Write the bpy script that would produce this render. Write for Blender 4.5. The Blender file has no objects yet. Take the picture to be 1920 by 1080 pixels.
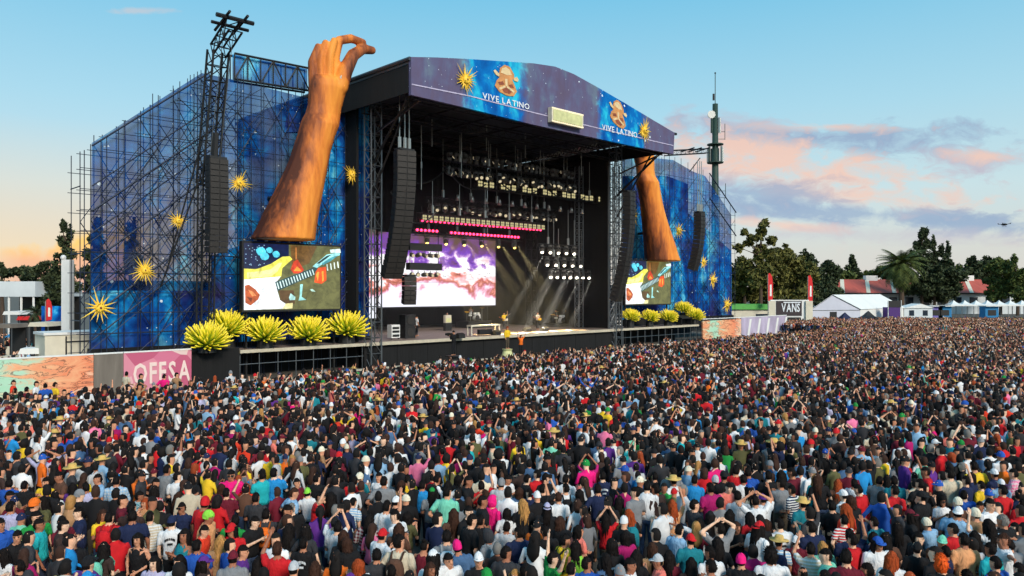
import bpy, bmesh, math, random
import numpy as np
from mathutils import Vector, Matrix, Quaternion

random.seed(7)
rng = np.random.default_rng(11)
R = math.radians
scene = bpy.context.scene
COL = scene.collection

# ------------------------------------------------------------------ camera, sky, sun, exposure
F_PX, CAM_H, HOR = 1430.0, 5.8, 545.0          # focal length in photo pixels, eye height, horizon row
cam_d = bpy.data.cameras.new('camera')
cam = bpy.data.objects.new('camera', cam_d)
COL.objects.link(cam)
cam.location = (0, 0, CAM_H)
cam.rotation_euler = (R(90), 0, 0)
cam_d.sensor_width = 36.0
cam_d.lens = 36.0 * F_PX / 1920.0
cam_d.shift_y = (HOR - 540.0) / 1920.0
cam_d.clip_start = 0.2
cam_d.clip_end = 4000
scene.camera = cam
scene['kind'] = 'scene'

scene.view_settings.view_transform = 'Standard'
scene.view_settings.look = 'None'
scene.view_settings.gamma = 1.0
scene.view_settings.exposure = 0.85
scene.cycles.max_bounces = 6
scene.cycles.transparent_max_bounces = 16
scene.cycles.use_denoising = True

SUN_AZ, SUN_EL = R(148), R(32)                   # azimuth clockwise from +Y (view direction)
sun_d = bpy.data.lights.new('sun', 'SUN')
sun_d.energy = 1.9
sun_d.angle = R(16)
sun_d.color = (1.0, 0.90, 0.76)
sun = bpy.data.objects.new('sun', sun_d)
COL.objects.link(sun)
_sd = Vector((math.sin(SUN_AZ) * math.cos(SUN_EL), math.cos(SUN_AZ) * math.cos(SUN_EL), math.sin(SUN_EL)))
sun.rotation_euler = _sd.to_track_quat('Z', 'Y').to_euler()
sun.location = _sd * 300


def lin(v):
    v = v / 255.0
    return v / 12.92 if v <= 0.04045 else ((v + 0.055) / 1.055) ** 2.4


def C(r, g, b):
    return (lin(r), lin(g), lin(b), 1.0)


class NT:
    """small helper round a node tree"""
    def __init__(self, tree):
        self.t = tree

    def n(self, kind, **kw):
        nd = self.t.nodes.new(kind)
        for k, v in kw.items():
            setattr(nd, k, v)
        return nd

    def l(self, a, b):
        self.t.links.new(a, b)

    def math(self, op, a, b=None, c=None, clamp=False):
        nd = self.n('ShaderNodeMath', operation=op, use_clamp=clamp)
        for i, v in enumerate((a, b, c)):
            if v is None:
                continue
            if isinstance(v, (int, float)):
                nd.inputs[i].default_value = v
            else:
                self.l(v, nd.inputs[i])
        return nd.outputs[0]

    def mix(self, fac, a, b, blend='MIX'):
        nd = self.n('ShaderNodeMix', data_type='RGBA', blend_type=blend)
        for sock, v in ((nd.inputs[0], fac), (nd.inputs[6], a), (nd.inputs[7], b)):
            if isinstance(v, (int, float)):
                sock.default_value = v
            elif isinstance(v, (tuple, list)):
                sock.default_value = v
            else:
                self.l(v, sock)
        return nd.outputs[2]

    def ramp(self, fac, stops, interp='LINEAR'):
        nd = self.n('ShaderNodeValToRGB')
        cr = nd.color_ramp
        cr.interpolation = interp
        while len(cr.elements) < len(stops):
            cr.elements.new(0.5)
        for e, (p, c) in zip(cr.elements, stops):
            e.position = p
            e.color = c if not isinstance(c, (int, float)) else (c, c, c, 1)
        self.l(fac, nd.inputs[0])
        return nd.outputs[0]

    def noise(self, vec, scale, detail=3.0, rough=0.55, dist=0.0, out=0):
        nd = self.n('ShaderNodeTexNoise')
        nd.inputs['Scale'].default_value = scale
        nd.inputs['Detail'].default_value = detail
        nd.inputs['Roughness'].default_value = rough
        nd.inputs['Distortion'].default_value = dist
        if vec is not None:
            self.l(vec, nd.inputs['Vector'])
        return nd.outputs[out]

    def mapping(self, vec, loc=(0, 0, 0), rot=(0, 0, 0), scale=(1, 1, 1)):
        nd = self.n('ShaderNodeMapping')
        nd.inputs['Location'].default_value = loc
        nd.inputs['Rotation'].default_value = rot
        nd.inputs['Scale'].default_value = scale
        self.l(vec, nd.inputs['Vector'])
        return nd.outputs[0]


# world: Nishita sky, warm air towards the horizon, evening clouds
world = bpy.data.worlds.new('World')
scene.world = world
world.use_nodes = True
wt = world.node_tree
wt.nodes.clear()
w = NT(wt)
w_out = w.n('ShaderNodeOutputWorld')
w_bg = w.n('ShaderNodeBackground')
w_sky = w.n('ShaderNodeTexSky', sky_type='NISHITA')
w_sky.sun_disc = False
w_sky.sun_elevation = SUN_EL
w_sky.sun_rotation = SUN_AZ
w_sky.altitude = 2200
w_sky.air_density = 1.0
w_sky.dust_density = 1.2
w_sky.ozone_density = 2.0
w_tc = w.n('ShaderNodeTexCoord')
w_sep = w.n('ShaderNodeSeparateXYZ')
w.l(w_tc.outputs['Generated'], w_sep.inputs[0])
w_z = w.math('MAXIMUM', w_sep.outputs[2], 0.0)
# evening colour of the air by elevation (sunset haze), blended over the physical sky
w_air = w.ramp(w_z, [(0.0, C(206, 196, 192)), (0.05, C(206, 206, 198)), (0.12, C(196, 218, 220)),
                     (0.22, C(166, 212, 228)), (0.36, C(118, 194, 226)), (1.0, C(96, 160, 200))])
# warmer towards the setting sun side (left of the view)
w_west = w.math('MULTIPLY', w.math('ADD', w.math('MULTIPLY', w_sep.outputs[0], -1.0), 0.25, clamp=True), 1.15, clamp=True)
w_low = w.math('SUBTRACT', 1.0, w.math('MULTIPLY', w_z, 5.2, clamp=True))
w_air2 = w.mix(w.math('MULTIPLY', w.math('MULTIPLY', w_west, w_low), 0.95), w_air, C(242, 206, 150))
# evening clouds: long soft banks in direction space (tan azimuth, tan elevation), broken up by noise
w_fy = w.math('MAXIMUM', w_sep.outputs[1], 0.05)
w_ta = w.math('DIVIDE', w_sep.outputs[0], w_fy)
w_te = w.math('DIVIDE', w_sep.outputs[2], w_fy)
w_comb = w.n('ShaderNodeCombineXYZ')
w.l(w_ta, w_comb.inputs[0])
w.l(w_te, w_comb.inputs[1])
w_nA = w.noise(w.mapping(w_comb.outputs[0], scale=(6.0, 15.0, 1)), 1.0, 7.0, 0.62, 0.5)
w_nB = w.noise(w.mapping(w_comb.outputs[0], loc=(5, 2, 0), scale=(22.0, 44.0, 1)), 1.0, 6.0, 0.62, 0.6)
w_wob = w.math('ADD', w.math('MULTIPLY', w.math('SUBTRACT', w_nA, 0.5), 4.2), w.math('MULTIPLY', w.math('SUBTRACT', w_nB, 0.5), 3.0))
w_air3 = w_air2
GREYC, PINKC, LILAC = C(146, 166, 192), C(238, 198, 176), C(190, 182, 192)
for cx_, cy_, rx_, ry_, tilt_, colc, dens_ in (
        (1430, 235, 110, 26, 0.05, LILAC, 0.7), (1640, 258, 220, 28, 0.03, GREYC, 0.9), (1560, 238, 130, 10, 0.02, PINKC, 0.75),
        (1450, 312, 170, 40, 0.06, PINKC, 0.95), (1610, 368, 200, 22, 0.10, PINKC, 0.85), (1420, 365, 150, 30, 0.05, GREYC, 0.8), (1640, 402, 300, 20, 0.06, GREYC, 0.8),
        (1860, 300, 120, 26, 0.12, LILAC, 0.9), (1850, 293, 70, 13, 0.1, PINKC, 0.85), (1830, 418, 170, 20, 0.03, GREYC, 0.85), (1480, 425, 110, 9, 0.08, PINKC, 0.8), (1700, 440, 260, 14, 0.02, LILAC, 0.5),
        (2250, 300, 240, 40, 0.03, GREYC, 0.8), (2400, 400, 300, 30, 0.0, PINKC, 0.7), (260, 20, 60, 6, 0.0, PINKC, 0.35)):
    ca, ce = (cx_ - 960) / F_PX, (HOR - cy_) / F_PX
    du = w.math('SUBTRACT', w_ta, ca)
    dv = w.math('ADD', w.math('SUBTRACT', w_te, ce), w.math('MULTIPLY', du, tilt_))
    qq = w.math('ADD', w.math('POWER', w.math('DIVIDE', du, rx_ / F_PX), 2.0), w.math('POWER', w.math('DIVIDE', dv, ry_ / F_PX), 2.0))
    mk = w.math('MULTIPLY', w.math('ADD', w.math('SUBTRACT', 1.4, w.math('SQRT', qq)), w_wob), 0.95, clamp=True)
    w_air3 = w.mix(w.math('MULTIPLY', mk, dens_), w_air3, colc)
w_hi = w.math('MULTIPLY', w.ramp(w_nB, [(0.55, 0.0), (0.75, 1.0)]), w.ramp(w_te, [(0.03, 0.0), (0.08, 0.3), (0.2, 0.2), (0.24, 0.0)]))
w_air3 = w.mix(w.math('MULTIPLY', w_hi, w.ramp(w_ta, [(0.2, 0.0), (0.4, 1.0)])), w_air3, C(226, 196, 186))
# bright cumulus low over the trees in the west
w_n3 = w.noise(w.mapping(w_comb.outputs[0], scale=(16.0, 16.0, 1)), 1.0, 5.0, 0.55, 0.2)
w_hump = w.math('SUBTRACT', w.math('ADD', w.math('MULTIPLY', w_n3, 0.085), w.math('MULTIPLY', w.math('ADD', w_ta, 0.70), 0.28)), w_te)
w_hm = w.math('MULTIPLY', w.math('MULTIPLY', w_hump, 60.0, clamp=True), w.ramp(w.math('ADD', w_ta, 1.0), [(0.30, 0.0), (0.36, 1.0), (0.50, 1.0), (0.54, 0.0)]))
w_hc = w.ramp(w_te, [(0.0, C(214, 160, 150)), (0.04, C(240, 170, 120)), (0.06, C(255, 196, 70)), (0.085, C(255, 206, 60))])
w_air4 = w.mix(w.math('MULTIPLY', w_hm, 0.95), w_air3, w_hc)
w_sky_s = w.mix(1.0, w_sky.outputs[0], (0.10, 0.10, 0.10, 1), 'MULTIPLY')
w_air_s = w.mix(1.0, w_air4, (0.60, 0.60, 0.60, 1), 'MULTIPLY')
w_fin = w.mix(0.92, w_sky_s, w_air_s)
w.l(w_fin, w_bg.inputs[0])
w_bg.inputs[1].default_value = 1.0
w.l(w_bg.outputs[0], w_out.inputs[0])

# ------------------------------------------------------------------ stage frame of reference
_Y0 = 58.0
P0 = Vector(((750 - 960) / F_PX * _Y0, _Y0))
U = Vector((1470.0, 1430.0)).normalized()       # along the stage front
N = Vector((-U.y, U.x))                          # into the stage
YAW = math.atan2(U.y, U.x)


def SW(s, t, z=0.0):
    p = P0 + U * s + N * t
    return Vector((p.x, p.y, z))


def LOC(x, y):
    q = Vector((x, y)) - P0
    return q.dot(U), q.dot(N)


def W(px, py, t):
    """stage position (s, z) that the photo shows at px,py in the upright plane t"""
    d = Vector(((px - 960) / F_PX, 1.0))
    lam = (t + N.dot(P0)) / N.dot(d)
    return U.dot(d * lam - P0), CAM_H + (HOR - py) / F_PX * lam


def AT(px, py, Y):
    """world position at photo px,py for a distance Y"""
    return Vector(((px - 960) / F_PX * Y, Y, CAM_H + (HOR - py) / F_PX * Y))


# ------------------------------------------------------------------ object helpers
def tag(o, label=None, cat=None, group=None, kind=None):
    if label:
        o['label'] = label
    if cat:
        o['category'] = cat
    if group:
        o['group'] = group
    if kind:
        o['kind'] = kind
    return o


def thing(name, label, cat, loc, rz=0.0, group=None):
    o = bpy.data.objects.new(name, None)
    o.empty_display_size = 0.3
    COL.objects.link(o)
    o.location = loc
    o.rotation_euler = (0, 0, rz)
    return tag(o, label, cat, group)


def sthing(name, label, cat, s, t, z, group=None):
    return thing(name, label, cat, SW(s, t, z), YAW, group)


def link_obj(name, me, parent=None, loc=(0, 0, 0), rot=(0, 0, 0), scale=(1, 1, 1)):
    o = bpy.data.objects.new(name, me)
    COL.objects.link(o)
    o.location = loc
    o.rotation_euler = rot
    o.scale = scale
    if parent is not None:
        o.parent = parent
    return o


class MB:
    def __init__(self):
        self.v, self.f, self.m = [], [], []

    def add(self, vs, fs, mi=0):
        k = len(self.v)
        self.v += [tuple(p) for p in vs]
        self.f += [tuple(i + k for i in f) for f in fs]
        self.m += [mi] * len(fs)
        return self

    def box(self, x0, x1, y0, y1, z0, z1, mi=0):
        vs = [(x, y, z) for z in (z0, z1) for y in (y0, y1) for x in (x0, x1)]
        return self.add(vs, [(0, 2, 3, 1), (4, 5, 7, 6), (0, 1, 5, 4), (2, 6, 7, 3), (0, 4, 6, 2), (1, 3, 7, 5)], mi)

    def prism(self, pts, d0, d1, axis='y', mi=0):
        """closed polygon pts (a,b) swept from d0 to d1 along axis; (a,b) are the other two axes in order"""
        n = len(pts)

        def P(a, b, d):
            return {'y': (a, d, b), 'x': (d, a, b), 'z': (a, b, d)}[axis]
        vs = [P(a, b, d0) for a, b in pts] + [P(a, b, d1) for a, b in pts]
        fs = [tuple(range(n)), tuple(range(2 * n - 1, n - 1, -1))]
        fs += [(i, (i + 1) % n + 0, (i + 1) % n + n, i + n)[::-1] for i in range(n)]
        return self.add(vs, fs, mi)

    def tube(self, a, b, r0, r1=None, seg=8, mi=0, cap=True):
        a, b = Vector(a), Vector(b)
        r1 = r0 if r1 is None else r1
        q = (b - a).to_track_quat('Z', 'Y')
        vs = []
        for p, r in ((a, r0), (b, r1)):
            for i in range(seg):
                an = 2 * math.pi * i / seg
                vs.append(p + q @ Vector((r * math.cos(an), r * math.sin(an), 0)))
        fs = [(i, (i + 1) % seg, (i + 1) % seg + seg, i + seg) for i in range(seg)]
        if cap:
            fs += [tuple(range(seg - 1, -1, -1)), tuple(range(seg, 2 * seg))]
        return self.add(vs, fs, mi)

    def rings(self, rings, mi=0, cap=True):
        """loft: list of rings, each a list of points of equal count"""
        n = len(rings[0])
        vs = [p for r in rings for p in r]
        fs = []
        for k in range(len(rings) - 1):
            for i in range(n):
                fs.append((k * n + i, k * n + (i + 1) % n, (k + 1) * n + (i + 1) % n, (k + 1) * n + i))
        if cap:
            fs.append(tuple(range(n - 1, -1, -1)))
            fs.append(tuple(range((len(rings) - 1) * n, len(rings) * n)))
        return self.add(vs, fs, mi)

    def ball(self, c, r, seg=10, rows=6, mi=0):
        rx, ry, rz = (r, r, r) if isinstance(r, (int, float)) else r
        rg = []
        for k in range(rows + 1):
            ph = math.pi * (0.02 + 0.96 * k / rows) - math.pi / 2
            rg.append([(c[0] + rx * math.cos(ph) * math.cos(2 * math.pi * i / seg), c[1] + ry * math.cos(ph) * math.sin(2 * math.pi * i / seg), c[2] + rz * math.sin(ph)) for i in range(seg)])
        return self.rings(rg, mi)

    def cone(self, c, d, r, seg=4, mi=0):
        c, d = Vector(c), Vector(d)
        q = d.to_track_quat('Z', 'Y')
        vs = [c + q @ Vector((r * math.cos(2 * math.pi * i / seg), r * math.sin(2 * math.pi * i / seg), 0)) for i in range(seg)] + [c + d]
        return self.add(vs, [(i, (i + 1) % seg, seg) for i in range(seg)] + [tuple(range(seg - 1, -1, -1))], mi)

    def mesh(self, name='mesh', mats=(), smooth=False):
        me = bpy.data.meshes.new(name)
        me.from_pydata(self.v, [], self.f)
        for m in mats:
            me.materials.append(m)
        if len(mats) > 1:
            me.polygons.foreach_set('material_index', self.m)
        if smooth:
            me.polygons.foreach_set('use_smooth', [True] * len(self.f))
        me.update()
        return me

    def build(self, name, mats, parent=None, loc=(0, 0, 0), rot=(0, 0, 0), smooth=False):
        if not isinstance(mats, (list, tuple)):
            mats = [mats]
        return link_obj(name, self.mesh(name, mats, smooth), parent, loc, rot)


_TUBES = {}


def rod(name, a, b, r, mat, parent=None, seg=6):
    """a straight tube between two points; every rod of a material shares one mesh"""
    key = (mat.name, seg)
    if key not in _TUBES:
        _TUBES[key] = MB().tube((0, 0, -0.5), (0, 0, 0.5), 1.0, seg=seg).mesh('tube', [mat])
    a, b = Vector(a), Vector(b)
    d = b - a
    o = bpy.data.objects.new(name, _TUBES[key])
    COL.objects.link(o)
    o.rotation_mode = 'QUATERNION'
    o.rotation_quaternion = d.to_track_quat('Z', 'Y')
    o.location = (a + b) / 2
    o.scale = (r, r, d.length)
    if parent is not None:
        o.parent = parent
    return o


def text_mesh(body, size, mat, extrude=0.01, bold=0.0, spacing=1.0):
    cu = bpy.data.curves.new('lettering', 'FONT')
    cu.body = body
    cu.size = size
    cu.extrude = extrude
    cu.offset = bold
    cu.space_character = spacing
    cu.align_x = 'CENTER'
    cu.align_y = 'CENTER'
    cu.resolution_u = 2
    o = bpy.data.objects.new('lettering', cu)
    COL.objects.link(o)
    dg = bpy.context.evaluated_depsgraph_get()
    me = bpy.data.meshes.new_from_object(o.evaluated_get(dg))
    bpy.data.objects.remove(o)
    bpy.data.curves.remove(cu)
    me.materials.clear()
    me.materials.append(mat)
    return me


def letters(body, parent, a, b, y, height, mat, gap=0.14, bold=0.0):
    """one object for each letter, set between a=(x,z) and b=(x,z) in the parent's upright plane"""
    ms = {}
    for ch in set(body.replace(' ', '')):
        me = text_mesh(ch, 1.0, mat, 0.012, bold)
        xs = [v.co.x for v in me.vertices]
        zs = [v.co.y for v in me.vertices]
        for v in me.vertices:
            v.co.x -= (min(xs) + max(xs)) / 2
            v.co.y = (v.co.y - min(zs)) / (max(zs) - min(zs)) - 0.5
        ms[ch] = (me, max(xs) - min(xs))
    wid = [ms[c][1] if c != ' ' else 0.2 for c in body]
    tot = sum(wid) + gap * (len(body) - 1)
    k = math.hypot(b[0] - a[0], b[1] - a[1]) / tot
    an = math.atan2(b[1] - a[1], b[0] - a[0])
    x = 0.0
    for c, w_ in zip(body, wid):
        if c != ' ':
            f = (x + w_ / 2) / tot
            link_obj('letter', ms[c][0], parent, (a[0] + (b[0] - a[0]) * f, y, a[1] + (b[1] - a[1]) * f), (R(90), -an, 0), (k, height, 1))
        x += w_ + gap


# ------------------------------------------------------------------ materials
def new_mat(name):
    m = bpy.data.materials.new(name)
    m.use_nodes = True
    nt = m.node_tree
    b = nt.nodes['Principled BSDF']
    return m, NT(nt), b


def pm(name, col, rough=0.6, metal=0.0, var=0.12, scale=3.0, bump=0.0, coord='Object', spec=0.5, stretch=(1, 1, 1)):
    """plain paint / metal / cloth with mottled colour and slight relief"""
    m, n, b = new_mat(name)
    tc = n.n('ShaderNodeTexCoord')
    v = n.mapping(tc.outputs[coord], scale=stretch)
    nz = n.noise(v, scale, 5.0, 0.6)
    lo = tuple(c * (1 - var) for c in col[:3]) + (1,)
    hi = tuple(min(1, c * (1 + var)) for c in col[:3]) + (1,)
    n.l(n.ramp(nz, [(0.3, lo), (0.7, hi)]), b.inputs['Base Color'])
    b.inputs['Roughness'].default_value = rough
    b.inputs['Metallic'].default_value = metal
    b.inputs['Specular IOR Level'].default_value = spec
    if bump:
        bp = n.n('ShaderNodeBump')
        bp.inputs['Strength'].default_value = bump
        bp.inputs['Distance'].default_value = 0.05
        n.l(n.noise(v, scale * 4, 4.0, 0.6), bp.inputs['Height'])
        n.l(bp.outputs[0], b.inputs['Normal'])
    return m


def em(name, col, strength=1.0):
    m, n, b = new_mat(name)
    b.inputs['Base Color'].default_value = (0.01, 0.01, 0.01, 1)
    b.inputs['Emission Color'].default_value = col
    b.inputs['Emission Strength'].default_value = strength
    return m


def galaxy(name, alpha=1.0, purple=0.35, seed=0.0, bright=1.0, streak=0.16, blue_at=(), ground=(62, 48, 92)):
    """printed night sky: navy and violet ground, cyan nebula bands, white stars; alpha below 1 is open mesh cloth"""
    m, n, b = new_mat(name)
    tc = n.n('ShaderNodeTexCoord')
    v = n.mapping(tc.outputs['Object'], loc=(seed, seed * 0.37, seed * 0.71))
    vs = n.mapping(tc.outputs['Object'], loc=(seed, 0, seed), scale=(streak * 1.5, 0.2, streak * 0.55))
    big = n.noise(vs, 1.0, 4.0, 0.55, 0.6)
    fine = n.noise(v, 0.9, 6.0, 0.62, 0.4)
    neb = n.math('ADD', n.math('MULTIPLY', big, 0.68), n.math('MULTIPLY', fine, 0.32))
    base = n.ramp(neb, [(0.30, C(14, 26, 78)), (0.42, C(16, 48, 118)), (0.49, C(14, 86, 164)), (0.55, C(24, 134, 200)), (0.62, C(110, 206, 230))])
    pn = n.noise(n.mapping(v, loc=(7, 3, 1)), 0.22, 3.0, 0.5)
    pf = n.ramp(pn, [(0.52 - purple * 0.3, 0.0), (0.70 - purple * 0.3, 0.85)])
    if blue_at:                                  # the print turns bright blue round these places along the banner
        sx = n.n('ShaderNodeSeparateXYZ')
        n.l(tc.outputs['Object'], sx.inputs[0])
        tot = None
        for c_, hw_, soft in blue_at:
            f_ = n.math('MULTIPLY', n.math('SUBTRACT', n.math('ADD', hw_, n.math('MULTIPLY', n.math('SUBTRACT', fine, 0.5), soft * 2)), n.math('ABSOLUTE', n.math('SUBTRACT', sx.outputs[0], c_))), 1.0 / soft, clamp=True)
            tot = f_ if tot is None else n.math('MAXIMUM', tot, f_)
        base = n.mix(tot, base, n.ramp(neb, [(0.36, C(12, 60, 130)), (0.5, C(10, 104, 176)), (0.6, C(40, 176, 206))]))
        pf = n.math('MULTIPLY', n.math('MAXIMUM', pf, 0.88), n.math('SUBTRACT', 1.0, tot))
    base = n.mix(pf, base, C(*ground))
    vo = n.n('ShaderNodeTexVoronoi', feature='F1')
    vo.inputs['Scale'].default_value = 1.3
    n.l(v, vo.inputs['Vector'])
    cell = n.n('ShaderNodeSeparateColor')
    n.l(vo.outputs['Color'], cell.inputs[0])
    rad = n.math('MULTIPLY', n.math('POWER', cell.outputs[0], 3.0), 0.16)
    st = n.math('LESS_THAN', vo.outputs['Distance'], rad)
    vo2 = n.n('ShaderNodeTexVoronoi', feature='F1')
    vo2.inputs['Scale'].default_value = 3.4
    n.l(v, vo2.inputs['Vector'])
    c2 = n.n('ShaderNodeSeparateColor')
    n.l(vo2.outputs['Color'], c2.inputs[0])
    st2 = n.math('MULTIPLY', n.math('LESS_THAN', vo2.outputs['Distance'], n.math('MULTIPLY', c2.outputs[1], 0.18)), n.math('GREATER_THAN', c2.outputs[0], 0.72))
    base = n.mix(n.math('MAXIMUM', st, st2), base, C(214, 228, 240))
    if bright != 1.0:
        base = n.mix(1.0, base, (bright, bright, bright, 1), 'MULTIPLY')
    # cloth creases
    cr = n.noise(n.mapping(tc.outputs['Object'], scale=(0.7, 0.7, 0.15)), 1.0, 3.0, 0.5)
    bp = n.n('ShaderNodeBump')
    bp.inputs['Strength'].default_value = 0.7
    bp.inputs['Distance'].default_value = 0.5
    n.l(cr, bp.inputs['Height'])
    n.l(base, b.inputs['Base Color'])
    n.l(bp.outputs[0], b.inputs['Normal'])
    b.inputs['Roughness'].default_value = 0.9
    b.inputs['Specular IOR Level'].default_value = 0.08
    if alpha < 1.0:
        tr = n.n('ShaderNodeBsdfTransparent')
        mx = n.n('ShaderNodeMixShader')
        out = m.node_tree.nodes['Material Output']
        wv = n.noise(n.mapping(tc.outputs['Object'], scale=(1, 1, 1)), 0.35, 2.0, 0.5)
        n.l(n.math('ADD', n.math('MULTIPLY', wv, 0.16), alpha - 0.08), mx.inputs[0])
        n.l(tr.outputs[0], mx.inputs[1])
        n.l(b.outputs[0], mx.inputs[2])
        n.l(mx.outputs[0], out.inputs[0])
    return m


def objcol(name, rough=0.8, var=0.18, scale=18.0, pattern=None, sheen=0.0):
    """colour comes from the object's own colour; cloth weave or pattern on top"""
    m, n, b = new_mat(name)
    oi = n.n('ShaderNodeObjectInfo')
    tc = n.n('ShaderNodeTexCoord')
    col = oi.outputs['Color']
    if pattern == 'stripe':
        sep = n.n('ShaderNodeSeparateXYZ')
        n.l(tc.outputs['Object'], sep.inputs[0])
        wv = n.math('SINE', n.math('MULTIPLY', sep.outputs[2], 110.0))
        col = n.mix(n.math('GREATER_THAN', wv, 0.1), col, (0.72, 0.72, 0.70, 1))
    elif pattern == 'plaid':
        sep = n.n('ShaderNodeSeparateXYZ')
        n.l(tc.outputs['Object'], sep.inputs[0])
        a = n.math('GREATER_THAN', n.math('SINE', n.math('MULTIPLY', sep.outputs[2], 90.0)), 0.2)
        c = n.math('GREATER_THAN', n.math('SINE', n.math('MULTIPLY', n.math('ADD', sep.outputs[0], n.math('MULTIPLY', sep.outputs[1], 0.6)), 90.0)), 0.2)
        col = n.mix(n.math('MULTIPLY', n.math('ADD', a, c), 0.42), col, (0.62, 0.62, 0.60, 1))
    elif pattern == 'floral':
        vo = n.n('ShaderNodeTexVoronoi')
        vo.inputs['Scale'].default_value = 16.0
        n.l(tc.outputs['Object'], vo.inputs['Vector'])
        col = n.mix(n.math('LESS_THAN', vo.outputs['Distance'], 0.33), col, (0.66, 0.64, 0.60, 1))
    vec_ = n.mapping(tc.outputs['Object'], scale=(1, 1, 0.12)) if pattern == 'strand' else tc.outputs['Object']
    nz = n.noise(vec_, scale, 4.0, 0.6)
    sh = n.ramp(nz, [(0.3, 1 - var), (0.7, 1 + var)])
    n.l(n.mix(1.0, col, sh, 'MULTIPLY'), b.inputs['Base Color'])
    b.inputs['Roughness'].default_value = rough
    b.inputs['Specular IOR Level'].default_value = 0.12 if pattern == 'strand' else 0.3
    bp = n.n('ShaderNodeBump')
    bp.inputs['Strength'].default_value = 0.8
    bp.inputs['Distance'].default_value = 0.05
    n.l(n.noise(n.mapping(tc.outputs['Object'], scale=(1, 1, 0.6)), 8.0, 3.0, 0.5, 1.5), bp.inputs['Height'])
    n.l(bp.outputs[0], b.inputs['Normal'])
    return m


M = {}
M['steel'] = pm('galvanised_steel', C(120, 124, 128), 0.45, 0.8, 0.2, 4.0)
M['scaf'] = pm('scaffold_tube', C(40, 48, 66), 0.5, 0.5, 0.25, 3.0)
M['black'] = pm('black_paint', C(24, 24, 26), 0.6, 0.0, 0.25, 4.0)
M['drape'] = pm('black_drape', C(18, 18, 20), 0.95, 0.0, 0.4, 1.2, 0.4, stretch=(1.5, 1.5, 0.15))
M['truss'] = pm('dark_truss', C(56, 56, 58), 0.45, 0.7, 0.2, 6.0)
M['alu'] = pm('aluminium', C(176, 176, 172), 0.4, 0.85, 0.15, 5.0)
M['cab'] = pm('speaker_cabinet', C(30, 29, 30), 0.7, 0.0, 0.2, 8.0, 0.15)
M['grille'] = pm('speaker_grille', C(50, 46, 44), 0.6, 0.3, 0.3, 40.0, 0.3)
M['deck'] = pm('stage_deck', C(128, 112, 104), 0.55, 0.0, 0.25, 1.5)
M['edge'] = pm('deck_edge', C(190, 180, 160), 0.6, 0.0, 0.15, 3.0)
M['white'] = pm('white_vinyl', C(226, 226, 224), 0.55, 0.0, 0.06, 1.5)
M['cream'] = pm('cream_panel', C(214, 206, 186), 0.7, 0.0, 0.1, 1.2)
M['red'] = pm('red_cloth', C(206, 34, 38), 0.8, 0.0, 0.12, 4.0)
M['roofsheet'] = pm('roof_cover', C(58, 66, 76), 0.5, 0.0, 0.2, 0.6, 0.1)
M['gold'] = pm('gold_paint', C(232, 176, 40), 0.45, 0.1, 0.12, 5.0)
M['starpaint'] = pm('yellow_star_paint', C(255, 206, 66), 0.6, 0.0, 0.10, 3.0)
M['gal_scrim'] = galaxy('printed_mesh_cloth', 0.56, 0.12, 0.0, 1.0, ground=(104, 116, 138))
M['gal_solid'] = galaxy('printed_vinyl', 1.0, 0.06, 4.0, 0.95)
# ------------------------------------------------------------------ ground
_g = MB()
_g.add([(-1500, -200, 0), (1500, -200, 0), (1500, 2600, 0), (-1500, 2600, 0)], [(0, 1, 2, 3)])
M['ground'] = pm('trampled_ground', C(92, 86, 78), 0.95, 0.0, 0.3, 0.35, 0.3)
tag(_g.build('ground', M['ground']), 'trampled grey-brown festival ground under the crowd', 'ground', kind='structure')

# ------------------------------------------------------------------ stage deck
SL, SR = -12.6, 41.6                      # ends of the raised front
DZ = 1.95
deck = sthing('stage_deck', 'long raised concert stage deck with pale edge and black front', 'stage', 0, 0, 0)
MB().box(-3.0, 26.5, 0.25, 21, DZ - 0.25, DZ).build('floor_panel', M['deck'], deck)
MB().box(-3.0, 26.5, 0.0, 0.25, DZ - 0.22, DZ + 0.02).build('edge_strip', M['edge'], deck)
for k in range(10):                        # skirt cloth panels under the edge
    a, b = -3.0 + k * 2.95, -3.0 + (k + 1) * 2.95
    MB().box(a + 0.02, b - 0.02, 0.3, 0.36, 0.0, DZ - 0.26).build('skirt_panel', M['drape'], deck)
# loading platforms either side, open frame below
for a, b in ((SL, -3.1), (26.6, SR)):
    MB().box(a, b, 0.1, 4.0, DZ - 0.16, DZ).build('side_platform', M['deck'], deck)
    MB().box(a, b, -0.02, 0.1, DZ - 0.2, DZ + 0.01).build('edge_strip', M['edge'], deck)
    n = int((b - a) / 1.25)
    for i in range(n + 1):
        x = a + 0.1 + (b - a - 0.2) * i / n
        rod('post', (x, 0.25, 0), (x, 0.25, DZ - 0.2), 0.035, M['steel'], deck)
    rod('rail', (a, 0.25, 1.0), (b, 0.25, 1.0), 0.03, M['steel'], deck)
    MB().box(a, b, 3.2, 3.3, 0, DZ - 0.18).build('skirt_panel', M['drape'], deck)
s0, _ = W(360, 660, -0.4)
MB().box(s0, SL - 0.05, 0.0, 3.0, 0, 2.1).build('black_ramp_wall', M['drape'], deck)

# ------------------------------------------------------------------ stage house: towers, walls, roof
house = sthing('stage_roof_structure', 'tall black stage house with truss towers, dark drapes and pitched roof', 'stage roof', 0, 0, 0)
for y0, y1 in ((1.5, 7), (7, 13), (13, 20)):
    MB().box(-2.9, -2.7, y0, y1 - 0.05, 0, 19.5).build('side_drape', M['drape'], house)
    MB().box(27.2, 27.4, y0, y1 - 0.05, 0, 19.5).build('side_drape', M['drape'], house)
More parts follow.
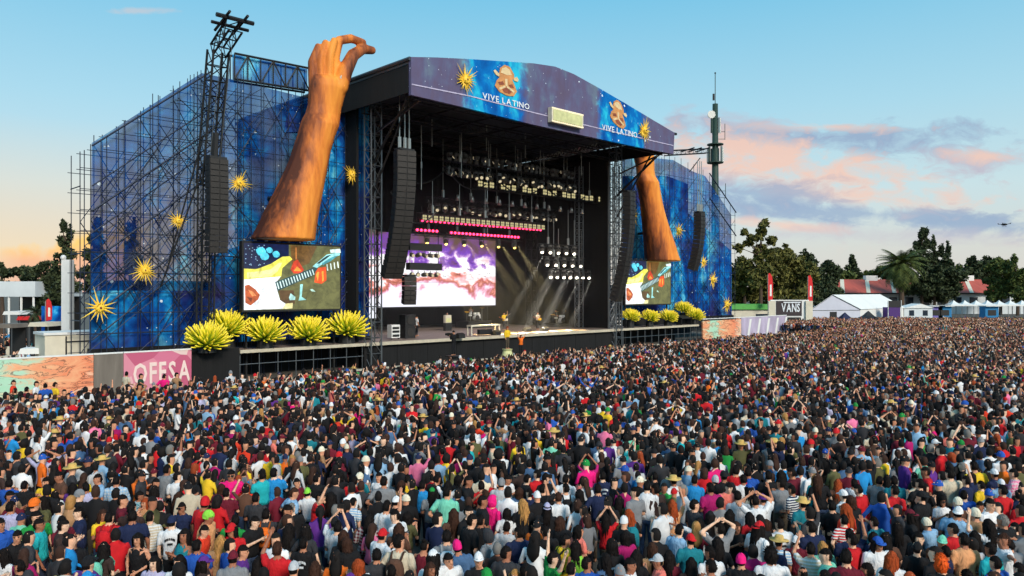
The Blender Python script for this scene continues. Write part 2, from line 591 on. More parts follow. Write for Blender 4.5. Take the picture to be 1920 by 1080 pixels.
# roof follows the fascia profile (plane t = -6)
TF = -6.0
prof_px = [(770, 107), (820, 108), (880, 111), (940, 115), (1000, 119), (1040, 125), (1075, 139), (1120, 164), (1170, 193), (1220, 223), (1264, 249)]
prof = [W(x, y, TF) for x, y in prof_px]
bot_px = [(770, 178), (880, 204), (1000, 234), (1120, 260), (1200, 277), (1262, 289)]
bot = [W(x, y, TF) for x, y in bot_px]
for (s_, z_), (s2_, z2_) in zip(prof[:-1], prof[1:]):
    MB().prism([(s_ + 0.02, 0), (s2_ - 0.02, 0), (s2_ - 0.02, z2_ - 0.35), (s_ + 0.02, z_ - 0.35)], 20.5, 20.7, 'y').build('back_drape', M['drape'], house)
rf = MB()
vs = [(s, TF + 0.25, z - 0.15) for s, z in prof] + [(s, 21.0, z - 0.15) for s, z in prof]
vs += [(s, TF + 0.25, z - 0.4) for s, z in prof] + [(s, 21.0, z - 0.4) for s, z in prof]
n = len(prof)
rf.add(vs, [(i, i + 1, n + i + 1, n + i) for i in range(n - 1)] + [(2 * n + i, 3 * n + i, 3 * n + i + 1, 2 * n + i + 1) for i in range(n - 1)] +
       [(0, n, 3 * n, 2 * n), (n - 1, 3 * n - 1, 4 * n - 1, 2 * n - 1)] + [(n + i, n + i + 1, 3 * n + i + 1, 3 * n + i) for i in range(n - 1)])
rf.build('roof', M['roofsheet'], house)
s_a, z_a = prof[0]
s_b, z_b = prof[-1]
rod('eaves_gutter', (s_a - 0.05, TF, z_a - 0.1), (s_a - 0.05, 20, z_a - 0.1), 0.14, M['roofsheet'], house)
MB().box(s_a - 0.02, s_a + 0.1, TF + 0.3, 20.4, bot[0][1] + 0.2, z_a - 0.45).build('gable_cloth', M['drape'], house)
MB().box(s_b - 0.1, s_b + 0.02, TF + 0.3, 20.4, bot[-1][1] + 0.2, z_b - 0.45).build('gable_cloth', M['drape'], house)
MB().box(s_b, s_b + 0.5, TF, TF + 0.2, z_b - 0.15, z_b + 0.05).build('gutter_bracket', M['black'], house)


def truss(parent, a, b, w=0.5, r=0.03, bay=0.9, mat=None, up=(0, 0, 1), dr=0.018, parts=True):
    """box truss from a to b: four chords, laced sides"""
    mat = mat or M['truss']
    a, b = Vector(a), Vector(b)
    d = (b - a).normalized()
    x = d.cross(Vector(up))
    if x.length < 0.05:
        x = d.cross(Vector((1, 0, 0)))
    x.normalize()
    y = x.cross(d).normalized()
    h = w / 2
    cs = [x * h + y * h, x * -h + y * h, x * -h + y * -h, x * h + y * -h]
    for c in cs:
        rod('chord', a + c, b + c, r, mat, parent)
    L = (b - a).length
    nb = max(1, int(L / bay))
    lace = MB()
    for k in range(nb):
        p, q = a + d * (L * k / nb), a + d * (L * (k + 1) / nb)
        for i in range(4):
            c, e = cs[i], cs[(i + 1) % 4]
            lace.tube(p + c, q + e, dr, seg=4, cap=False)
            lace.tube(p + c, p + e, dr, seg=4, cap=False)
    lace.build('lacing', mat, parent)


for s in (-2.3, 26.6):
    for t in (0.2, 12.0):
        truss(house, (s, t, 0), (s, t, 20.8), 0.9, 0.06, 1.1, M['steel'] if t < 1 else None, dr=0.03)
# raking struts under the overhanging roof
for s in (-2.3, 26.6):
    rod('strut', (s, 0.2, 15.2), (s - (0.6 if s < 0 else -0.6), TF + 0.5, 19.6), 0.11, M['truss'], house)
    rod('strut', (s, 0.2, 13.0), (s, TF + 0.4, 21.0), 0.08, M['truss'], house)
    rod('strut', (s, -0.3, 17.5), (s, TF + 0.5, 18.9), 0.08, M['truss'], house)
for t in (TF + 0.8, 0.2, 6, 12):
    truss(house, (-3.0, t, 19.3), (27.5, t, 19.3), 0.8, 0.05, 1.4)
for k in range(8):                          # rafters seen from below
    s = -3.0 + k * 4.3
    rod('rafter', (s, TF + 0.5, 20.6), (s, 20, 20.6), 0.09, M['truss'], house)

# ------------------------------------------------------------------ fascia banner with its print
M['gal_fascia'] = galaxy('printed_fascia_vinyl', 1.0, 0.75, 9.3, 1.2, 0.34, blue_at=((W(930, 150, TF)[0], 3.3, 1.0), (W(1166, 215, TF)[0], 3.6, 0.8)), ground=(94, 84, 104))
fas = sthing('fascia_banner', 'curved printed night-sky banner across the front of the stage roof', 'banner', 0, TF, 0)
cx = prof[0][0]
poly = [(s, z) for s, z in prof] + [(s, z) for s, z in reversed(bot)]
MB().prism(poly, -0.05, 0.22, 'y').build('banner_sheet', M['gal_fascia'], fas)
M['gal_glow'] = galaxy('printed_blue_nebula', 1.0, 0.0, 2.6, 1.5, 0.42)


def on_f(px, py):
    return W(px, py, TF - 0.06)


M['lilac'] = pm('pale_lilac_print', C(186, 178, 206), 0.7)
line_px = [(772, 158), (880, 180), (1000, 211), (1120, 240), (1262, 273)]
lp = [on_f(x, y) for x, y in line_px]
st = MB()
for (a0, a1), (b0, b1) in zip(lp[:-1], lp[1:]):
    st.prism([(a0, a1 - 0.04), (b0, b1 - 0.04), (b0, b1 + 0.04), (a0, a1 + 0.04)], -0.085, -0.068, 'y')
st.build('printed_line', M['lilac'], fas)
M['maskA'] = pm('mask_orange_print', C(206, 142, 84), 0.7, var=0.25, scale=2.5)
M['maskB'] = pm('mask_brown_print', C(142, 74, 48), 0.7, var=0.3, scale=4.0)
M['maskC'] = pm('mask_cream_print', C(222, 196, 150), 0.7, var=0.15, scale=4.0)
M['inkwhite'] = pm('white_print', C(226, 232, 238), 0.7, var=0.04)


def emblem(cxp, cyp, sx, sy, slope, letter_x0, letter_x1):
    """masked head emblem: turban with two side tufts, face with an X of pale ribs, bearded jaw"""
    e = lambda pts: [on_f(cxp + a * sx, cyp + b * sy + a * sx * slope) for a, b in pts]
    em_o = MB().prism(e([(-0.55, -0.35), (-0.45, -0.75), (-0.1, -1.0), (0.3, -0.92), (0.62, -0.5), (0.66, -0.22), (0.5, -0.1), (0.72, 0.3), (0.86, 0.62), (0.6, 0.95), (0.1, 0.98), (-0.5, 0.8), (-0.86, 0.45), (-0.72, 0.1), (-0.5, -0.12)]), -0.10, -0.07).build('emblem', M['maskA'], fas)
    d = MB()
    d.prism(e([(-0.42, -0.45), (-0.3, -0.75), (0.0, -0.86), (0.3, -0.72), (0.46, -0.4), (0.1, -0.35)]), -0.112, -0.102, mi=1)
    d.prism(e([(-0.62, 0.18), (-0.25, 0.08), (-0.12, 0.28), (-0.5, 0.36)]), -0.112, -0.102)
    d.prism(e([(0.2, 0.26), (0.5, 0.18), (0.62, 0.42), (0.32, 0.44)]), -0.112, -0.102)
    d.prism(e([(-0.3, 0.62), (0.05, 0.42), (0.45, 0.7), (0.3, 0.84), (-0.15, 0.8)]), -0.112, -0.102)
    d.prism(e([(-0.55, 0.55), (-0.1, 0.34), (-0.02, 0.44), (-0.5, 0.68)]), -0.118, -0.103, mi=1)
    d.prism(e([(0.1, 0.34), (0.66, 0.62), (0.6, 0.74), (0.04, 0.44)]), -0.118, -0.103, mi=1)
    d.prism(e([(-0.08, -0.1), (0.1, -0.1), (0.12, 0.36), (-0.04, 0.36)]), -0.118, -0.103, mi=1)
    d.prism(e([(-0.98, -0.5), (-0.84, -0.6), (-0.5, -0.32), (-0.56, -0.18), (-0.8, -0.28)]), -0.118, -0.072, mi=1)
    d.prism(e([(0.98, -0.2), (0.92, -0.02), (0.62, -0.08), (0.6, -0.22), (0.84, -0.34)]), -0.118, -0.072, mi=1)
    d.build('emblem_detail', [M['maskB'], M['maskC']], fas)


emblem(948, 151, 24, 29, 0.16, 0, 0)
emblem(1158, 213, 17, 25, 0.50, 0, 0)
# lettering runs along the printed line
for body, (xa, ya), (xb, yb), size in (('VIVE LATINO', (904, 186), (992, 207), 0.62), ('VIVE LATINO', (1128, 244), (1194, 259), 0.7)):
    pa, pb = on_f(xa, ya), on_f(xb, yb)
    letters(body, fas, (pa[0], pa[1] + 0.26), (pb[0], pb[1] + 0.26), -0.10, size * 0.72, M['inkwhite'], bold=0.012)
# marquee box sign
sg = W(1034, 200, TF - 0.5)
sg2 = W(1093, 208, TF - 0.5)
sgb = W(1034, 228, TF - 0.5)
sgb2 = W(1093, 236, TF - 0.5)
mq = sthing('marquee_sign', 'small cream box sign with bulb border on the stage fascia', 'sign', (sg[0] + sg2[0]) / 2, TF - 0.12, (sg[1] + sgb[1]) / 2)
hw, hh = (sg2[0] - sg[0]) / 2, (sg[1] - sgb[1]) / 2
MB().box(-hw, hw, -0.42, 0, -hh, hh).build('box_frame', M['cream'], mq)
M['marq'] = pm('cream_sign_face', C(206, 206, 150), 0.6, var=0.2, scale=2.0)
MB().box(-hw + 0.16, hw - 0.16, -0.46, -0.43, -hh + 0.16, hh - 0.16).build('sign_face', M['marq'], mq)
M['bulb'] = em('warm_bulb', C(255, 236, 190), 0.9)
for i in range(16):
    x = -hw + 0.08 + (2 * hw - 0.16) * i / 15
    for z in (-hh + 0.08, hh - 0.08):
        MB().ball((0, 0, 0), 0.055, 6, 4).build('bulb', M['bulb'], mq, (x, -0.45, z))


# ------------------------------------------------------------------ spiky star ornaments
def star(px, py, t, rad, label, seed, flat=0.5, spikes=22):
    s, z = W(px, py, t)
    o = sthing('star_ornament', label, 'star', s, t, z, 'yellow spiky star ornaments')
    rr = random.Random(seed)
    sp = MB()
    for i in range(spikes):
        a = 2 * math.pi * (i + rr.uniform(-0.25, 0.25)) / spikes
        L = rad * (rr.uniform(0.75, 1.05) if rr.random() < 0.75 else rr.uniform(1.15, 1.6))
        sp.cone((math.cos(a) * rad * 0.18, 0, math.sin(a) * rad * 0.18), (math.cos(a) * L, rr.uniform(-0.25, 0.05) * rad, math.sin(a) * L), rad * 0.095, 4)
    for i in range(9):
        a = rr.uniform(0, 6.28)
        sp.cone((0, 0, 0), (math.cos(a) * rad * 0.45, -rad * 0.5, math.sin(a) * rad * 0.45), rad * 0.08, 4)
    sp.build('spikes', M['starpaint'], o)
    MB().ball((0, -0.05, 0), (rad * 0.36, rad * 0.25, rad * 0.36), 10, 6).build('core', M['starpaint'], o, smooth=True)
    MB().ball((0, -rad * 0.29, 0), rad * 0.09, 8, 5).build('hub', M['maskB'], o, smooth=True)


# ------------------------------------------------------------------ side wings: scaffold, scrim, printed vinyl
def wing(side):
    left = side == 'left'
    nm = 'left' if left else 'right'
    TS = 3.2
    if left:
        out_px = [(168, 656), (172, 268), (378, 137), (440, 150), (585, 186), (692, 188), (692, 640)]
        holes = None
    else:
        out_px = [(1166, 600), (1166, 290), (1262, 300), (1300, 322), (1322, 330), (1371, 403), (1372, 604)]
    out = [W(x, y, TS) for x, y in out_px]
    sc = sthing('printed_scrim', 'see-through printed night-sky mesh cloth on the %s stage wing' % nm, 'scrim', 0, TS, 0)
    MB().prism(out, -0.012, 0.012, 'y').build('cloth', M['gal_scrim'], sc)
    vin = sthing('printed_vinyl', 'solid blue starry vinyl covering the lower %s stage wing' % nm, 'banner', 0, TS, 0)
    if left:
        parts = [[(168, 655), (168, 545), (395, 545), (395, 655)], [(397, 655), (397, 480), (470, 452), (520, 400), (545, 325), (575, 248), (533, 248), (540, 205), (585, 190), (692, 192), (692, 640)]]
    else:
        parts = [[(1166, 600), (1166, 330), (1250, 330), (1250, 600)], [(1251, 602), (1251, 330), (1290, 345), (1290, 603)], [(1291, 603), (1291, 400), (1371, 470), (1372, 604)]]
    for p in parts:
        MB().prism([W(x, y, TS - 0.1) for x, y in p], -0.1, -0.06, 'y').build('vinyl_sheet', M['gal_solid'], vin)
    MB().box(out[0][0], out[-1][0], -0.3, 0.5, 1.6, out[0][1] + 0.05).build('black_base_cloth', M['drape'], vin)
    # scaffold
    sf = sthing('scaffold', 'tall tube scaffold behind and around the %s printed wing' % nm, 'scaffold', 0, 0, 0)

    def top(s):
        pts = [W(x, y, TS) for x, y in (((146, 290), (378, 132), (440, 148), (692, 186)) if left else ((1166, 286), (1262, 296), (1322, 326), (1371, 399)))]
        if s <= pts[0][0]:
            return pts[0][1]
        for (a, za), (b, zb) in zip(pts[:-1], pts[1:]):
            if s <= b:
                return za + (zb - za) * (s - a) / (b - a)
        return pts[-1][1]
    sa, sb = (W(146, 300, TS)[0], -1.6) if left else (29.0, out[-1][0])
    nst = 30 if left else 22
    for layer, t in enumerate((TS - 0.45, TS - 1.3, TS + 1.4) if left else (TS - 0.45, TS + 1.4)):
        xs = [sa + (sb - sa) * i / (nst - 1) + (random.uniform(-0.3, 0.3) if 0 < i < nst - 1 else 0) for i in range(nst)]
        if layer == 1 and left:
            xs = xs[:17:2]
        for x in xs:
            rod('standard', (x, t, 0), (x, t, top(x) + random.uniform(0.0, 0.6) * random.random()), 0.027, M['scaf'], sf)
        z = 2.0
        while z < 20.2:
            # ledger only where the wing reaches that height
            good = [x for x in xs if top(x) >= z]
            if len(good) > 1:
                rod('ledger', (good[0] - 0.2, t, z), (good[-1] + 0.2, t, z), 0.022, M['scaf'], sf)
            z += 1.22
        for k in range(len(xs) - 3):
            x0, x1 = xs[k], xs[k + 3]
            z = 2.0 + (k % 2) * 1.6
            while z + 3.2 < min(top(x0), top(x1)):
                if random.random() < 0.62:
                    rod('brace', (x0, t + 0.05, z), (x1, t + 0.05, z + 3.2), 0.024, M['scaf'], sf)
                    if random.random() < 0.55:
                        rod('brace', (x0, t - 0.05, z + 3.2), (x1, t - 0.05, z), 0.028, M['scaf'], sf)
                z += 3.2
    if left:                                  # long raking tubes that follow the stepped top edge
        for dz in (0.0, 2.4, 3.9, 5.2, 6.9, 8.6, 10.2, 11.6):
            x0, x1 = sa + 0.6, W(392, 150, TS)[0]
            rod('raker', (x0, TS - 0.62, top(x0) - dz), (x1, TS - 0.62, top(x1) - dz), 0.045 if dz in (2.4, 5.2, 8.6, 11.6) else 0.065, M['scaf'], sf)
    else:
        for dz in (0.0, 3.0):
            x0, x1 = W(1322, 330, TS)[0], sb
            rod('raker', (x0, TS - 0.62, top(x0) - dz), (x1, TS - 0.62, top(x1) - dz), 0.075, M['scaf'], sf)
    # cross tubes tying the two layers
    for x in (sa, (sa + sb) / 2, sb):
        for z in (4, 8, 12):
            if z < top(x):
                rod('transom', (x, TS - 0.5, z), (x, TS + 1.5, z), 0.034, M['scaf'], sf)
    # dark backstage drape low behind the wing (bottom of the cloth looks solid)
    MB().box(W(186, 600, TS + 6.2)[0] if left else sa + 1.0, sb, TS + 6, TS + 6.2, 0, 6.5).build('backstage_drape', M['drape'], sf)


wing('left')
wing('right')

# box truss with blue panels above the left wing
hdr = sthing('header_truss', 'horizontal box truss with blue panels above the left wing', 'truss', 0, 3.0, 0)
ha, hb, hc, hd = W(440, 100, 3.0), W(580, 128, 3.0), W(580, 170, 3.0), W(440, 148, 3.0)
M['bluepanel'] = galaxy('blue_panel_cloth', 0.6, 0.0, 13.0, 1.2)
MB().prism([ha, hb, hc, hd], 0.3, 0.34, 'y').build('panel', M['bluepanel'], hdr)
for t in (0.0, 0.7):
    for p, q in ((ha, hb), (hd, hc)):
        rod('chord', (p[0], t, p[1]), (q[0], t, q[1]), 0.08, M['black'], hdr)
    nb = 6
    for i in range(nb + 1):
        f = i / nb
        T_ = (ha[0] + (hb[0] - ha[0]) * f, t, ha[1] + (hb[1] - ha[1]) * f)
        B_ = (hd[0] + (hc[0] - hd[0]) * f, t, hd[1] + (hc[1] - hd[1]) * f)
        rod('upright', T_, B_, 0.05, M['black'], hdr)
        if i < nb and t == 0.0:
            f2 = (i + 1) / nb
            T2 = (ha[0] + (hb[0] - ha[0]) * f2, t, ha[1] + (hb[1] - ha[1]) * f2)
            B2 = (hd[0] + (hc[0] - hd[0]) * f2, t, hd[1] + (hc[1] - hd[1]) * f2)
            rod('diagonal', T_ if i % 2 else B_, B2 if i % 2 else T2, 0.05, M['black'], hdr)
# matching truss stub on the right wing, seen beyond the roof end
hdr2 = sthing('header_truss', 'short truss arm sticking out past the right roof end', 'truss', 0, 1.0, 0)
ra, rb = W(1268, 288, 1.0), W(1326, 283, 1.0)
truss(hdr2, (ra[0] - 2, 0, ra[1] - 0.2), (rb[0], 0, rb[1]), 0.5, 0.07, 0.8, M['black'])
for px in (1276, 1290, 1304):
    q = W(px, 285, 1.0)
    rod('outrigger', (q[0], 0, q[1]), (q[0], -1.8, q[1] + 0.25), 0.07, M['black'], hdr2)
rc = W(1293, 322, 1.0)
rod('strut', (rc[0], 0, rc[1]), (rc[0] + 2.2, 0, ra[1] + 0.1), 0.06, M['black'], hdr2)

# star ornaments on both wings and the fascia
star(448, 343, 1.7, 0.62, 'round spiky yellow star beside the left hanging speaker column', 1)
star(334, 414, 1.7, 0.5, 'spiky yellow star second highest on the outer left wing scaffold', 2)
star(271, 507, 1.7, 0.62, 'spiky yellow star with one long downward ray on left wing', 3)
star(187, 577, 1.7, 0.82, 'largest long-rayed yellow star low on the left wing corner', 4, spikes=14)
star(660, 328, 1.7, 0.6, 'spiky yellow star between left giant arm and stage opening', 5)
star(1272, 433, 1.7, 0.9, 'spiky yellow star beside the right giant arm', 6, spikes=14)
star(1187, 402, 1.7, 0.8, 'pale yellow star between right inner speakers and right arm', 7)
star(1336, 525, 1.7, 0.95, 'yellow star low on the outer right wing below the speakers', 8, spikes=14)
star(1363, 572, 1.7, 1.0, 'yellow star at the lowest outer corner of right wing', 9, spikes=14)
star(1319, 492, 1.7, 0.7, 'yellow star half hidden behind right hanging speaker column', 10)
star(873, 150, TF - 0.2, 0.82, 'spiky gold star left of the larger mask emblem on fascia', 11, spikes=26)
star(1208, 245, TF - 0.2, 0.85, 'spiky gold star at the right end of the fascia banner', 12, spikes=26)

# ------------------------------------------------------------------ leaning mast of the left outer speaker column
mast = sthing('speaker_mast', 'dark leaning truss mast carrying the left outer speaker column', 'mast', -14.5, 0, 0)
truss(mast, (0, 1.0, 0), (0, 0.6, 12.5), 0.8, 0.06, 0.9, M['black'])
truss(mast, (0, 0.6, 12.5), (0, -1.1, 20.6), 0.95, 0.075, 0.9, M['black'], dr=0.035)
truss(mast, (0, -1.1, 20.6), (0, -3.4, 21.6), 0.8, 0.07, 0.7, M['black'], dr=0.035)
rod('crossbeam', (-1.1, -3.4, 22.0), (1.2, -3.4, 22.0), 0.13, M['black'], mast)
rod('crossbeam', (-1.1, -2.7, 21.75), (1.2, -2.7, 21.75), 0.1, M['black'], mast)
rod('crossbeam', (-0.5, -3.9, 22.2), (-0.5, -1.8, 21.6), 0.09, M['black'], mast)
rod('crossbeam', (0.6, -3.9, 22.2), (0.6, -1.8, 21.6), 0.09, M['black'], mast)
for x in (-0.3, 0.3):
    rod('cable', (x, -0.6, 14.1), (x, -2.6, 21.5), 0.02, M['steel'], mast)
rod('chain_hoist', (0, -0.55, 14.0), (0, -0.7, 15.6), 0.22, M['black'], mast)
rod('guy_tube', (-1.6, 2.4, 8), (-0.4, 0.2, 15.5), 0.05, M['black'], mast)
rod('guy_tube', (-2.2, 2.4, 6), (-0.4, 0.2, 13.5), 0.05, M['black'], mast)


# ------------------------------------------------------------------ hanging line arrays
_CAB = MB()
_CAB.prism([(-0.36, -0.16), (0.40, -0.14), (0.40, 0.14), (-0.36, 0.16)], -0.55, 0.55, 'x')
CAB = _CAB.mesh('line_array_cabinet', [M['cab']])
_GR = MB()
_GR.box(-0.53, -0.03, -0.40, -0.365, -0.135, 0.135)
_GR.box(0.03, 0.53, -0.40, -0.365, -0.135, 0.135)
GRL = _GR.mesh('line_array_grille', [M['grille']])


def line_array(label, s, t, ztop, n, pitch, curve, w=1.0, toe=0.0, hoist=True, chain_top=None):
    o = sthing('speaker_column', label, 'speakers', s, t, ztop, 'hanging speaker columns')
    z, y, ang = 0.0, 0.0, R(-2)
    root_rot = toe
    for i in range(n):
        c = link_obj('cabinet', CAB, o, (0, y, z - pitch / 2), (ang, 0, root_rot), (w, 1.0, pitch / 0.325))
        g = link_obj('grille', GRL, c)
        z -= pitch * math.cos(ang)
        y -= -pitch * math.sin(ang)
        ang += curve
    MB().box(-0.5 * w, 0.5 * w, -0.3, 0.4, 0.02, 0.16).build('fly_bar', M['black'], o)
    if chain_top:
        for x in (-0.35 * w, 0.0, 0.3 * w):
            rod('chain', (x, 0, 0.9), (x, 0, chain_top - ztop), 0.04, M['alu'], o)
            rod('hoist_motor', (x, 0, 0.18), (x, 0, 0.95), 0.13, M['alu'], o)
    return o


line_array('tall black speaker column hanging before the left printed wing', -14.55, -1.0, 13.9, 16, 0.36, R(0.4), 1.05)
zi = 15.8
line_array('large curved speaker column hanging left of the stage opening', -1.75, -3.0, zi, 22, 0.42, R(1.25), 1.3, R(-14), chain_top=20.4)
line_array('curved speaker column hanging right of the stage opening', 24.6, -3.0, 15.2, 24, 0.44, R(1.0), 1.25, R(14))
line_array('curved black speaker column hanging before the right printed wing', 38.6, -2.0, 14.3, 15, 0.42, R(1.6), 1.2, R(10), chain_top=20.0)
# small side-fill column in front of the video wall
line_array('short side-fill speaker column hanging before the cloud video wall', 1.6, 1.0, 6.9, 6, 0.36, R(2.0), 0.9, R(-20))


# ------------------------------------------------------------------ giant arms
def giant_arm(mirror):
    ax_t = 0.2
    rows = [(447, 475, 585), (425, 486, 588), (400, 497, 592), (375, 510, 597), (350, 522, 602), (325, 534, 607), (300, 545, 612), (275, 553, 617), (250, 561, 624), (228, 567, 632),
            (210, 575, 636), (195, 579, 638), (175, 580, 643), (158, 581, 648), (146, 584, 645), (140, 590, 636)]
    cx0 = W(530, 447, ax_t)[0]
    m = MB()
    rg = []
    for k, (py, xl, xr) in enumerate(rows):
        a, z = W(xl, py, ax_t)
        b, _ = W(xr, py, ax_t)
        c, h = (a + b) / 2 - cx0, (b - a) / 2
        th = h * (0.85 if k < 10 else 0.62)
        rg.append([(c + h * math.cos(2 * math.pi * i / 20) * (1 + 0.03 * math.sin(3 * i)), th * math.sin(2 * math.pi * i / 20), z) for i in range(20)])
    m.rings(rg)

    def finger(pts, r):
        P = [(W(x, y, ax_t)[0] - cx0, d, W(x, y, ax_t)[1]) for x, y, d in pts]
        for i in range(len(P) - 1):
            m.tube(P[i], P[i + 1], r[i], r[i + 1], 12)
        for p, q in zip(P, r):
            m.ball(p, q * 0.99, 12, 8)
    finger([(590, 158, 0.22), (589, 115, 0.28), (598, 86, 0.12)], [0.33, 0.30, 0.22])
    finger([(602, 158, 0.05), (601, 110, 0.02), (609, 81, -0.1)], [0.34, 0.31, 0.24])
    finger([(614, 158, -0.15), (614, 108, -0.28), (621, 79, -0.4)], [0.34, 0.32, 0.25])
    finger([(627, 158, 0.0), (627, 106, -0.1), (633, 77, -0.2), (654, 74, -0.25), (677, 81, -0.25)], [0.37, 0.34, 0.31, 0.32, 0.25])
    finger([(632, 165, -0.3), (640, 136, -0.5), (656, 106, -0.4), (677, 93, -0.2), (696, 95, -0.1)], [0.62, 0.54, 0.45, 0.38, 0.30])
    # tendons and veins on the back of the hand and forearm
    for x0, y0, x1, y1, yf, yb in ((597, 195, 589, 152, -0.52, -0.12), (606, 195, 602, 152, -0.62, -0.26), (615, 195, 615, 152, -0.62, -0.36)):
        a, b = W(x0, y0, ax_t), W(x1, y1, ax_t)
        m.tube((a[0] - cx0, yf, a[1]), (b[0] - cx0, yb, b[1]), 0.17, 0.15, 10)
        m.ball((a[0] - cx0, yf, a[1]), 0.168, 10, 6)
        m.ball((b[0] - cx0, yb, b[1]), 0.148, 10, 6)
    me = m.mesh('arm_raw')
    o = bpy.data.objects.new('arm_raw', me)
    COL.objects.link(o)
    md = o.modifiers.new('r', 'REMESH')
    md.mode = 'VOXEL'
    md.voxel_size = 0.075
    sm = o.modifiers.new('s', 'SMOOTH')
    sm.iterations = 2
    sm.factor = 0.5
    dg = bpy.context.evaluated_depsgraph_get()
    out = bpy.data.meshes.new_from_object(o.evaluated_get(dg))
    bpy.data.objects.remove(o)
    if mirror:
        for v in out.vertices:
            v.co.x = -v.co.x
        out.flip_normals()
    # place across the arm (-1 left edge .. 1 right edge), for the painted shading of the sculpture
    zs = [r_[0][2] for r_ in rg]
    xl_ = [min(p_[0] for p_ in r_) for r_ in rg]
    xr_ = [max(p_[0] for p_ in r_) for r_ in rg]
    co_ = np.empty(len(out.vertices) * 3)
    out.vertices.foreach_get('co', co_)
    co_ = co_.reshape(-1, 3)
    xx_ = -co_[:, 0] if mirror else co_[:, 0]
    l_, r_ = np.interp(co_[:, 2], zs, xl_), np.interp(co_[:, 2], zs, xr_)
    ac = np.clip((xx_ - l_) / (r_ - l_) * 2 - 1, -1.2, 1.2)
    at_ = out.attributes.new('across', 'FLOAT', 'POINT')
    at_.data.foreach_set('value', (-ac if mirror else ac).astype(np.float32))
    out.materials.clear()
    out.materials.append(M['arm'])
    out.polygons.foreach_set('use_smooth', [True] * len(out.polygons))
    z0 = W(530, 447, ax_t)[1]
    return out, cx0, z0


_m, _n, _b = new_mat('painted_orange_arm')
_tc = _n.n('ShaderNodeTexCoord')
_st = _n.noise(_n.mapping(_tc.outputs['Object'], scale=(0.55, 0.5, 0.09), rot=(0, R(-14), 0)), 1.0, 3.0, 0.5, 0.3)
_fi = _n.noise(_n.mapping(_tc.outputs['Object'], scale=(1.6, 1.6, 0.35)), 1.5, 5.0, 0.6, 0.3)
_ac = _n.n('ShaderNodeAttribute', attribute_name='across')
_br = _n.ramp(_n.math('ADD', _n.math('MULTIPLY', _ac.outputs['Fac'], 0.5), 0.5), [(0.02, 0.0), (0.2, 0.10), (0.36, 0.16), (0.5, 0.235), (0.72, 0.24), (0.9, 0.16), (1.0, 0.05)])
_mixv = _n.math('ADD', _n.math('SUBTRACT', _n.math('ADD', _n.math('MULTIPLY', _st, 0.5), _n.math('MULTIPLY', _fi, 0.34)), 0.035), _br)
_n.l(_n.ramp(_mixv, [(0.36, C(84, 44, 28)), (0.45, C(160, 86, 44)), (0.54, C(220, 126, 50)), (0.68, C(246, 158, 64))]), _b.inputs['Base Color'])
_b.inputs['Roughness'].default_value = 0.62
_b.inputs['Specular IOR Level'].default_value = 0.3
_bp = _n.n('ShaderNodeBump')
_bp.inputs['Strength'].default_value = 0.22
_bp.inputs['Distance'].default_value = 0.2
_n.l(_mixv, _bp.inputs['Height'])
_n.l(_bp.outputs[0], _b.inputs['Normal'])
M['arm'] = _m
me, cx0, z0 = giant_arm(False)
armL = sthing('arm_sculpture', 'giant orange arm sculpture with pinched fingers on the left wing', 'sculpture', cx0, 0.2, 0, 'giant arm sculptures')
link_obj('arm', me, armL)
rod('mounting_tube', (0.5, 1.4, z0 + 3), (0.5, 3.2, z0 + 3), 0.15, M['black'], armL)
M['eye'] = pm('painted_eye_mark', C(190, 196, 190), 0.6)
_s, _z = W(630, 150, 0.2)
MB().tube((_s - cx0, -0.30, _z), (_s - cx0, -0.86, _z), 0.17, seg=14).build('painted_eye', M['eye'], armL)
MB().tube((_s - cx0, -0.35, _z), (_s - cx0, -0.88, _z), 0.08, seg=10).build('painted_pupil', M['maskB'], armL)
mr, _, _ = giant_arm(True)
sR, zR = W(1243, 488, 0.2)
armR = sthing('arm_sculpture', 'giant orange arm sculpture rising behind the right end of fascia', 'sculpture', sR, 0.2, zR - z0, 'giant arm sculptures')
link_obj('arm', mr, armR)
rod('mounting_tube', (-0.5, 1.4, z0 + 3), (-0.5, 3.2, z0 + 3), 0.15, M['black'], armR)
# ------------------------------------------------------------------ video screens
def vcol_emit(name, strength):
    m, n, b = new_mat(name)
    at = n.n('ShaderNodeAttribute', attribute_name='ink')
    b.inputs['Base Color'].default_value = (0.01, 0.01, 0.01, 1)
    tc = n.n('ShaderNodeTexCoord')
    nz = n.noise(tc.outputs['Object'], 1.5, 6.0, 0.7, 0.8)
    vv = n.n('ShaderNodeTexVoronoi')
    vv.inputs['Scale'].default_value = 14.0
    n.l(tc.outputs['Object'], vv.inputs['Vector'])
    tone = n.math('ADD', n.ramp(nz, [(0.36, 0.55), (0.62, 1.2)]), n.math('MULTIPLY', vv.outputs['Distance'], 0.04))
    n.l(n.mix(1.0, at.outputs['Color'], tone, 'MULTIPLY'), b.inputs['Emission Color'])
    b.inputs['Emission Strength'].default_value = strength
    return m


def picture(name, polys, w, h, mat, parent, y0):
    """flat picture on a screen: coloured polygons in 0..1 screen coordinates (v down), each lying a hair over the last"""
    vs, fs, cols = [], [], []
    for k, (pts, col) in enumerate(polys):
        i = len(vs)
        vs += [((u - 0.5) * w, y0 - 0.0015 * k, (1 - v) * h) for u, v in pts]
        fs.append(tuple(range(i, i + len(pts))))
        cols.append(col)
    me = bpy.data.meshes.new(name)
    me.from_pydata(vs, [], fs)
    at = me.attributes.new('ink', 'FLOAT_COLOR', 'CORNER')
    data = []
    for f, c in zip(fs, cols):
        data += list(c) * len(f)
    at.data.foreach_set('color', data)
    me.materials.append(mat)
    return link_obj(name, me, parent)


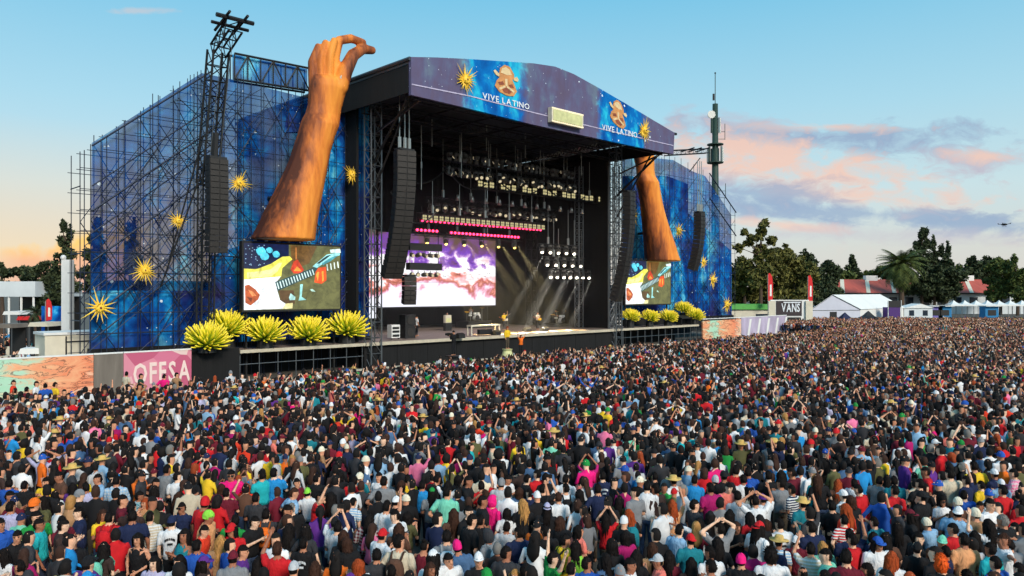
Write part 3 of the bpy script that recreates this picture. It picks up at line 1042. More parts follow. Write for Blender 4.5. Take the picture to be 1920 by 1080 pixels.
M['gal_glow'] = galaxy('printed_blue_nebula', 1.0, 0.0, 2.6, 1.5, 0.42)
M['scr'] = vcol_emit('led_picture', 0.85)
K = lambda x, y: ((x - 105) / 1205.0, (y - 85) / 875.0)      # from a close-up of the left screen


def kp(*xy):
    return [K(xy[i], xy[i + 1]) for i in range(0, len(xy), 2)]


olive, brown, teal = C(96, 96, 56), C(98, 70, 34), C(110, 214, 220)
guitar = [([(0, 0), (1, 0), (1, 1), (0, 1)], olive),
          (kp(660, 90, 1000, 90, 900, 330, 680, 420), C(104, 74, 34)),
          (kp(105, 85, 640, 85, 640, 240, 560, 260, 380, 400, 105, 430), C(12, 24, 62)),
          (kp(520, 700, 700, 700, 720, 880, 600, 900, 540, 850), C(84, 62, 34)),
          (kp(105, 420, 250, 425, 420, 350, 560, 250, 650, 240, 685, 280, 560, 400, 545, 520, 340, 560, 105, 565), C(228, 220, 84)),
          (kp(140, 470, 300, 450, 420, 420, 520, 330, 560, 330, 500, 450, 420, 520, 140, 540), C(240, 236, 150)),
          (kp(105, 560, 540, 515, 480, 600, 500, 710, 530, 830, 600, 880, 690, 890, 680, 945, 105, 955), C(240, 246, 250)),
          (kp(600, 880, 690, 870, 685, 945, 560, 945), C(236, 226, 160)),
          (kp(115, 640, 160, 625, 240, 690, 290, 760, 270, 820, 180, 900, 120, 860), C(176, 84, 44)),
          (kp(150, 690, 210, 720, 250, 770, 200, 780), C(226, 140, 84)), (kp(130, 780, 200, 800, 190, 860), C(120, 54, 30)),
          (kp(660, 420, 700, 310, 750, 280, 830, 420, 790, 470, 700, 470), C(206, 62, 30)),
          (kp(700, 440, 745, 370, 800, 440), C(240, 150, 52)),
          (kp(965, 590, 985, 420, 1010, 390, 1120, 370, 1125, 560, 1060, 610), C(226, 80, 28)),
          (kp(985, 480, 1010, 440, 1030, 450, 1010, 580), C(246, 160, 60)), (kp(1060, 440, 1085, 430, 1090, 560, 1070, 580), C(246, 160, 60)),
          (kp(470, 590, 900, 410, 1000, 360, 1010, 400, 940, 500, 500, 710), C(46, 76, 78)),
          (kp(940, 370, 1130, 200, 1300, 160, 1310, 200, 1180, 250, 1000, 390), C(150, 220, 222)),
          (kp(990, 330, 1130, 215, 1200, 195, 1030, 330), C(28, 52, 54)),
          (kp(1060, 330, 1180, 240, 1290, 200, 1180, 290, 1080, 350), C(70, 150, 160)),
          (kp(1170, 130, 1310, 110, 1320, 170, 1180, 170), C(210, 236, 236)),
          (kp(780, 620, 815, 615, 800, 790, 860, 830, 760, 840, 775, 780), C(150, 216, 214)),
          (kp(640, 800, 660, 740, 720, 790, 715, 830, 650, 835), C(170, 220, 214)),
          (kp(905, 690, 940, 680, 980, 720, 930, 715), C(180, 220, 204)),
          (kp(720, 120, 735, 118, 738, 280, 722, 282), C(190, 120, 60))]
for i in range(14):                                       # bright fret wires along the neck
    f = i / 13.0
    x, y = 500 + f * 440, 640 - f * 190
    guitar.append((kp(x - 12, y - 42 + f * 6, x, y - 44 + f * 6, x + 22, y + 40 - f * 8, x + 10, y + 44 - f * 8), C(214, 240, 236)))
for i in range(4):
    x, y = 1130 + i * 48, 385 - i * 14
    guitar.append((kp(x - 8, y - 50, x + 6, y - 50, x + 16, y + 40, x + 2, y + 40), C(222, 240, 230)))
for cx_, cy_, r_ in ((300, 190, 60), (340, 250, 56), (480, 220, 46), (400, 170, 40)):
    guitar.append(([K(cx_ + r_ * math.cos(a * 0.7) * (1 + 0.15 * math.sin(3 * a)), cy_ + r_ * math.sin(a * 0.7)) for a in range(9)], C(84, 200, 224)))
_rr = random.Random(5)
for i in range(30):
    x, y = _rr.uniform(110, 330), _rr.uniform(100, 380)
    guitar.append((kp(x, y, x + 10, y - 4, x + 14, y + 6, x + 4, y + 9), C(150, 190, 220)))


def side_screen(x0, x1, y0, y1, t, label):
    a, za = W(x0, y0, t)
    b, _ = W(x1, y0, t)
    _, zb = W(x0, y1, t)
    o = sthing('video_screen', label, 'screen', (a + b) / 2, t, zb, 'side video screens')
    w_, h_ = b - a, za - zb
    MB().box(-w_ / 2 - 0.12, w_ / 2 + 0.12, 0, 0.4, -0.12, h_ + 0.12).build('cabinet', M['black'], o)
    picture('picture', guitar, w_, h_, M['scr'], o, -0.02)
    nl = MB()
    for k in range(10):
        nl.box(-w_ / 2 + w_ * k / 9 - 0.05, -w_ / 2 + w_ * k / 9 + 0.05, -0.1, 0.2, h_ + 0.16, h_ + 0.24)
    nl.build('rigging_clamps', M['alu'], o)
    for x in (-w_ / 2 + 0.3, w_ / 2 - 0.3):
        rod('support_post', (x, 0.3, -zb + 0.0), (x, 0.3, -0.12), 0.09, M['black'], o)
        rod('back_stay', (x, 0.4, h_ * 0.8), (x, 2.5, h_ * 0.8), 0.06, M['black'], o)


side_screen(457, 637, 455, 582, 0.9, 'left video screen showing a guitar close-up under the orange arm')
side_screen(1173, 1257, 488, 571, 0.9, 'right video screen showing a guitar close-up under the orange arm')

# main video wall with clouds
TW = 12.0
a, za = W(710, 438, TW)
b, _ = W(929, 446, TW)
zb = 4.25
vw = sthing('video_wall', 'large video wall showing white and pink clouds on violet', 'screen', (a + b) / 2, TW, zb)
w_, h_ = b - a, 11.3 - zb
MB().box(-w_ / 2 - 0.15, w_ / 2 + 0.15, 0.02, 0.5, -0.15, h_ + 0.15).build('cabinet', M['black'], vw)
m, n, bs = new_mat('cloud_picture')
tc = n.n('ShaderNodeTexCoord')
sep = n.n('ShaderNodeSeparateXYZ')
n.l(tc.outputs['Object'], sep.inputs[0])
v_ = n.math('DIVIDE', sep.outputs[2], h_)
u_ = n.math('ADD', n.math('DIVIDE', sep.outputs[0], w_), 0.5)
puff = n.noise(n.mapping(tc.outputs['Object'], loc=(2.0, 0, 0.7), scale=(0.36, 1, 0.5)), 1.0, 7.0, 0.6, 0.4)
puff2 = n.noise(n.mapping(tc.outputs['Object'], loc=(4, 0, 2.2), scale=(0.22, 1, 0.55)), 1.0, 5.0, 0.55, 0.2)
vv = n.math('ADD', v_, n.math('MULTIPLY', n.math('SUBTRACT', puff, 0.5), 1.35))
colr = n.ramp(vv, [(0.0, C(236, 238, 250)), (0.20, C(240, 232, 246)), (0.27, C(226, 150, 176)), (0.34, C(168, 88, 60)), (0.40, C(236, 150, 140)), (0.45, C(250, 246, 250)),
                   (0.64, C(250, 250, 252)), (0.68, C(196, 150, 214)), (0.74, C(116, 62, 180)), (0.86, C(112, 70, 120)), (1.0, C(96, 74, 60))])
colr = n.mix(n.math('MULTIPLY', n.ramp(puff2, [(0.56, 0.0), (0.66, 1.0)]), n.ramp(vv, [(0.3, 0.0), (0.45, 0.8), (0.62, 0.6), (0.68, 0.0)])), colr, C(222, 110, 124))
bs.inputs['Base Color'].default_value = (0.01, 0.01, 0.01, 1)
n.l(colr, bs.inputs['Emission Color'])
bs.inputs['Emission Strength'].default_value = 0.72
M['cloudpic'] = m
for i in range(6):                                     # LED tiles
    for j in range(3):
        MB().box(-w_ / 2 + w_ * i / 6 + 0.008, -w_ / 2 + w_ * (i + 1) / 6 - 0.008, 0, 0.015, h_ * j / 3 + 0.008, h_ * (j + 1) / 3 - 0.008).build('led_panel', M['cloudpic'], vw, (0, 0, 0))
M['inkblack'] = em('picture_black', C(14, 14, 16), 0.02)
bd = MB()
for i in range(16):
    x, z = random.uniform(-0.12, 0.45) * w_, random.uniform(0.42, 0.66) * h_
    q = random.uniform(0.12, 0.3)
    for s_ in (-1, 1):
        bd.add([(x, -0.012, z), (x + s_ * q, -0.012, z + q * random.uniform(0.2, 0.8)), (x + s_ * q * 0.5, -0.012, z - q * 0.15)], [(0, 1, 2)])
bd.build('bird_picture', M['inkblack'], vw)
MB().box(-w_ / 2 - 2.5, -w_ / 2 - 0.3, 0, 0.2, -1.0, h_ + 0.2).build('side_screen_strip', M['cloudpic'], vw)

# ------------------------------------------------------------------ lighting rigs
M['blinder'] = em('added_glow_cream_lens', C(222, 208, 150), 0.42)  # unlit lens; emission stands in for light falling on it
M['lampbody'] = pm('lamp_housing', C(84, 80, 76), 0.4, 0.3, 0.2, 8.0)
M['lens'] = em('added_glow_warm_lens', C(226, 208, 168), 0.5)  # faint emission imitates warm light caught by the lamps
M['redlamp'] = em('red_led', C(255, 40, 84), 5.0)
M['whitelamp'] = em('white_lamp', C(255, 246, 220), 6.0)
M['goldlamp'] = em('amber_lamp', C(255, 208, 96), 3.0)
_bl = MB()
_bl.box(-0.30, 0.30, 0.0, 0.22, -0.30, 0.30)
BLB = _bl.mesh('blinder_case', [M['lampbody']])
_bl = MB()
for x in (-0.14, 0.14):
    for z in (-0.14, 0.14):
        _bl.tube((x, 0.0, z), (x, -0.05, z), 0.125, 0.115, 10)
BLL = _bl.mesh('blinder_lenses', [M['blinder']])
_mh = MB()
_mh.box(-0.16, 0.16, -0.14, 0.14, -0.12, 0.12)
_mh.box(-0.24, -0.19, -0.06, 0.06, -0.58, -0.05)
_mh.box(0.19, 0.24, -0.06, 0.06, -0.58, -0.05)
MHB = _mh.mesh('moving_head_yoke', [M['lampbody']])
_mh = MB()
_mh.rings([[(r * math.cos(2 * math.pi * i / 10), y, r * math.sin(2 * math.pi * i / 10)) for i in range(10)] for y, r in ((0.26, 0.12), (0.12, 0.19), (-0.12, 0.19), (-0.28, 0.16))])
MHH = _mh.mesh('moving_head_body', [M['lampbody']], True)
MHL = MB().tube((0, -0.28, 0), (0, -0.31, 0), 0.145, 0.13, 10).mesh('moving_head_lens', [M['lens']])
MHW = MB().tube((0, -0.28, 0), (0, -0.31, 0), 0.145, 0.13, 10).mesh('moving_head_lit', [M['whitelamp']])
MHG = MB().tube((0, -0.28, 0), (0, -0.31, 0), 0.145, 0.13, 10).mesh('moving_head_amber', [M['goldlamp']])
_pc = MB()
_pc.rings([[(r * math.cos(2 * math.pi * i / 10), r * math.sin(2 * math.pi * i / 10), z) for i in range(10)] for z, r in ((0.25, 0.1), (0.1, 0.13), (-0.25, 0.2))])
PARM = _pc.mesh('par_can', [M['alu']], True)


ORD = {}


def nth(row):
    ORD[row] = ORD.get(row, 0) + 1
    k = ORD[row]
    return '%d%s' % (k, 'th' if 10 < k % 100 < 14 else {1: 'st', 2: 'nd', 3: 'rd'}.get(k % 10, 'th'))


def blinder(s, t, z, row, sc=1.0):
    o = sthing('blinder_lamp', 'four-eyed cream blinder lamp, %s from the left in the %s' % (nth('b' + row), row), 'stage lamp', s, t, z, 'blinder lamps in the %s' % row)
    o.scale = (sc, sc, sc)
    link_obj('case', BLB, o)
    link_obj('lens', BLL, o)
    return o


def moving_head(s, t, z, row, tilt, pan, lens=None, up=False):
    o = sthing('moving_head_lamp', 'swivelling stage lamp, %s from the left in the %s' % (nth('m' + row), row), 'stage lamp', s, t, z, 'swivelling lamps in the %s' % row)
    if up:
        o.rotation_euler = (R(180), 0, YAW)
    o.rotation_euler = (o.rotation_euler[0], 0, YAW + pan)
    link_obj('yoke', MHB, o)
    h = link_obj('lamp_head', MHH, o, (0, 0, -0.45), (tilt, 0, 0))
    link_obj('lens', lens or MHL, h)
    return o


def rig(label, s0, s1, t, z, hang=19.0, w=0.5, n_h=5):
    o = sthing('lighting_truss', label, 'truss', 0, t, z)
    truss(o, (s0, 0, 0), (s1, 0, 0), w, 0.035, 0.7, M['truss'])
    for i in range(n_h):
        x = s0 + (s1 - s0) * (i + 0.5) / n_h
        rod('hanging_wire', (x, 0, w / 2), (x, 0, hang - z), 0.025, M['alu'], o)
        rod('hoist', (x, 0, w / 2), (x, 0, w / 2 + 0.7), 0.12, M['alu'], o)
    return o


rig('upper front lighting truss crowded with dark lamps', 6.0, 22.5, 2.0, 16.4)
for i in range(26):
    s = 6.3 + 16.0 * i / 25
    moving_head(s, 2.0 + random.uniform(-0.25, 0.25), 16.1, 'upper front truss', R(random.uniform(-50, 50)), R(random.uniform(-70, 70)))
for i in range(22):
    s = 6.6 + 15.6 * i / 21
    moving_head(s, 2.0 + random.uniform(-0.2, 0.2), 16.85, 'top row of the upper front truss', R(random.uniform(-50, 50)), R(random.uniform(-70, 70)), up=True)
rig('second lighting truss carrying a row of cream blinders', 10.4, 27.6, 3.0, 15.1)
for i in range(13):
    s = 10.6 + 16.6 * i / 12
    blinder(s, 2.7, 15.25, 'second truss', 0.95)
    if i % 2 == 0:
        blinder(s + 0.66, 2.7, 15.2, 'second truss', 0.85)
for i in range(11):
    s = 8.6 + 16.6 * i / 10
    o = sthing('par_can_lamp', 'small silver par can, %s from the left under the second truss' % nth('par'), 'stage lamp', s, 3.4, 13.9, 'par cans under the second truss')
    link_obj('can', PARM, o)
    rod('hook', (0, 0, 0.25), (0, 0, 0.9), 0.02, M['black'], o)
rig('third lighting truss with hanging swivelling lamps', 6.0, 22.0, 4.2, 13.6)
for i in range(20):
    s = 6.2 + 15.6 * i / 19
    moving_head(s, 4.2, 13.3, 'third truss', R(random.uniform(-40, 40)), R(random.uniform(-70, 70)))
rig('lowest lighting truss with beige lamps and red bulbs', 4.0, 18.9, 3.0, 12.0, 15.0)
for i in range(25):
    s = 4.4 + 14.2 * i / 24
    blinder(s, 2.65, 11.85, 'lowest truss', 0.78)
RDB = MB().ball((0, 0, 0), 0.105, 8, 5).mesh('red_bulb', [M['redlamp']], True)
for row, (xa, xb, ya, yb, t, nb) in enumerate(((787, 1016, 410, 430, 3.0, 31), (778, 822, 428, 432, 3.4, 6), (842, 974, 433, 444, 3.4, 20))):
    qa, qb = W(xa, ya, t), W(xb, yb, t)
    zz = (qa[1] + qb[1]) / 2
    o = sthing('red_lamp_bar', ['long upper bar of glowing red bulbs', 'short lower left bar of glowing red bulbs', 'lower bar of glowing red bulbs over the video wall'][row], 'light bar', 0, t, zz - 0.1)
    MB().box(qa[0], qb[0], 0.02, 0.25, -0.12, 0.12).build('bar', M['black'], o)
    for i in range(nb):
        link_obj('bulb', RDB, o, (qa[0] + (qb[0] - qa[0]) * (i + 0.5) / nb, -0.06, 0))
    for x in (qa[0] + 0.3, qb[0] - 0.3):
        rod('hanger', (x, 0.1, 0.1), (x, 0.1, 1.2), 0.03, M['truss'], o)
# amber lamps shooting down below the red bars
amber_rig = rig('thin truss of amber lamps before the video wall', 6.5, 20.0, 7.0, 10.9, 14.0, 0.35, 4)
amber_spots = []
for i in range(6):
    s = 8.0 + 11.0 * i / 5
    moving_head(s, 7.0, 10.75, 'amber truss', R(58), R(-25), MHG)
    amber_spots.append((s, 7.0, 10.3))
# side lamp towers: three rows of lit white lamps at stage right
lit = []
for row, (xa, xb, y0, y1, n_) in enumerate(((1016, 1076, 473, 471, 5), (1026, 1088, 497, 494, 5), (1032, 1104, 520, 516, 7))):
    t = 4.0
    qa, qb = W(xa, y0, t), W(xb, y1, t)
    o = rig(['top ladder bar of lit white lamps beside the drums', 'middle ladder bar of lit white lamps beside the drums', 'bottom ladder bar of lit white lamps beside the drums'][row], qa[0] - 0.6, qb[0] + 0.6, t, (qa[1] + qb[1]) / 2 + 0.55, 14.0 - row, 0.3, 2)
    for i in range(n_):
        s = qa[0] + (qb[0] - qa[0]) * i / (n_ - 1)
        moving_head(s, t, (qa[1] + qb[1]) / 2 + 0.5, ['top lit bar', 'middle lit bar', 'bottom lit bar'][row], R(48), R(-38), MHW)
        lit.append((s, t, (qa[1] + qb[1]) / 2))
for i, (px, py) in enumerate(((790, 320), (810, 240), (985, 265), (912, 250), (1090, 300), (865, 300))):
    q = W(px, py, 1.0)
    o = sthing('hanging_wire', ['pale rigging wire beside left speakers', 'long pale wire left of upper truss', 'pale wire over the centre of upper truss', 'pale wire over left of upper truss', 'pale wire near the right tower', 'thin wire above the leftmost dark lamps'][i], 'wire', q[0], 1.0, 0, 'rigging wires')
    rod('wire', (0, 0, q[1] - 1.5), (0, 0, 19.0), 0.03, M['alu'], o)
    rod('wire_clamp', (0, 0, q[1] + 0.2), (0, 0, q[1] + 0.7), 0.07, M['alu'], o)
# drooping cable bundles between the trusses
for k, (sa_, za_, sb_, zb_, t_, dr_) in enumerate(((0.2, 13.5, 4.6, 12.2, 1.5, 1.6), (1.0, 15.2, 6.2, 16.2, 1.8, 1.2), (6.5, 16.2, 11.0, 15.2, 2.4, 1.0), (12.0, 16.1, 17.5, 15.2, 2.4, 0.9), (18.0, 16.1, 24.5, 15.2, 2.4, 0.9), (8.0, 13.4, 14.0, 13.4, 3.9, 0.7), (15.0, 13.4, 21.5, 13.4, 3.9, 0.7))):
    o = sthing('cable_bundle', 'drooping dark cable bundle, %s from the left in the lighting rig' % ('first', 'second', 'third', 'fourth', 'fifth', 'sixth', 'seventh')[k], 'cable', 0, t_, 0, 'cable bundles')
    cb = MB()
    pr_ = None
    for q in range(13):
        f = q / 12
        pt = (sa_ + (sb_ - sa_) * f, 0, za_ + (zb_ - za_) * f - dr_ * 4 * f * (1 - f))
        if pr_:
            cb.tube(pr_, pt, 0.06, seg=6, cap=False)
        pr_ = pt
    cb.build('cable', M['truss'], o)
# pale truss standing in for light through gaps in the right roof
br = sthing('gap_light_truss', 'pale ladder truss imitating light through a gap in the right roof', 'truss', 0, 0, 0)
p, q = W(1005, 300, 12), W(1125, 272, 2)
truss(br, (p[0], 12, p[1]), (q[0], 2, q[1]), 0.6, 0.06, 0.6, M['alu'], dr=0.05)
# square truss leg beside the right tower
lg = sthing('truss_leg', 'pale laced truss leg at the right edge of the stage opening', 'truss', 27.6, 1.2, 0)
truss(lg, (0, 0, DZ), (0, 0, 18.6), 0.8, 0.06, 0.8, M['steel'])
lg2 = sthing('truss_leg', 'slim laced truss leg left of the inner right speakers', 'truss', 25.4, 4.0, 0)
truss(lg2, (0, 0, DZ), (0, 0, 18.6), 0.6, 0.05, 0.7, M['steel'])
# stacked side fill platforms hanging in front of the video wall at left
for k, (py, lab) in enumerate(((461, 'upper'), (498, 'lower'))):
    qa, qb = W(765, py, 5.0), W(825, py, 5.0)
    o = sthing('lamp_shelf', '%s dark hanging shelf of lamps before the video wall' % lab, 'truss', (qa[0] + qb[0]) / 2, 5.0, qa[1])
    hw = (qb[0] - qa[0]) / 2
    MB().box(-hw, hw, -0.3, 0.3, -0.35, 0.25).build('shelf_box', M['black'], o)
    for i in range(5):
        x = -hw + 0.4 + i * (2 * hw - 0.8) / 4
        c = link_obj('lamp', MHH, o, (x, 0, -0.75), (R(random.uniform(-30, 30)), 0, R(random.uniform(-40, 40))))
        link_obj('lens', MHL, c)
        rod('bracket', (x, 0, -0.4), (x, 0, -0.7), 0.04, M['alu'], o)
    rod('hanger', (-hw + 0.2, 0, 0.2), (-hw + 0.2, 0, 6), 0.04, M['truss'], o)
    rod('hanger', (hw - 0.2, 0, 0.2), (hw - 0.2, 0, 6), 0.04, M['truss'], o)

# lamps' real light: narrow spots from the lit lamps
def spot(s, t, z, target, energy, col, size, name):
    d = bpy.data.lights.new(name, 'SPOT')
    d.energy = energy
    d.color = col
    d.spot_size = R(size)
    d.spot_blend = 0.4
    d.shadow_soft_size = 0.12
    o = bpy.data.objects.new(name, d)
    COL.objects.link(o)
    o.location = SW(s, t, z)
    dv = SW(*target) - o.location
    o.rotation_euler = (-dv).to_track_quat('Z', 'Y').to_euler()
    return o


for i, (s, t, z) in enumerate(lit):
    if i % 2 == 0:
        spot(s, t - 0.5, z - 0.1, (s - 7, t - 2.5, z - 6.5), 55000, (1.0, 0.95, 0.82), 5, 'stage_lamp_light')
for i, (s, t, z) in enumerate(amber_spots):
    spot(s, t - 0.4, z, (s + 3, 2.0, DZ), 22000, (1.0, 0.78, 0.36), 16, 'amber_lamp_light')

# stage smoke that the lamps shine through
m = bpy.data.materials.new('stage_smoke')
m.use_nodes = True
m.node_tree.nodes.clear()
_o = m.node_tree.nodes.new('ShaderNodeOutputMaterial')
_v = m.node_tree.nodes.new('ShaderNodeVolumePrincipled')
_v.inputs['Density'].default_value = 0.0042
_v.inputs['Color'].default_value = (0.9, 0.9, 0.9, 1)
_v.inputs['Anisotropy'].default_value = 0.2
m.node_tree.links.new(_v.outputs[0], _o.inputs['Volume'])
sm_ = sthing('stage_smoke', 'thin smoke hanging under the stage roof', 'smoke', 0, 0, 0)
MB().box(-2.3, 26.9, 0.8, 20.0, DZ + 0.05, 16.0).build('smoke', m, sm_)
sm_['kind'] = 'stuff'

# ------------------------------------------------------------------ yellow agave sculptures
m, n, bs = new_mat('yellow_agave_leaf')
tc = n.n('ShaderNodeTexCoord')
sep = n.n('ShaderNodeSeparateXYZ')
n.l(tc.outputs['Object'], sep.inputs[0])
oi = n.n('ShaderNodeObjectInfo')
gr = n.ramp(n.math('ADD', sep.outputs[2], n.math('MULTIPLY', n.noise(tc.outputs['Object'], 4.0, 3.0), 0.2)), [(0.40, C(84, 124, 30)), (0.70, C(164, 190, 36)), (0.92, C(236, 220, 34)), (1.15, C(250, 226, 60))])
n.l(n.mix(n.math('MULTIPLY', oi.outputs['Random'], 0.22), gr, C(232, 190, 20)), bs.inputs['Base Color'])
bs.inputs['Roughness'].default_value = 0.55
M['agave'] = m
_lf = MB()
_prof = [(0.0, 0.05, 0.0), (0.35, 0.085, 0.01), (0.72, 0.075, 0.03), (1.0, 0.008, 0.10)]
_rg = []
for z, wd, y in _prof:
    _rg.append([(-wd, -y - wd * 0.35, z), (0, -y - 0.05, z), (wd, -y - wd * 0.35, z), (0, -y + 0.03, z)])
_lf.rings(_rg)
LEAF = _lf.mesh('agave_leaf', [M['agave']], True)


def agave(px, py_base, wpx, t, label):
    s, z = W(px, py_base, t)
    Yd = SW(s, t).y
    wd = wpx / F_PX * Yd
    z = max(z, DZ)
    o = sthing('agave_sculpture', label, 'agave', s, t, DZ, 'yellow agave sculptures')
    k = random.Random(int(px))
    base = z - DZ
    MB().rings([[(r * math.cos(2 * math.pi * i / 12), r * math.sin(2 * math.pi * i / 12), zz) for i in range(12)] for zz, r in ((0, wd * 0.2), (base + 0.1, wd * 0.17))]).build('pot', M['black'], o)
    nl = 120
    for i in range(nl):
        f = (i + 0.5) / nl
        el = R(88) - f ** 0.8 * R(90)
        az = i * 2.39996 + k.uniform(-0.15, 0.15)
        L = wd * 0.53 * (0.85 + 0.2 * math.sin(f * 3.1)) * k.uniform(0.9, 1.1)
        lf = link_obj('leaf', LEAF, o, (0, 0, base + 0.12 + wd * 0.04), scale=(L * 0.95, L * 0.95, L))
        lf.rotation_mode = 'QUATERNION'
        lf.rotation_quaternion = Quaternion((1, 0, 0), R(16)) @ Quaternion((0, 0, 1), az) @ Quaternion((1, 0, 0), el - math.pi / 2)
    return o


AG = [(388, 655, 86, -0.2, 'yellow agave lowest and leftmost by the black ramp wall'), (425, 630, 82, 1.6, 'yellow agave set back behind the leftmost one'), (497, 641, 80, 0.6, 'yellow agave under the guitar hand on left screen'),
      (577, 639, 82, 0.6, 'yellow agave below the middle of the left screen'), (650, 630, 82, 1.0, 'yellow agave nearest the left stage tower'),
      (1182, 602, 38, 0.6, 'yellow agave nearest the right stage tower'), (1218, 603, 38, 0.6, 'yellow agave below the middle of right screen'), (1252, 603, 38, 0.6, 'yellow agave under the right edge of right screen'),
      (1281, 588, 38, 1.8, 'raised yellow agave behind the rightmost pair'), (1302, 600, 38, 0.6, 'yellow agave at the right end of the right platform')]
for a_ in AG:
    agave(*a_)
# ------------------------------------------------------------------ banner walls beside the stage
m, n, bs = new_mat('coloured_banner_print')
tc = n.n('ShaderNodeTexCoord')
vo = n.n('ShaderNodeTexVoronoi')
vo.inputs['Scale'].default_value = 0.5
n.l(n.mapping(tc.outputs['Object'], loc=(0, 0.3, 0.2)), vo.inputs['Vector'])
sc_ = n.n('ShaderNodeSeparateColor')
n.l(vo.outputs['Color'], sc_.inputs[0])
n.l(n.ramp(sc_.outputs[0], [(0.0, C(206, 112, 142)), (0.2, C(226, 172, 178)), (0.4, C(190, 88, 120)), (0.55, C(224, 196, 192)), (0.75, C(214, 134, 154)), (0.9, C(228, 200, 196))], 'CONSTANT'), bs.inputs['Base Color'])
bs.inputs['Roughness'].default_value = 0.7
M['pinkprint'] = m
m, n, bs = new_mat('painted_mural_print')
tc = n.n('ShaderNodeTexCoord')
sep = n.n('ShaderNodeSeparateXYZ')
n.l(tc.outputs['Object'], sep.inputs[0])
nz = n.noise(n.mapping(tc.outputs['Object'], rot=(0, R(35), 0), scale=(0.5, 1, 1.6)), 1.0, 5.0, 0.65, 1.4)
base_ = n.ramp(n.math('ADD', n.math('MULTIPLY', n.math('PINGPONG', n.math('ADD', sep.outputs[0], 25.8), 7.0), 0.10), n.math('MULTIPLY', n.math('SUBTRACT', nz, 0.3), 0.9)), [(0.05, C(168, 214, 184)), (0.22, C(176, 216, 190)), (0.34, C(238, 176, 132)), (0.6, C(232, 132, 92)), (0.8, C(240, 214, 184)), (1.0, C(226, 140, 100))])
ln = n.math('LESS_THAN', n.math('ABSOLUTE', n.math('SUBTRACT', nz, 0.52)), 0.016)
n.l(n.mix(n.math('MULTIPLY', ln, 0.7), base_, C(96, 60, 48)), bs.inputs['Base Color'])
bs.inputs['Roughness'].default_value = 0.7
M['mural'] = m
M['greycloth'] = pm('grey_brown_cloth', C(116, 108, 100), 0.9, 0, 0.25, 0.8, 0.3, stretch=(2, 1, 0.3))

bw = sthing('banner_wall', 'printed hoarding left of the stage with mural, grey and pink panels', 'hoarding', 0, -0.5, 0)
x0, x1, x2, x3 = (W(x, 670, -0.5)[0] for x in (-60, 176, 232, 359))
MB().box(x0, x1 - 0.02, 0, 0.15, 0, 2.2).build('mural_panel', M['mural'], bw)
MB().box(x1, x2 - 0.02, 0, 0.15, 0, 2.2).build('grey_panel', M['greycloth'], bw)
MB().box(x2, x3, 0, 0.15, 0, 2.2).build('pink_panel', M['pinkprint'], bw)
for (a, b) in ((x0, x1 - 0.03), (x1, x2 - 0.03), (x2, x3)):
    MB().box(a, b, -0.02, 0.17, 2.2, 2.28).build('top_rail', M['white'], bw)
m_let = pm('pale_letter_print', C(234, 208, 202), 0.7, var=0.04)
la, lb = W(250, 700, -0.55)[0], W(357, 700, -0.55)[0]
letters('OFFSA', bw, (la, 0.95), (lb, 0.95), -0.03, 1.25, m_let, bold=0.02)
rod('prop', (x1, 1.2, 0), (x1, 0.2, 1.9), 0.04, M['steel'], bw)
rod('prop', (x2, 1.2, 0), (x2, 0.2, 1.9), 0.04, M['steel'], bw)

br_ = sthing('banner_wall', 'printed hoarding right of the stage with mural and lilac panels', 'hoarding', 0, -0.5, 0)
x0, x1, x2 = (W(x, 615, -0.5)[0] for x in (1318, 1390, 1475))
M['lilacprint'] = pm('lilac_print', C(176, 164, 188), 0.7, 0, 0.3, 0.7, stretch=(1, 1, 0.4))
MB().box(x0, x1 - 0.05, 0, 0.15, 0, 2.35).build('mural_panel', M['mural'], br_, (0, 0, 0))
MB().box(x1, x2, 0, 0.15, 0, 2.5).build('lilac_panel', M['lilacprint'], br_)
MB().box(x0, x2, -0.02, 0.17, 2.52, 2.6).build('top_rail', M['white'], br_)
for i in range(5):
    x = x1 + (x2 - x1) * (0.12 + 0.2 * i)
    MB().prism([(x, 0.3), (x + 0.5, 0.3), (x + 1.1, 2.3), (x + 0.6, 2.3)], -0.03, -0.004, 'y').build('white_bar_print', M['white'], br_)

# crowd barrier
bar = sthing('crowd_barrier', 'metal crowd barrier with pale top edge before the stage', 'barrier', 0, -9.6, 0)
k = 0
x = -13.0
while x < 40:
    MB().box(x + 0.02, x + 2.38, 0, 0.06, 0.1, 1.15).build('barrier_panel', M['steel'], bar)
    MB().box(x + 0.02, x + 2.38, -0.05, 0.35, 1.15, 1.22).build('top_plate', M['edge'], bar)
    x += 2.4

# ------------------------------------------------------------------ items on stage
def stage_at(px, py):
    """stage floor position under a photo pixel"""
    Y = F_PX * (CAM_H - DZ) / (py - HOR)
    return LOC((px - 960) / F_PX * Y, Y)


s, t = stage_at(738, 636)
o = sthing('road_case', 'white equipment rack case at the left end of the stage', 'case', s, t, DZ)
MB().box(-0.4, 0.4, -0.3, 0.3, 0.12, 1.15).build('case_body', M['white'], o)
for z in (0.3, 0.62, 0.9):
    MB().box(-0.32, 0.32, -0.33, -0.302, z - 0.09, z + 0.09).build('rack_unit', M['black'], o)
for x in (-0.33, 0.33):
    MB().ball((0, 0, 0), 0.07, 8, 5).build('castor', M['black'], o, (x, -0.2, 0.06))
s, t = stage_at(764, 634)
o = sthing('speaker_stack', 'grey-brown speaker stack on the left of the stage', 'speakers', s, t, DZ)
MB().box(-0.5, 0.5, -0.4, 0.4, 0.0, 1.0).build('cabinet', M['cab'], o)
MB().box(-0.5, 0.5, -0.4, 0.4, 1.02, 1.9).build('cabinet', M['cab'], o)
for z in (0.5, 1.46):
    MB().tube((0, -0.41, z), (0, -0.44, z), 0.34, seg=16).build('grille', M['grille'], o)
s, t = stage_at(839, 620)
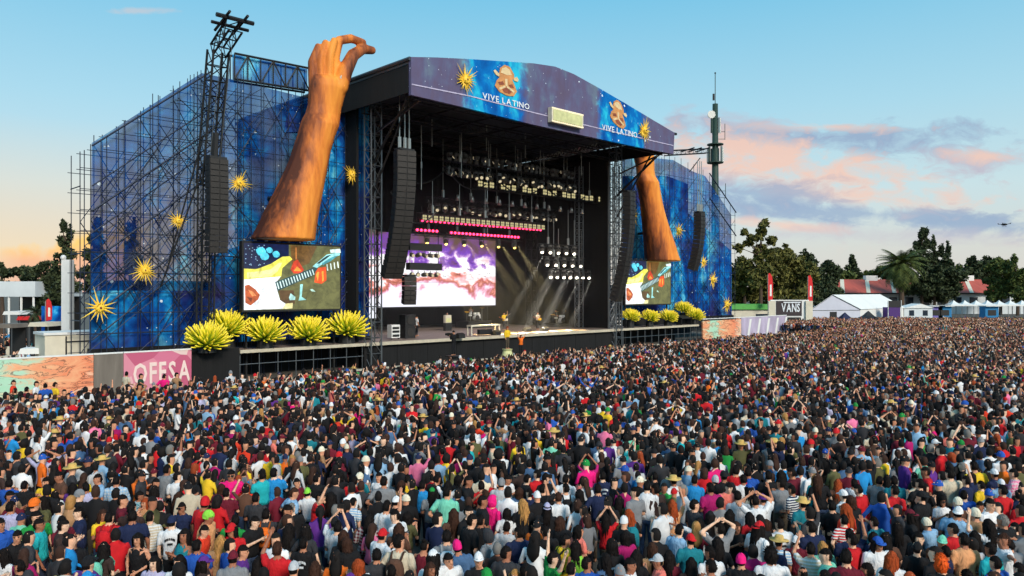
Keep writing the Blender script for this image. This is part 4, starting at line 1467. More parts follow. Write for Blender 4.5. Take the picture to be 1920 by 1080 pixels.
o = sthing('guitar_amplifier', 'cream guitar amplifier stack left of the drum riser', 'amplifier', s, t, DZ)
MB().box(-0.38, 0.38, -0.18, 0.18, 0.0, 0.75).build('speaker_cabinet', M['black'], o)
MB().box(-0.36, 0.36, -0.16, 0.16, 0.76, 1.5).build('top_cabinet', M['cream'], o)
MB().box(-0.30, 0.30, -0.18, -0.162, 0.82, 1.2).build('grille', M['marq'], o)
# keyboard riser table
s, t = stage_at(907, 628)
o = sthing('keyboard_stand', 'pale keyboard table on a white frame at front stage', 'table', s, t, DZ)
MB().box(-1.7, 1.7, -0.3, 0.3, 0.78, 0.9).build('table_top', M['cream'], o)
for x in (-1.62, 1.62):
    rod('leg', (x, -0.25, 0), (x, -0.25, 0.78), 0.06, M['cream'], o)
    rod('leg', (x, 0.25, 0), (x, 0.25, 0.78), 0.06, M['cream'], o)
MB().box(-0.8, 0.7, -0.35, -0.05, 0.05, 0.5).build('monitor_shelf', M['black'], o)


def wedge(px, py, label):
    s, t = stage_at(px, py)
    o = sthing('monitor_wedge', label, 'speaker', s, t, DZ, 'floor monitor wedges')
    MB().prism([(-0.3, 0), (0.3, 0), (0.3, 0.18), (-0.05, 0.42), (-0.3, 0.3)], -0.33, 0.33, 'x').build('cabinet', M['cab'], o)
    MB().prism([(0.28, 0.20), (-0.03, 0.425), (-0.02, 0.435), (0.29, 0.21)], -0.28, 0.28, 'x').build('grille', M['grille'], o)


for px, py, lb in ((862, 634, 'black floor monitor wedge near the amplifier'), (930, 628, 'black floor monitor wedge before the guitarist'), (988, 622, 'floor monitor wedge beside the golden figure'), (1020, 621, 'floor monitor wedge before the right drums')):
    wedge(px, py, lb)


def drum_kit(px, py, label, riser):
    s, t = stage_at(px, py)
    o = sthing('drum_kit', label, 'drums', s, t, DZ)
    MB().box(-1.6, 1.6, -0.9, 1.2, 0.0, riser - 0.01).build('riser', M['black'], o)
    b = riser

    def drum(x, y, z, r, h, ax='z', nm='drum'):
        if ax == 'z':
            d = MB().tube((x, y, z), (x, y, z + h), r, seg=14).build(nm, M['white'], o)
            MB().tube((x, y, z + h), (x, y, z + h + 0.02), r * 1.03, seg=14).build('hoop', M['alu'], o)
        else:
            MB().tube((x, y, z), (x, y + h, z), r, seg=16).build(nm, M['white'], o)
            MB().tube((x, y - 0.02, z), (x, y, z), r * 1.03, seg=16).build('hoop', M['black'], o)
    drum(0, -0.45, b + 0.3, 0.29, 0.45, 'y', 'bass_drum')
    drum(-0.25, -0.3, b + 0.65, 0.17, 0.22, nm='tom')
    drum(0.2, -0.3, b + 0.65, 0.17, 0.22, nm='tom')
    drum(0.62, 0.1, b + 0.25, 0.22, 0.4, nm='floor_tom')
    drum(-0.55, 0.1, b + 0.5, 0.19, 0.15, nm='snare')
    for x, y, z in ((-0.85, -0.3, 1.25), (0.75, -0.35, 1.35), (-0.95, 0.15, 0.95), (1.05, 0.1, 1.3)):
        rod('cymbal_stand', (x, y, b), (x, y, b + z), 0.018, M['alu'], o)
        c = MB().tube((0, 0, 0), (0, 0, 0.025), 0.26, 0.04, 14).build('cymbal', M['gold'], o, (x, y, b + z), (R(random.uniform(-18, 18)), R(random.uniform(-15, 15)), 0))
    return s, t, b


D1 = drum_kit(890, 614, 'white drum kit on a riser below the video wall', 0.7)
D2 = drum_kit(1050, 612, 'second drum kit in the shade at stage right', 0.35)
# microphone stands
for px, py, lb in ((952, 618, 'microphone stand before the guitarist on stage'), (1003, 612, 'microphone stand between the two drum kits'), (1038, 606, 'microphone stand beside the shaded drum kit'), (1106, 608, 'microphone stand by the pale cloth at stage right')):
    s, t = stage_at(px, py)
    o = sthing('microphone_stand', lb, 'microphone', s, t, DZ, 'microphone stands')
    rod('pole', (0, 0, 0), (0, 0, 1.45), 0.02, M['alu'], o)
    rod('boom', (0, 0, 1.4), (0.1, -0.35, 1.6), 0.018, M['alu'], o)
    MB().tube((0, 0, 0), (0, 0, 0.04), 0.17, seg=12).build('foot', M['black'], o)
    MB().ball((0.1, -0.38, 1.62), 0.05, 8, 5).build('microphone', M['black'], o)
s, t = stage_at(1093, 611)
o = sthing('flight_case', 'tall dark flight case with a pale blue cloth at stage right', 'case', s, t, DZ)
MB().box(-0.6, 0.6, -0.4, 0.4, 0.0, 1.7).build('case_body', M['black'], o)
M['pblue'] = pm('pale_blue_cloth', C(150, 180, 188), 0.8)
MB().box(0.1, 0.5, -0.46, -0.41, 0.1, 1.3).build('cloth', M['pblue'], o)
for z in (0.05, 1.66):
    MB().box(-0.62, 0.62, -0.43, -0.402, z - 0.04, z + 0.04).build('edge_trim', M['alu'], o)
s, t = stage_at(1155, 612)
o = sthing('road_case', 'pale equipment rack case at the right end of stage', 'case', s, t, DZ)
MB().box(-0.5, 0.5, -0.3, 0.3, 0.1, 1.35).build('case_body', M['white'], o)
for z in (0.35, 0.75, 1.1):
    MB().box(-0.42, 0.42, -0.33, -0.302, z - 0.11, z + 0.11).build('rack_unit', M['black'], o)
s, t = stage_at(1165, 606)
o = sthing('mixing_desk', 'dark mixing desk under the agaves at stage right', 'desk', s + 2.0, 0.8, DZ)
MB().prism([(-0.5, 0.7), (0.5, 0.9), (0.5, 1.05), (-0.5, 0.8)], -1.2, 1.2, 'x').build('desk_top', M['black'], o)
for x in (-1.0, 1.0):
    MB().box(x - 0.05, x + 0.05, -0.35, 0.35, 0, 0.72).build('leg', M['black'], o)
# ------------------------------------------------------------------ background: right side
def wall_box(name, mb, mat, parent, **kw):
    return mb.build(name, mat, parent, **kw)


# long hall with a red roof
M['roofred'] = pm('red_roof_sheet', C(186, 84, 68), 0.7, 0, 0.18, 0.5, 0.1, stretch=(3, 0.3, 1))
M['wallwhite'] = pm('pale_wall', C(206, 212, 216), 0.8, 0, 0.1, 0.4)
M['glassdk'] = pm('dark_window_glass', C(38, 48, 60), 0.15, 0.0, 0.2, 1.0)
bx0, bx1, BY = AT(1562, 0, 190).x, AT(1990, 0, 190).x, 190.0
hall = thing('red_roof_hall', 'long white hall with red pitched roof behind the tents', 'building', (bx0, BY, 0))
L_ = bx1 - bx0
MB().box(0.6, L_, 0, 14, 0, 5.2).build('wall', M['wallwhite'], hall)
MB().box(-0.2, L_ + 0.5, -0.9, 0.3, 4.95, 5.25).build('eaves_board', M['black'], hall)
rf = MB()
rf.add([(-0.4, -1.0, 5.25), (L_ + 0.6, -1.0, 5.25), (L_ + 0.6, 7, 8.7), (4.0, 7, 8.7), (-0.4, 15, 5.25), (L_ + 0.6, 15, 5.25)], [(0, 1, 2, 3), (3, 2, 5, 4), (0, 3, 4)])
rfo = rf.build('roof', M['roofred'], hall)
for i in range(9):
    x = 1.5 + i * 6.4
    MB().add([(x, -1.02, 5.29), (x + 1.0, -1.02, 5.29), (x + 4.2, 6.9, 8.72), (x + 3.2, 6.9, 8.72)], [(0, 1, 2, 3)]).build('skylight_strip', M['cream'], rfo)
for px in (1632, 1812, 1880):
    x = AT(px, 0, 197).x - bx0
    MB().box(x - 1.5, x + 1.5, 6.2, 7.8, 8.3, 9.7).build('roof_vent', M['white'], rfo)
for i in range(14):
    x = 2 + i * 4.0
    wnd = MB().box(x, x + 2.0, -0.06, 0.02, 2.2, 4.2).build('window', M['glassdk'], hall)
    MB().box(x - 0.1, x + 2.1, -0.09, -0.065, 2.1, 2.2).build('sill', M['white'], wnd)

# big frame tent: gable end towards the stage, long roof to the right
M['tentfabric'] = pm('white_tent_fabric', C(228, 226, 222), 0.6, 0, 0.05, 0.5)
M['tentgable'] = pm('grey_tent_fabric', C(196, 198, 212), 0.7, 0, 0.06, 0.5)
g0 = AT(1520, 0, 122)
tent = thing('frame_tent', 'large white frame tent with grey gable end behind the crowd', 'tent', (g0.x, g0.y, 0), R(14))
gw, ez, rz_ = 9.2, 2.75, 5.1
MB().prism([(0, 0), (gw, 0), (gw, ez), (gw / 2 - 0.6, rz_), (0, ez)], -0.02, 0.03, 'y').build('gable_wall', M['tentgable'], tent)
tr_ = MB()
Lt = 13.0
tr_.add([(-0.15, -0.1, ez), (gw / 2 - 0.6, -0.1, rz_ + 0.06), (gw + 0.15, -0.1, ez), (19.0, 12, ez), (gw / 2 - 0.6 + 19.0, 12, rz_ + 0.06), (gw + 19.0, 12, ez)], [(0, 1, 4, 3), (1, 2, 5, 4)])
tr_.build('roof', M['tentfabric'], tent)
MB().add([(gw, 0, 0), (gw + 19.0, 12, 0), (gw + 19.0, 12, ez), (gw, 0, ez)], [(0, 1, 2, 3)]).build('side_wall', M['tentfabric'], tent)
rod('frame_tube', (0, -0.05, ez), (gw / 2 - 0.6, -0.05, rz_), 0.07, M['steel'], tent)
rod('frame_tube', (gw, -0.05, ez), (gw / 2 - 0.6, -0.05, rz_), 0.07, M['steel'], tent)
rod('frame_tube', (0, -0.05, ez - 0.1), (gw, -0.05, ez - 0.1), 0.05, M['steel'], tent)
MB().box(gw * 0.38, gw * 0.52, -0.06, -0.03, 0, 2.4).build('door', M['black'], tent)


def canopy(px, py_top, Y, w, label, mat, flat=False, hgt=None):
    p = AT(px, py_top, Y)
    z = p.z
    o = thing('canopy_tent', label, 'tent', (p.x, Y, 0), R(random.uniform(-6, 6)), 'small peaked canopy tents')
    ez = z - 0.36 * w
    rg = []
    for f, hgt_ in ((1.0, ez), (0.62, ez + 0.22 * (z - ez)), (0.28, ez + 0.55 * (z - ez)), (0.02, z)):
        h = w / 2 * f
        rg.append([(-h, -h, hgt_), (h, -h, hgt_), (h, h, hgt_), (-h, h, hgt_)])
    MB().rings(rg, cap=False).build('roof', mat, o)
    MB().box(-w / 2, w / 2, -w / 2 - 0.01, -w / 2 + 0.02, ez - 0.3, ez).build('valance', mat, o)
    for x in (-w / 2 + 0.08, w / 2 - 0.08):
        for y in (-w / 2 + 0.08, w / 2 - 0.08):
            rod('leg', (x, y, 0), (x, y, ez), 0.05, M['steel'], o)


for i, px in enumerate((1788, 1809, 1830, 1851, 1873, 1894, 1916, 1937)):
    canopy(px, 563, 165, 2.6, ['first', 'second', 'third', 'fourth', 'fifth', 'sixth', 'seventh', 'eighth'][i] + ' white peaked canopy from the left in the far row', M['white'])
M['navycloth'] = pm('dark_blue_cloth', C(26, 34, 70), 0.8)
canopy(1584, 586, 116, 5.0, 'dark blue canopy before the grey tent gable', M['navycloth'])
canopy(1628, 583, 118, 4.6, 'black canopy before the white tent roof', M['black'])
M['azure'] = pm('azure_cloth', C(40, 120, 170), 0.8)
M['violet'] = pm('violet_cloth', C(120, 110, 180), 0.8)
for i, (px, mt, nm) in enumerate(((1755, M['violet'], 'violet'), (1772, M['azure'], 'azure'), (1860, M['azure'], 'blue and azure'))):
    p = AT(px, 575, 150)
    o = thing('stall', '%s market stall with open front before the far canopies' % nm, 'stall', (p.x, 150, 0), 0, 'far stalls')
    MB().box(-1.3, 1.3, 0, 2.0, 0, 2.7).build('wall', mt, o)
    MB().box(-1.5, 1.5, -0.6, 2.1, 2.7, 2.85).build('roof', M['white'], o)
    MB().box(-0.8, 0.8, -0.04, -0.01, 0.9, 2.0).build('counter_opening', M['black'], o)
o = thing('booth', 'small pale kiosk with dark windows beside the tent', 'kiosk', tuple(AT(1722, 0, 140).xy) + (0,))
MB().box(-2.6, 2.6, 0, 3, 0, 2.6).build('wall', M['wallwhite'], o)
MB().prism([(-2.8, 2.6), (2.8, 2.6), (0.4, 3.4)], -0.2, 3.2, 'y').build('roof', M['white'], o)
for x in (-1.7, 0.8):
    MB().box(x, x + 0.9, -0.05, -0.01, 1.2, 2.2).build('window', M['glassdk'], o)
o = thing('purple_booth', 'purple festival booth with white frame before the tent', 'kiosk', tuple(AT(1677, 0, 128).xy) + (0,))
M['purp'] = pm('purple_board', C(70, 30, 110), 0.6)
MB().box(-1.0, 1.0, 0, 2, 0, 3.0).build('wall', M['purp'], o)
MB().box(-1.15, 1.15, -0.05, -0.02, 3.0, 4.1).build('screen_board', M['black'], o)
for x in (-1.1, 1.1):
    rod('post', (x, -0.1, 0), (x, -0.1, 4.2), 0.06, M['white'], o)

# VANS sign board
p = AT(1481, 0, 112)
o = thing('sign_board', 'white and dark board with big white lettering beyond the right hoarding', 'sign', (p.x, 112, 0))
hw = 36 / F_PX * 112
MB().box(-hw, hw, 0.02, 0.5, 0, 4.45).build('board', M['white'], o)
MB().box(-hw * 0.72, hw * 0.62, -0.03, 0.015, 2.1, 4.3).build('dark_panel', pm('dark_brown_board', C(54, 44, 48), 0.7), o)
letters('VANS', o, (-1.25, 3.3), (1.45, 3.3), -0.05, 1.25, M['inkwhite'], gap=0.08, bold=0.02)
MB().box(-0.95, 1.55, -0.07, -0.035, 4.0, 4.16).build('letter_bar', M['inkwhite'], o)
for x in (-hw - 0.4, hw * 0.8):
    MB().box(x, x + 1.0, -0.3, 0.0, 0, 4.3).build('white_flank', M['cream'], o)
MB().box(-hw * 0.3, hw * 0.5, -0.6, -0.05, 0, 1.9).build('stall_front', M['black'], o)


def feather_flag(px, y0, y1, Y, label, cl, k=1.0):
    p = AT(px, y0, Y)
    zb = AT(px, y1, Y).z
    o = thing('feather_flag', label, 'flag', (p.x, Y, 0), R(15), 'red feather flags')
    rod('pole', (-0.02, 0, 0), (-0.02, 0, p.z - 0.2), 0.04, M['alu'], o)
    h = p.z - max(zb, 0.8)
    pts = [(0.03, p.z - h), (0.8 * k, p.z - h + 0.1), (0.85 * k, p.z - h * 0.4), (0.7 * k, p.z - h * 0.12), (0.35 * k, p.z), (0.03, p.z - 0.1)]
    MB().prism(pts, -0.02, 0.02, 'y').build('cloth', M['red'], o)
    MB().prism([(0.3 * k, p.z - h * 0.8), (0.62 * k, p.z - h * 0.8), (0.6 * k, p.z - h * 0.4), (0.32 * k, p.z - h * 0.4)], -0.03, -0.022, 'y').build('white_print', M['white'], o)


feather_flag(1440, 512, 566, 116, 'red feather flag left of the lettered sign board', 0)
feather_flag(1515, 516, 566, 116, 'red feather flag right of the lettered sign board', 1)
# green and cream low building right of the stage
o = thing('low_building', 'low cream building with bright green roof edge right of stage', 'building', tuple(AT(1405, 0, 118).xy) + (0,))
MB().box(-3.0, 5.0, 0, 4, 0, 2.9).build('wall', M['cream'], o)
MB().box(-3.2, 3.0, -0.3, 4.2, 2.9, 3.7).build('roof', pm('green_roof', C(90, 170, 80), 0.7), o)
MB().box(1.0, 4.2, -0.05, -0.01, 0.9, 2.2).build('window', M['glassdk'], o)

# phone mast with antennas
p = AT(1341, 0, 118)
o = thing('antenna_mast', 'dark green antenna mast with platforms behind the right wing', 'mast', (p.x, 118, 0))
M['mastgreen'] = pm('dark_green_paint', C(36, 60, 52), 0.6)
zt = lambda y: AT(0, y, 118).z
MB().tube((0, 0, 0), (0, 0, zt(195)), 0.75, 0.42, 12).build('pole', M['mastgreen'], o, smooth=True)
rod('lightning_rod', (0, 0, zt(195)), (0, 0, zt(138)), 0.06, M['mastgreen'], o)
rod('beacon', (-0.25, 0, zt(188)), (-0.25, 0, zt(176)), 0.16, M['black'], o)
MB().ball((0, 0, zt(137)), 0.14, 8, 6).build('finial', M['black'], o)
for y in (272, 306):
    MB().tube((0, 0, zt(y)), (0, 0, zt(y) + 0.15), 1.25, seg=16).build('platform', M['mastgreen'], o)
for i in range(7):
    an = i * 0.9
    for y0, y1, rr in ((304, 276, 1.15), (250, 222, 0.7)):
        if rr > 1 or i % 2 == 0:
            MB().box(-0.13, 0.13, -0.1, 0.1, zt(y0), zt(y1)).build('antenna_panel', M['alu'] if i % 3 == 0 else M['mastgreen'], o, (rr * math.cos(an), rr * math.sin(an), 0), (0, 0, an))
for x, y0, y1 in ((1.5, 262, 232), (1.6, 372, 344)):
    rod('dipole', (x, 0, zt(y0)), (x, 0, zt(y1)), 0.05, M['mastgreen'], o)
    rod('dipole_arm', (0, 0, zt((y0 + y1) / 2)), (x, 0, zt((y0 + y1) / 2)), 0.04, M['mastgreen'], o)
    rod('dipole_arm', (0, 0, zt(y0) + 0.1), (x, 0, zt(y0) + 0.1), 0.04, M['mastgreen'], o)
MB().tube((-0.7, -0.2, zt(216)), (-0.7, -0.55, zt(216)), 0.55, 0.6, 14).build('dish', M['alu'], o)

# drone
p = AT(1883, 421, 60)
o = thing('drone', 'small dark drone hovering in the sky at right', 'drone', p)
MB().ball((0, 0, 0), (0.20, 0.24, 0.09), 10, 6).build('body', M['black'], o, smooth=True)
for sx in (-1, 1):
    for sy in (-1, 1):
        rod('arm', (0.1 * sx, 0.1 * sy, 0.02), (0.30 * sx, 0.28 * sy, 0.05), 0.022, M['black'], o)
        rod('motor', (0.30 * sx, 0.28 * sy, 0.03), (0.30 * sx, 0.28 * sy, 0.10), 0.035, M['black'], o)
        MB().box(-0.14, 0.14, -0.014, 0.014, 0, 0.006).build('propeller', M['black'], o, (0.30 * sx, 0.28 * sy, 0.105), (0, 0, random.uniform(0, 3)))
    rod('skid', (0.1 * sx, -0.12, -0.16), (0.1 * sx, 0.12, -0.16), 0.012, M['black'], o)

# ------------------------------------------------------------------ background: left side
p = AT(0, 0, 82)
o = thing('canopy_hall', 'white flat canopy hall on posts at the far left', 'building', (AT(-60, 0, 82).x, 82, 0))
lw = AT(66, 0, 82).x - AT(-60, 0, 82).x
MB().box(0, lw, 0, 9, 5.15, 6.8).build('roof', M['wallwhite'], o)
for i in range(6):
    rod('post', (0.3 + i * (lw - 0.6) / 5, 0.2, 0), (0.3 + i * (lw - 0.6) / 5, 0.2, 5.15), 0.12, M['white'], o)
MB().box(0, lw, 8.5, 8.7, 0, 5.1).build('back_wall', M['black'], o)
o = thing('cream_container', 'cream site container behind the left hoarding', 'container', tuple(AT(84, 0, 46).xy) + (0,), YAW)
MB().box(0, 4.2, 0, 2.4, 0, 3.1).build('wall', M['cream'], o)
MB().box(-0.08, 4.28, -0.08, 2.48, 3.1, 3.25).build('roof', M['white'], o)
MB().box(1.1, 1.18, -0.05, -0.005, 0.0, 3.0).build('corner_post', M['black'], o)
MB().box(1.1, 4.1, -0.05, -0.005, 2.62, 2.7).build('pipe', M['black'], o)
MB().box(0.2, 0.5, -0.04, -0.005, 0.9, 1.4).build('vent', M['black'], o)
o = thing('white_column', 'plain white column left of the printed wing scaffold', 'column', tuple(AT(127, 0, 56).xy) + (0,))
MB().box(-0.3, 0.3, -0.3, 0.3, 0, AT(0, 487, 56).z).build('shaft', M['white'], o)
MB().ball((0, 0, 0), 0.2, 8, 6).build('lamp', M['white'], o, (-0.2, -0.2, AT(0, 487, 56).z + 0.15))
o = thing('blue_banner', 'blue printed banner board at the far left by the container', 'banner', tuple(AT(104, 0, 60).xy) + (0,), R(10))
MB().box(-1.0, 1.0, -0.04, 0.04, 0.3, AT(0, 574, 60).z).build('board', M['gal_glow'], o)
for x in (-0.95, 0.95):
    rod('leg', (x, 0.06, 0), (x, 0.06, 4), 0.04, M['steel'], o)
feather_flag(86, 560, 602, 58, 'red feather flag at far left beside the blue banner', 2, 0.5)
o = thing('gazebo', 'small white gazebo frame behind the left hoarding', 'gazebo', tuple(AT(62, 0, 47).xy) + (0,), R(20))
for x in (-0.7, 0.7):
    for y in (0, 1.2):
        rod('leg', (x, y, 0), (x, y, 1.95), 0.06, M['white'], o)
MB().prism([(-0.8, 1.9), (0.8, 1.9), (0.65, 2.25), (-0.65, 2.25)], -0.1, 1.3, 'y').build('roof', M['white'], o)
for i, (px, py, Y, lb) in enumerate(((25, 590, 66, 'dark food stall nearest the left picture edge'), (52, 600, 62, 'dark food stall with pale counter left of the palm'), (8, 615, 56, 'low dark stall in the far left corner'), (76, 612, 56, 'grey food stall beside the cream container'))):
    p = AT(px, py, Y)
    o = thing('food_stall', lb, 'stall', (p.x, Y, 0), 0, 'food stalls at the left')
    h = max(p.z, 2.0)
    MB().box(-0.65, 0.65, 0, 1.6, 0, 0.95).build('counter', M['cream'], o)
    MB().prism([(-0.75, h), (0.75, h), (0.6, h + 0.3), (-0.6, h + 0.3)], -0.3, 1.8, 'y').build('roof', (M['white'], M['red'], M['greycloth'], M['cream'])[i], o)
    for x in (-0.68, 0.68):
        for y in (-0.2, 1.7):
            rod('post', (x, y, 0), (x, y, h), 0.04, M['steel'], o)
    MB().box(-0.6, 0.6, 1.5, 1.58, 0.95, h).build('back_cloth', M['black'], o)


# ------------------------------------------------------------------ trees
def leaf_mat(name, c0, c1):
    m, n, b = new_mat(name)
    g = n.n('ShaderNodeNewGeometry')
    tc = n.n('ShaderNodeTexCoord')
    f = n.math('ADD', n.math('MULTIPLY', g.outputs['Random Per Island'], 0.6), n.math('MULTIPLY', n.noise(tc.outputs['Object'], 0.5, 3.0), 0.4))
    n.l(n.ramp(f, [(0.2, c0), (0.8, c1)]), b.inputs['Base Color'])
    b.inputs['Roughness'].default_value = 0.7
    b.inputs['Specular IOR Level'].default_value = 0.2
    return m


M['leaf'] = leaf_mat('green_leaves', C(44, 58, 32), C(106, 116, 60))
M['leafdk'] = leaf_mat('dark_leaves', C(34, 44, 32), C(76, 86, 56))
M['leafol'] = leaf_mat('olive_leaves', C(58, 62, 34), C(124, 120, 62))
M['bark'] = pm('bark', C(78, 62, 50), 0.9, 0, 0.3, 2.0, 0.4, stretch=(3, 3, 0.5))


def tree(px, Y, clumps, label, mat, leaf=0.42, dens=60, trunk_r=0.3, stem_top=None):
    """clumps: (px, py, half width px, half height px) as seen; each is given depth equal to its width"""
    k = random.Random(int(px * 7 + Y))
    x0 = AT(px, 0, Y).x
    o = thing('tree', label, 'tree', (x0, Y, 0))
    cs = []
    for cx_, cy_, rx, ry in clumps:
        c = AT(cx_, cy_, Y)
        cs.append((Vector((c.x - x0, k.uniform(-0.5, 0.5) * rx / F_PX * Y, c.z)), rx / F_PX * Y, ry / F_PX * Y))
    top = max(c[0].z for c in cs)
    tk = MB()
    tk.rings([[(r * math.cos(2 * math.pi * i / 8) + dx, r * math.sin(2 * math.pi * i / 8), z) for i in range(8)] for z, r, dx in ((0, trunk_r * 1.3, 0), (top * 0.3, trunk_r, 0.05), (top * 0.65, trunk_r * 0.6, -0.05), (top * 0.92, trunk_r * 0.22, 0.02))])
    for c, rx, rz in cs:
        b = Vector((0, 0, max(0.8, min(c.z - rx * 0.9, top * 0.7))))
        tk.tube(b, c, trunk_r * 0.35, trunk_r * 0.1, 6)
    tk.build('trunk', M['bark'], o)
    verts, faces = [], []
    for c, rx, rz in cs:
        n_sub = 15
        subs = []
        for _ in range(n_sub):
            d = Vector((k.gauss(0, 1), k.gauss(0, 1), k.gauss(0, 1))).normalized() * k.uniform(0.35, 1.0)
            subs.append((Vector((c.x + d.x * rx, c.y + d.y * rx, c.z + d.z * rz)), k.uniform(0.22, 0.48)))
        subs.append((c, 0.75))
        subs.append((c, 0.75))
        cnt = int(min(5200, dens * (rx * rx * rz) ** (2 / 3.0) * 5.0 * (0.4 / leaf) ** 1.3)) + 120
        for _ in range(cnt):
            sc_, sr = subs[k.randrange(len(subs))]
            d = Vector((k.gauss(0, 1), k.gauss(0, 1), k.gauss(0, 1))).normalized() * (k.random() ** 0.45)
            p = Vector((sc_.x + d.x * rx * sr, sc_.y + d.y * rx * sr, sc_.z + d.z * rz * sr))
            a = Vector((k.gauss(0, 1), k.gauss(0, 1), k.gauss(0, 1))).normalized()
            b = a.cross(Vector((k.gauss(0, 1), k.gauss(0, 1), k.gauss(0, 1)))).normalized()
            L = leaf * k.uniform(0.6, 1.3)
            i = len(verts)
            verts += [p - a * L, p + b * L * 0.45, p + a * L, p - b * L * 0.45]
            faces.append((i, i + 1, i + 2, i + 3))
    me = bpy.data.meshes.new('crown')
    me.from_pydata(verts, [], faces)
    me.materials.append(mat)
    link_obj('crown', me, o)
    return o


TR = [
    (1426, 124, [(1430, 424, 8, 14), (1427, 440, 11, 12), (1414, 446, 11, 8), (1396, 436, 10, 7), (1448, 450, 10, 9), (1404, 456, 9, 7), (1428, 472, 20, 16), (1388, 464, 12, 8), (1442, 480, 16, 14), (1420, 512, 32, 28)], 'tall uneven tree with wispy top nearest the right wing', 'leafol', 0.36),
    (1396, 126, [(1390, 500, 24, 28), (1400, 540, 34, 34), (1378, 535, 20, 34)], 'olive bushy tree just beyond the right wing', 'leafol', 0.38),
    (1448, 128, [(1445, 508, 32, 32), (1450, 545, 36, 32), (1466, 480, 18, 18)], 'broad tree behind the first red feather flag', 'leafol', 0.38),
    (1490, 130, [(1488, 492, 24, 24), (1490, 528, 34, 34), (1476, 472, 12, 12), (1510, 508, 20, 24), (1498, 556, 34, 22)], 'broad olive tree above the lettered sign board', 'leafol', 0.38),
    (1522, 150, [(1517, 488, 16, 18), (1516, 520, 26, 28), (1524, 550, 28, 22)], 'dark tree behind the second red feather flag', 'leafdk', 0.42),
    (1553, 170, [(1552, 500, 17, 14), (1548, 524, 27, 22), (1568, 512, 13, 15), (1550, 548, 30, 18)], 'round dark tree left of the red roof hall', 'leafdk', 0.45),
    (1598, 215, [(1598, 490, 7, 13), (1598, 508, 15, 15), (1600, 528, 24, 18)], 'pointed conifer above the red roof', 'leafdk', 0.5),
    (1640, 218, [(1640, 513, 16, 11), (1658, 514, 18, 13), (1618, 522, 18, 11), (1680, 520, 18, 14)], 'low green tree above the hall roof by the palm', 'leaf', 0.5),
    (1728, 182, [(1728, 438, 10, 13), (1730, 460, 13, 16), (1722, 485, 18, 22), (1735, 512, 28, 26), (1722, 535, 28, 24)], 'tallest dark spire tree right of the palm', 'leafdk', 0.42),
    (1752, 184, [(1750, 458, 6, 15), (1754, 485, 13, 20), (1758, 518, 26, 26), (1755, 548, 28, 20)], 'narrow dark spire tree, middle of the spire group', 'leafdk', 0.42),
    (1774, 184, [(1766, 468, 5, 15), (1778, 470, 5, 17), (1773, 496, 15, 18), (1782, 522, 26, 24), (1772, 550, 30, 22)], 'double-topped dark spire tree over the hall', 'leafdk', 0.42),
    (1835, 205, [(1825, 490, 11, 12), (1838, 505, 24, 18), (1816, 517, 18, 16), (1852, 492, 11, 10)], 'wide dark tree above the right part of red roof', 'leafdk', 0.5),
    (1876, 182, [(1872, 503, 22, 18), (1890, 498, 11, 14), (1880, 527, 28, 20), (1868, 552, 20, 18)], 'green tree hanging over the red roof at right', 'leaf', 0.45),
    (1908, 178, [(1900, 490, 7, 14), (1912, 518, 20, 22), (1918, 545, 24, 24)], 'tree at the right edge of the picture', 'leaf', 0.45),
    (1580, 212, [(1575, 520, 22, 18), (1590, 532, 24, 16)], 'low green tree at the left end of the hall roof', 'leaf', 0.5),
    (1665, 214, [(1662, 508, 16, 14), (1680, 512, 18, 16), (1700, 518, 18, 14)], 'green tree rising over the roof behind the palm', 'leaf', 0.5),
    (1805, 212, [(1800, 510, 16, 16), (1818, 505, 16, 18), (1812, 528, 24, 16)], 'green tree between spire group and wide dark tree', 'leaf', 0.5),
    (1855, 214, [(1850, 500, 16, 16), (1868, 495, 14, 14), (1860, 522, 26, 18)], 'green tree above the roof left of the overhanging tree', 'leaf', 0.5),
    (122, 72, [(118, 425, 6, 12), (128, 438, 8, 14), (118, 455, 10, 14), (124, 478, 16, 16), (108, 505, 20, 20), (118, 540, 26, 26), (100, 560, 22, 20)], 'tall ragged dark tree beside the left scaffold', 'leafdk', 0.24),
    (82, 84, [(84, 498, 12, 12), (72, 512, 16, 12), (92, 525, 18, 18), (80, 560, 22, 24)], 'dark bushy tree right of the white canopy', 'leafdk', 0.26),
    (48, 96, [(48, 505, 16, 9), (30, 510, 14, 9), (60, 515, 14, 10), (45, 535, 30, 16)], 'low dark tree row end above the white canopy', 'leafdk', 0.3),
    (4, 98, [(0, 500, 6, 10), (10, 512, 16, 9), (-20, 515, 20, 10), (0, 540, 30, 16)], 'dark tree at the left picture edge', 'leafdk', 0.3),
    (178, 80, [(185, 420, 9, 18), (178, 450, 14, 18), (182, 480, 22, 22), (180, 520, 28, 28)], 'dark tree showing through the left mesh cloth at its edge', 'leafdk', 0.28),
    (245, 90, [(247, 430, 9, 20), (247, 460, 12, 18), (248, 495, 20, 20)], 'narrow dark tree seen through the left mesh cloth', 'leafdk', 0.3)]
for px, Y, cl, lb, mt, lf in TR:
    tree(px, Y, cl, lb, M[mt], lf)


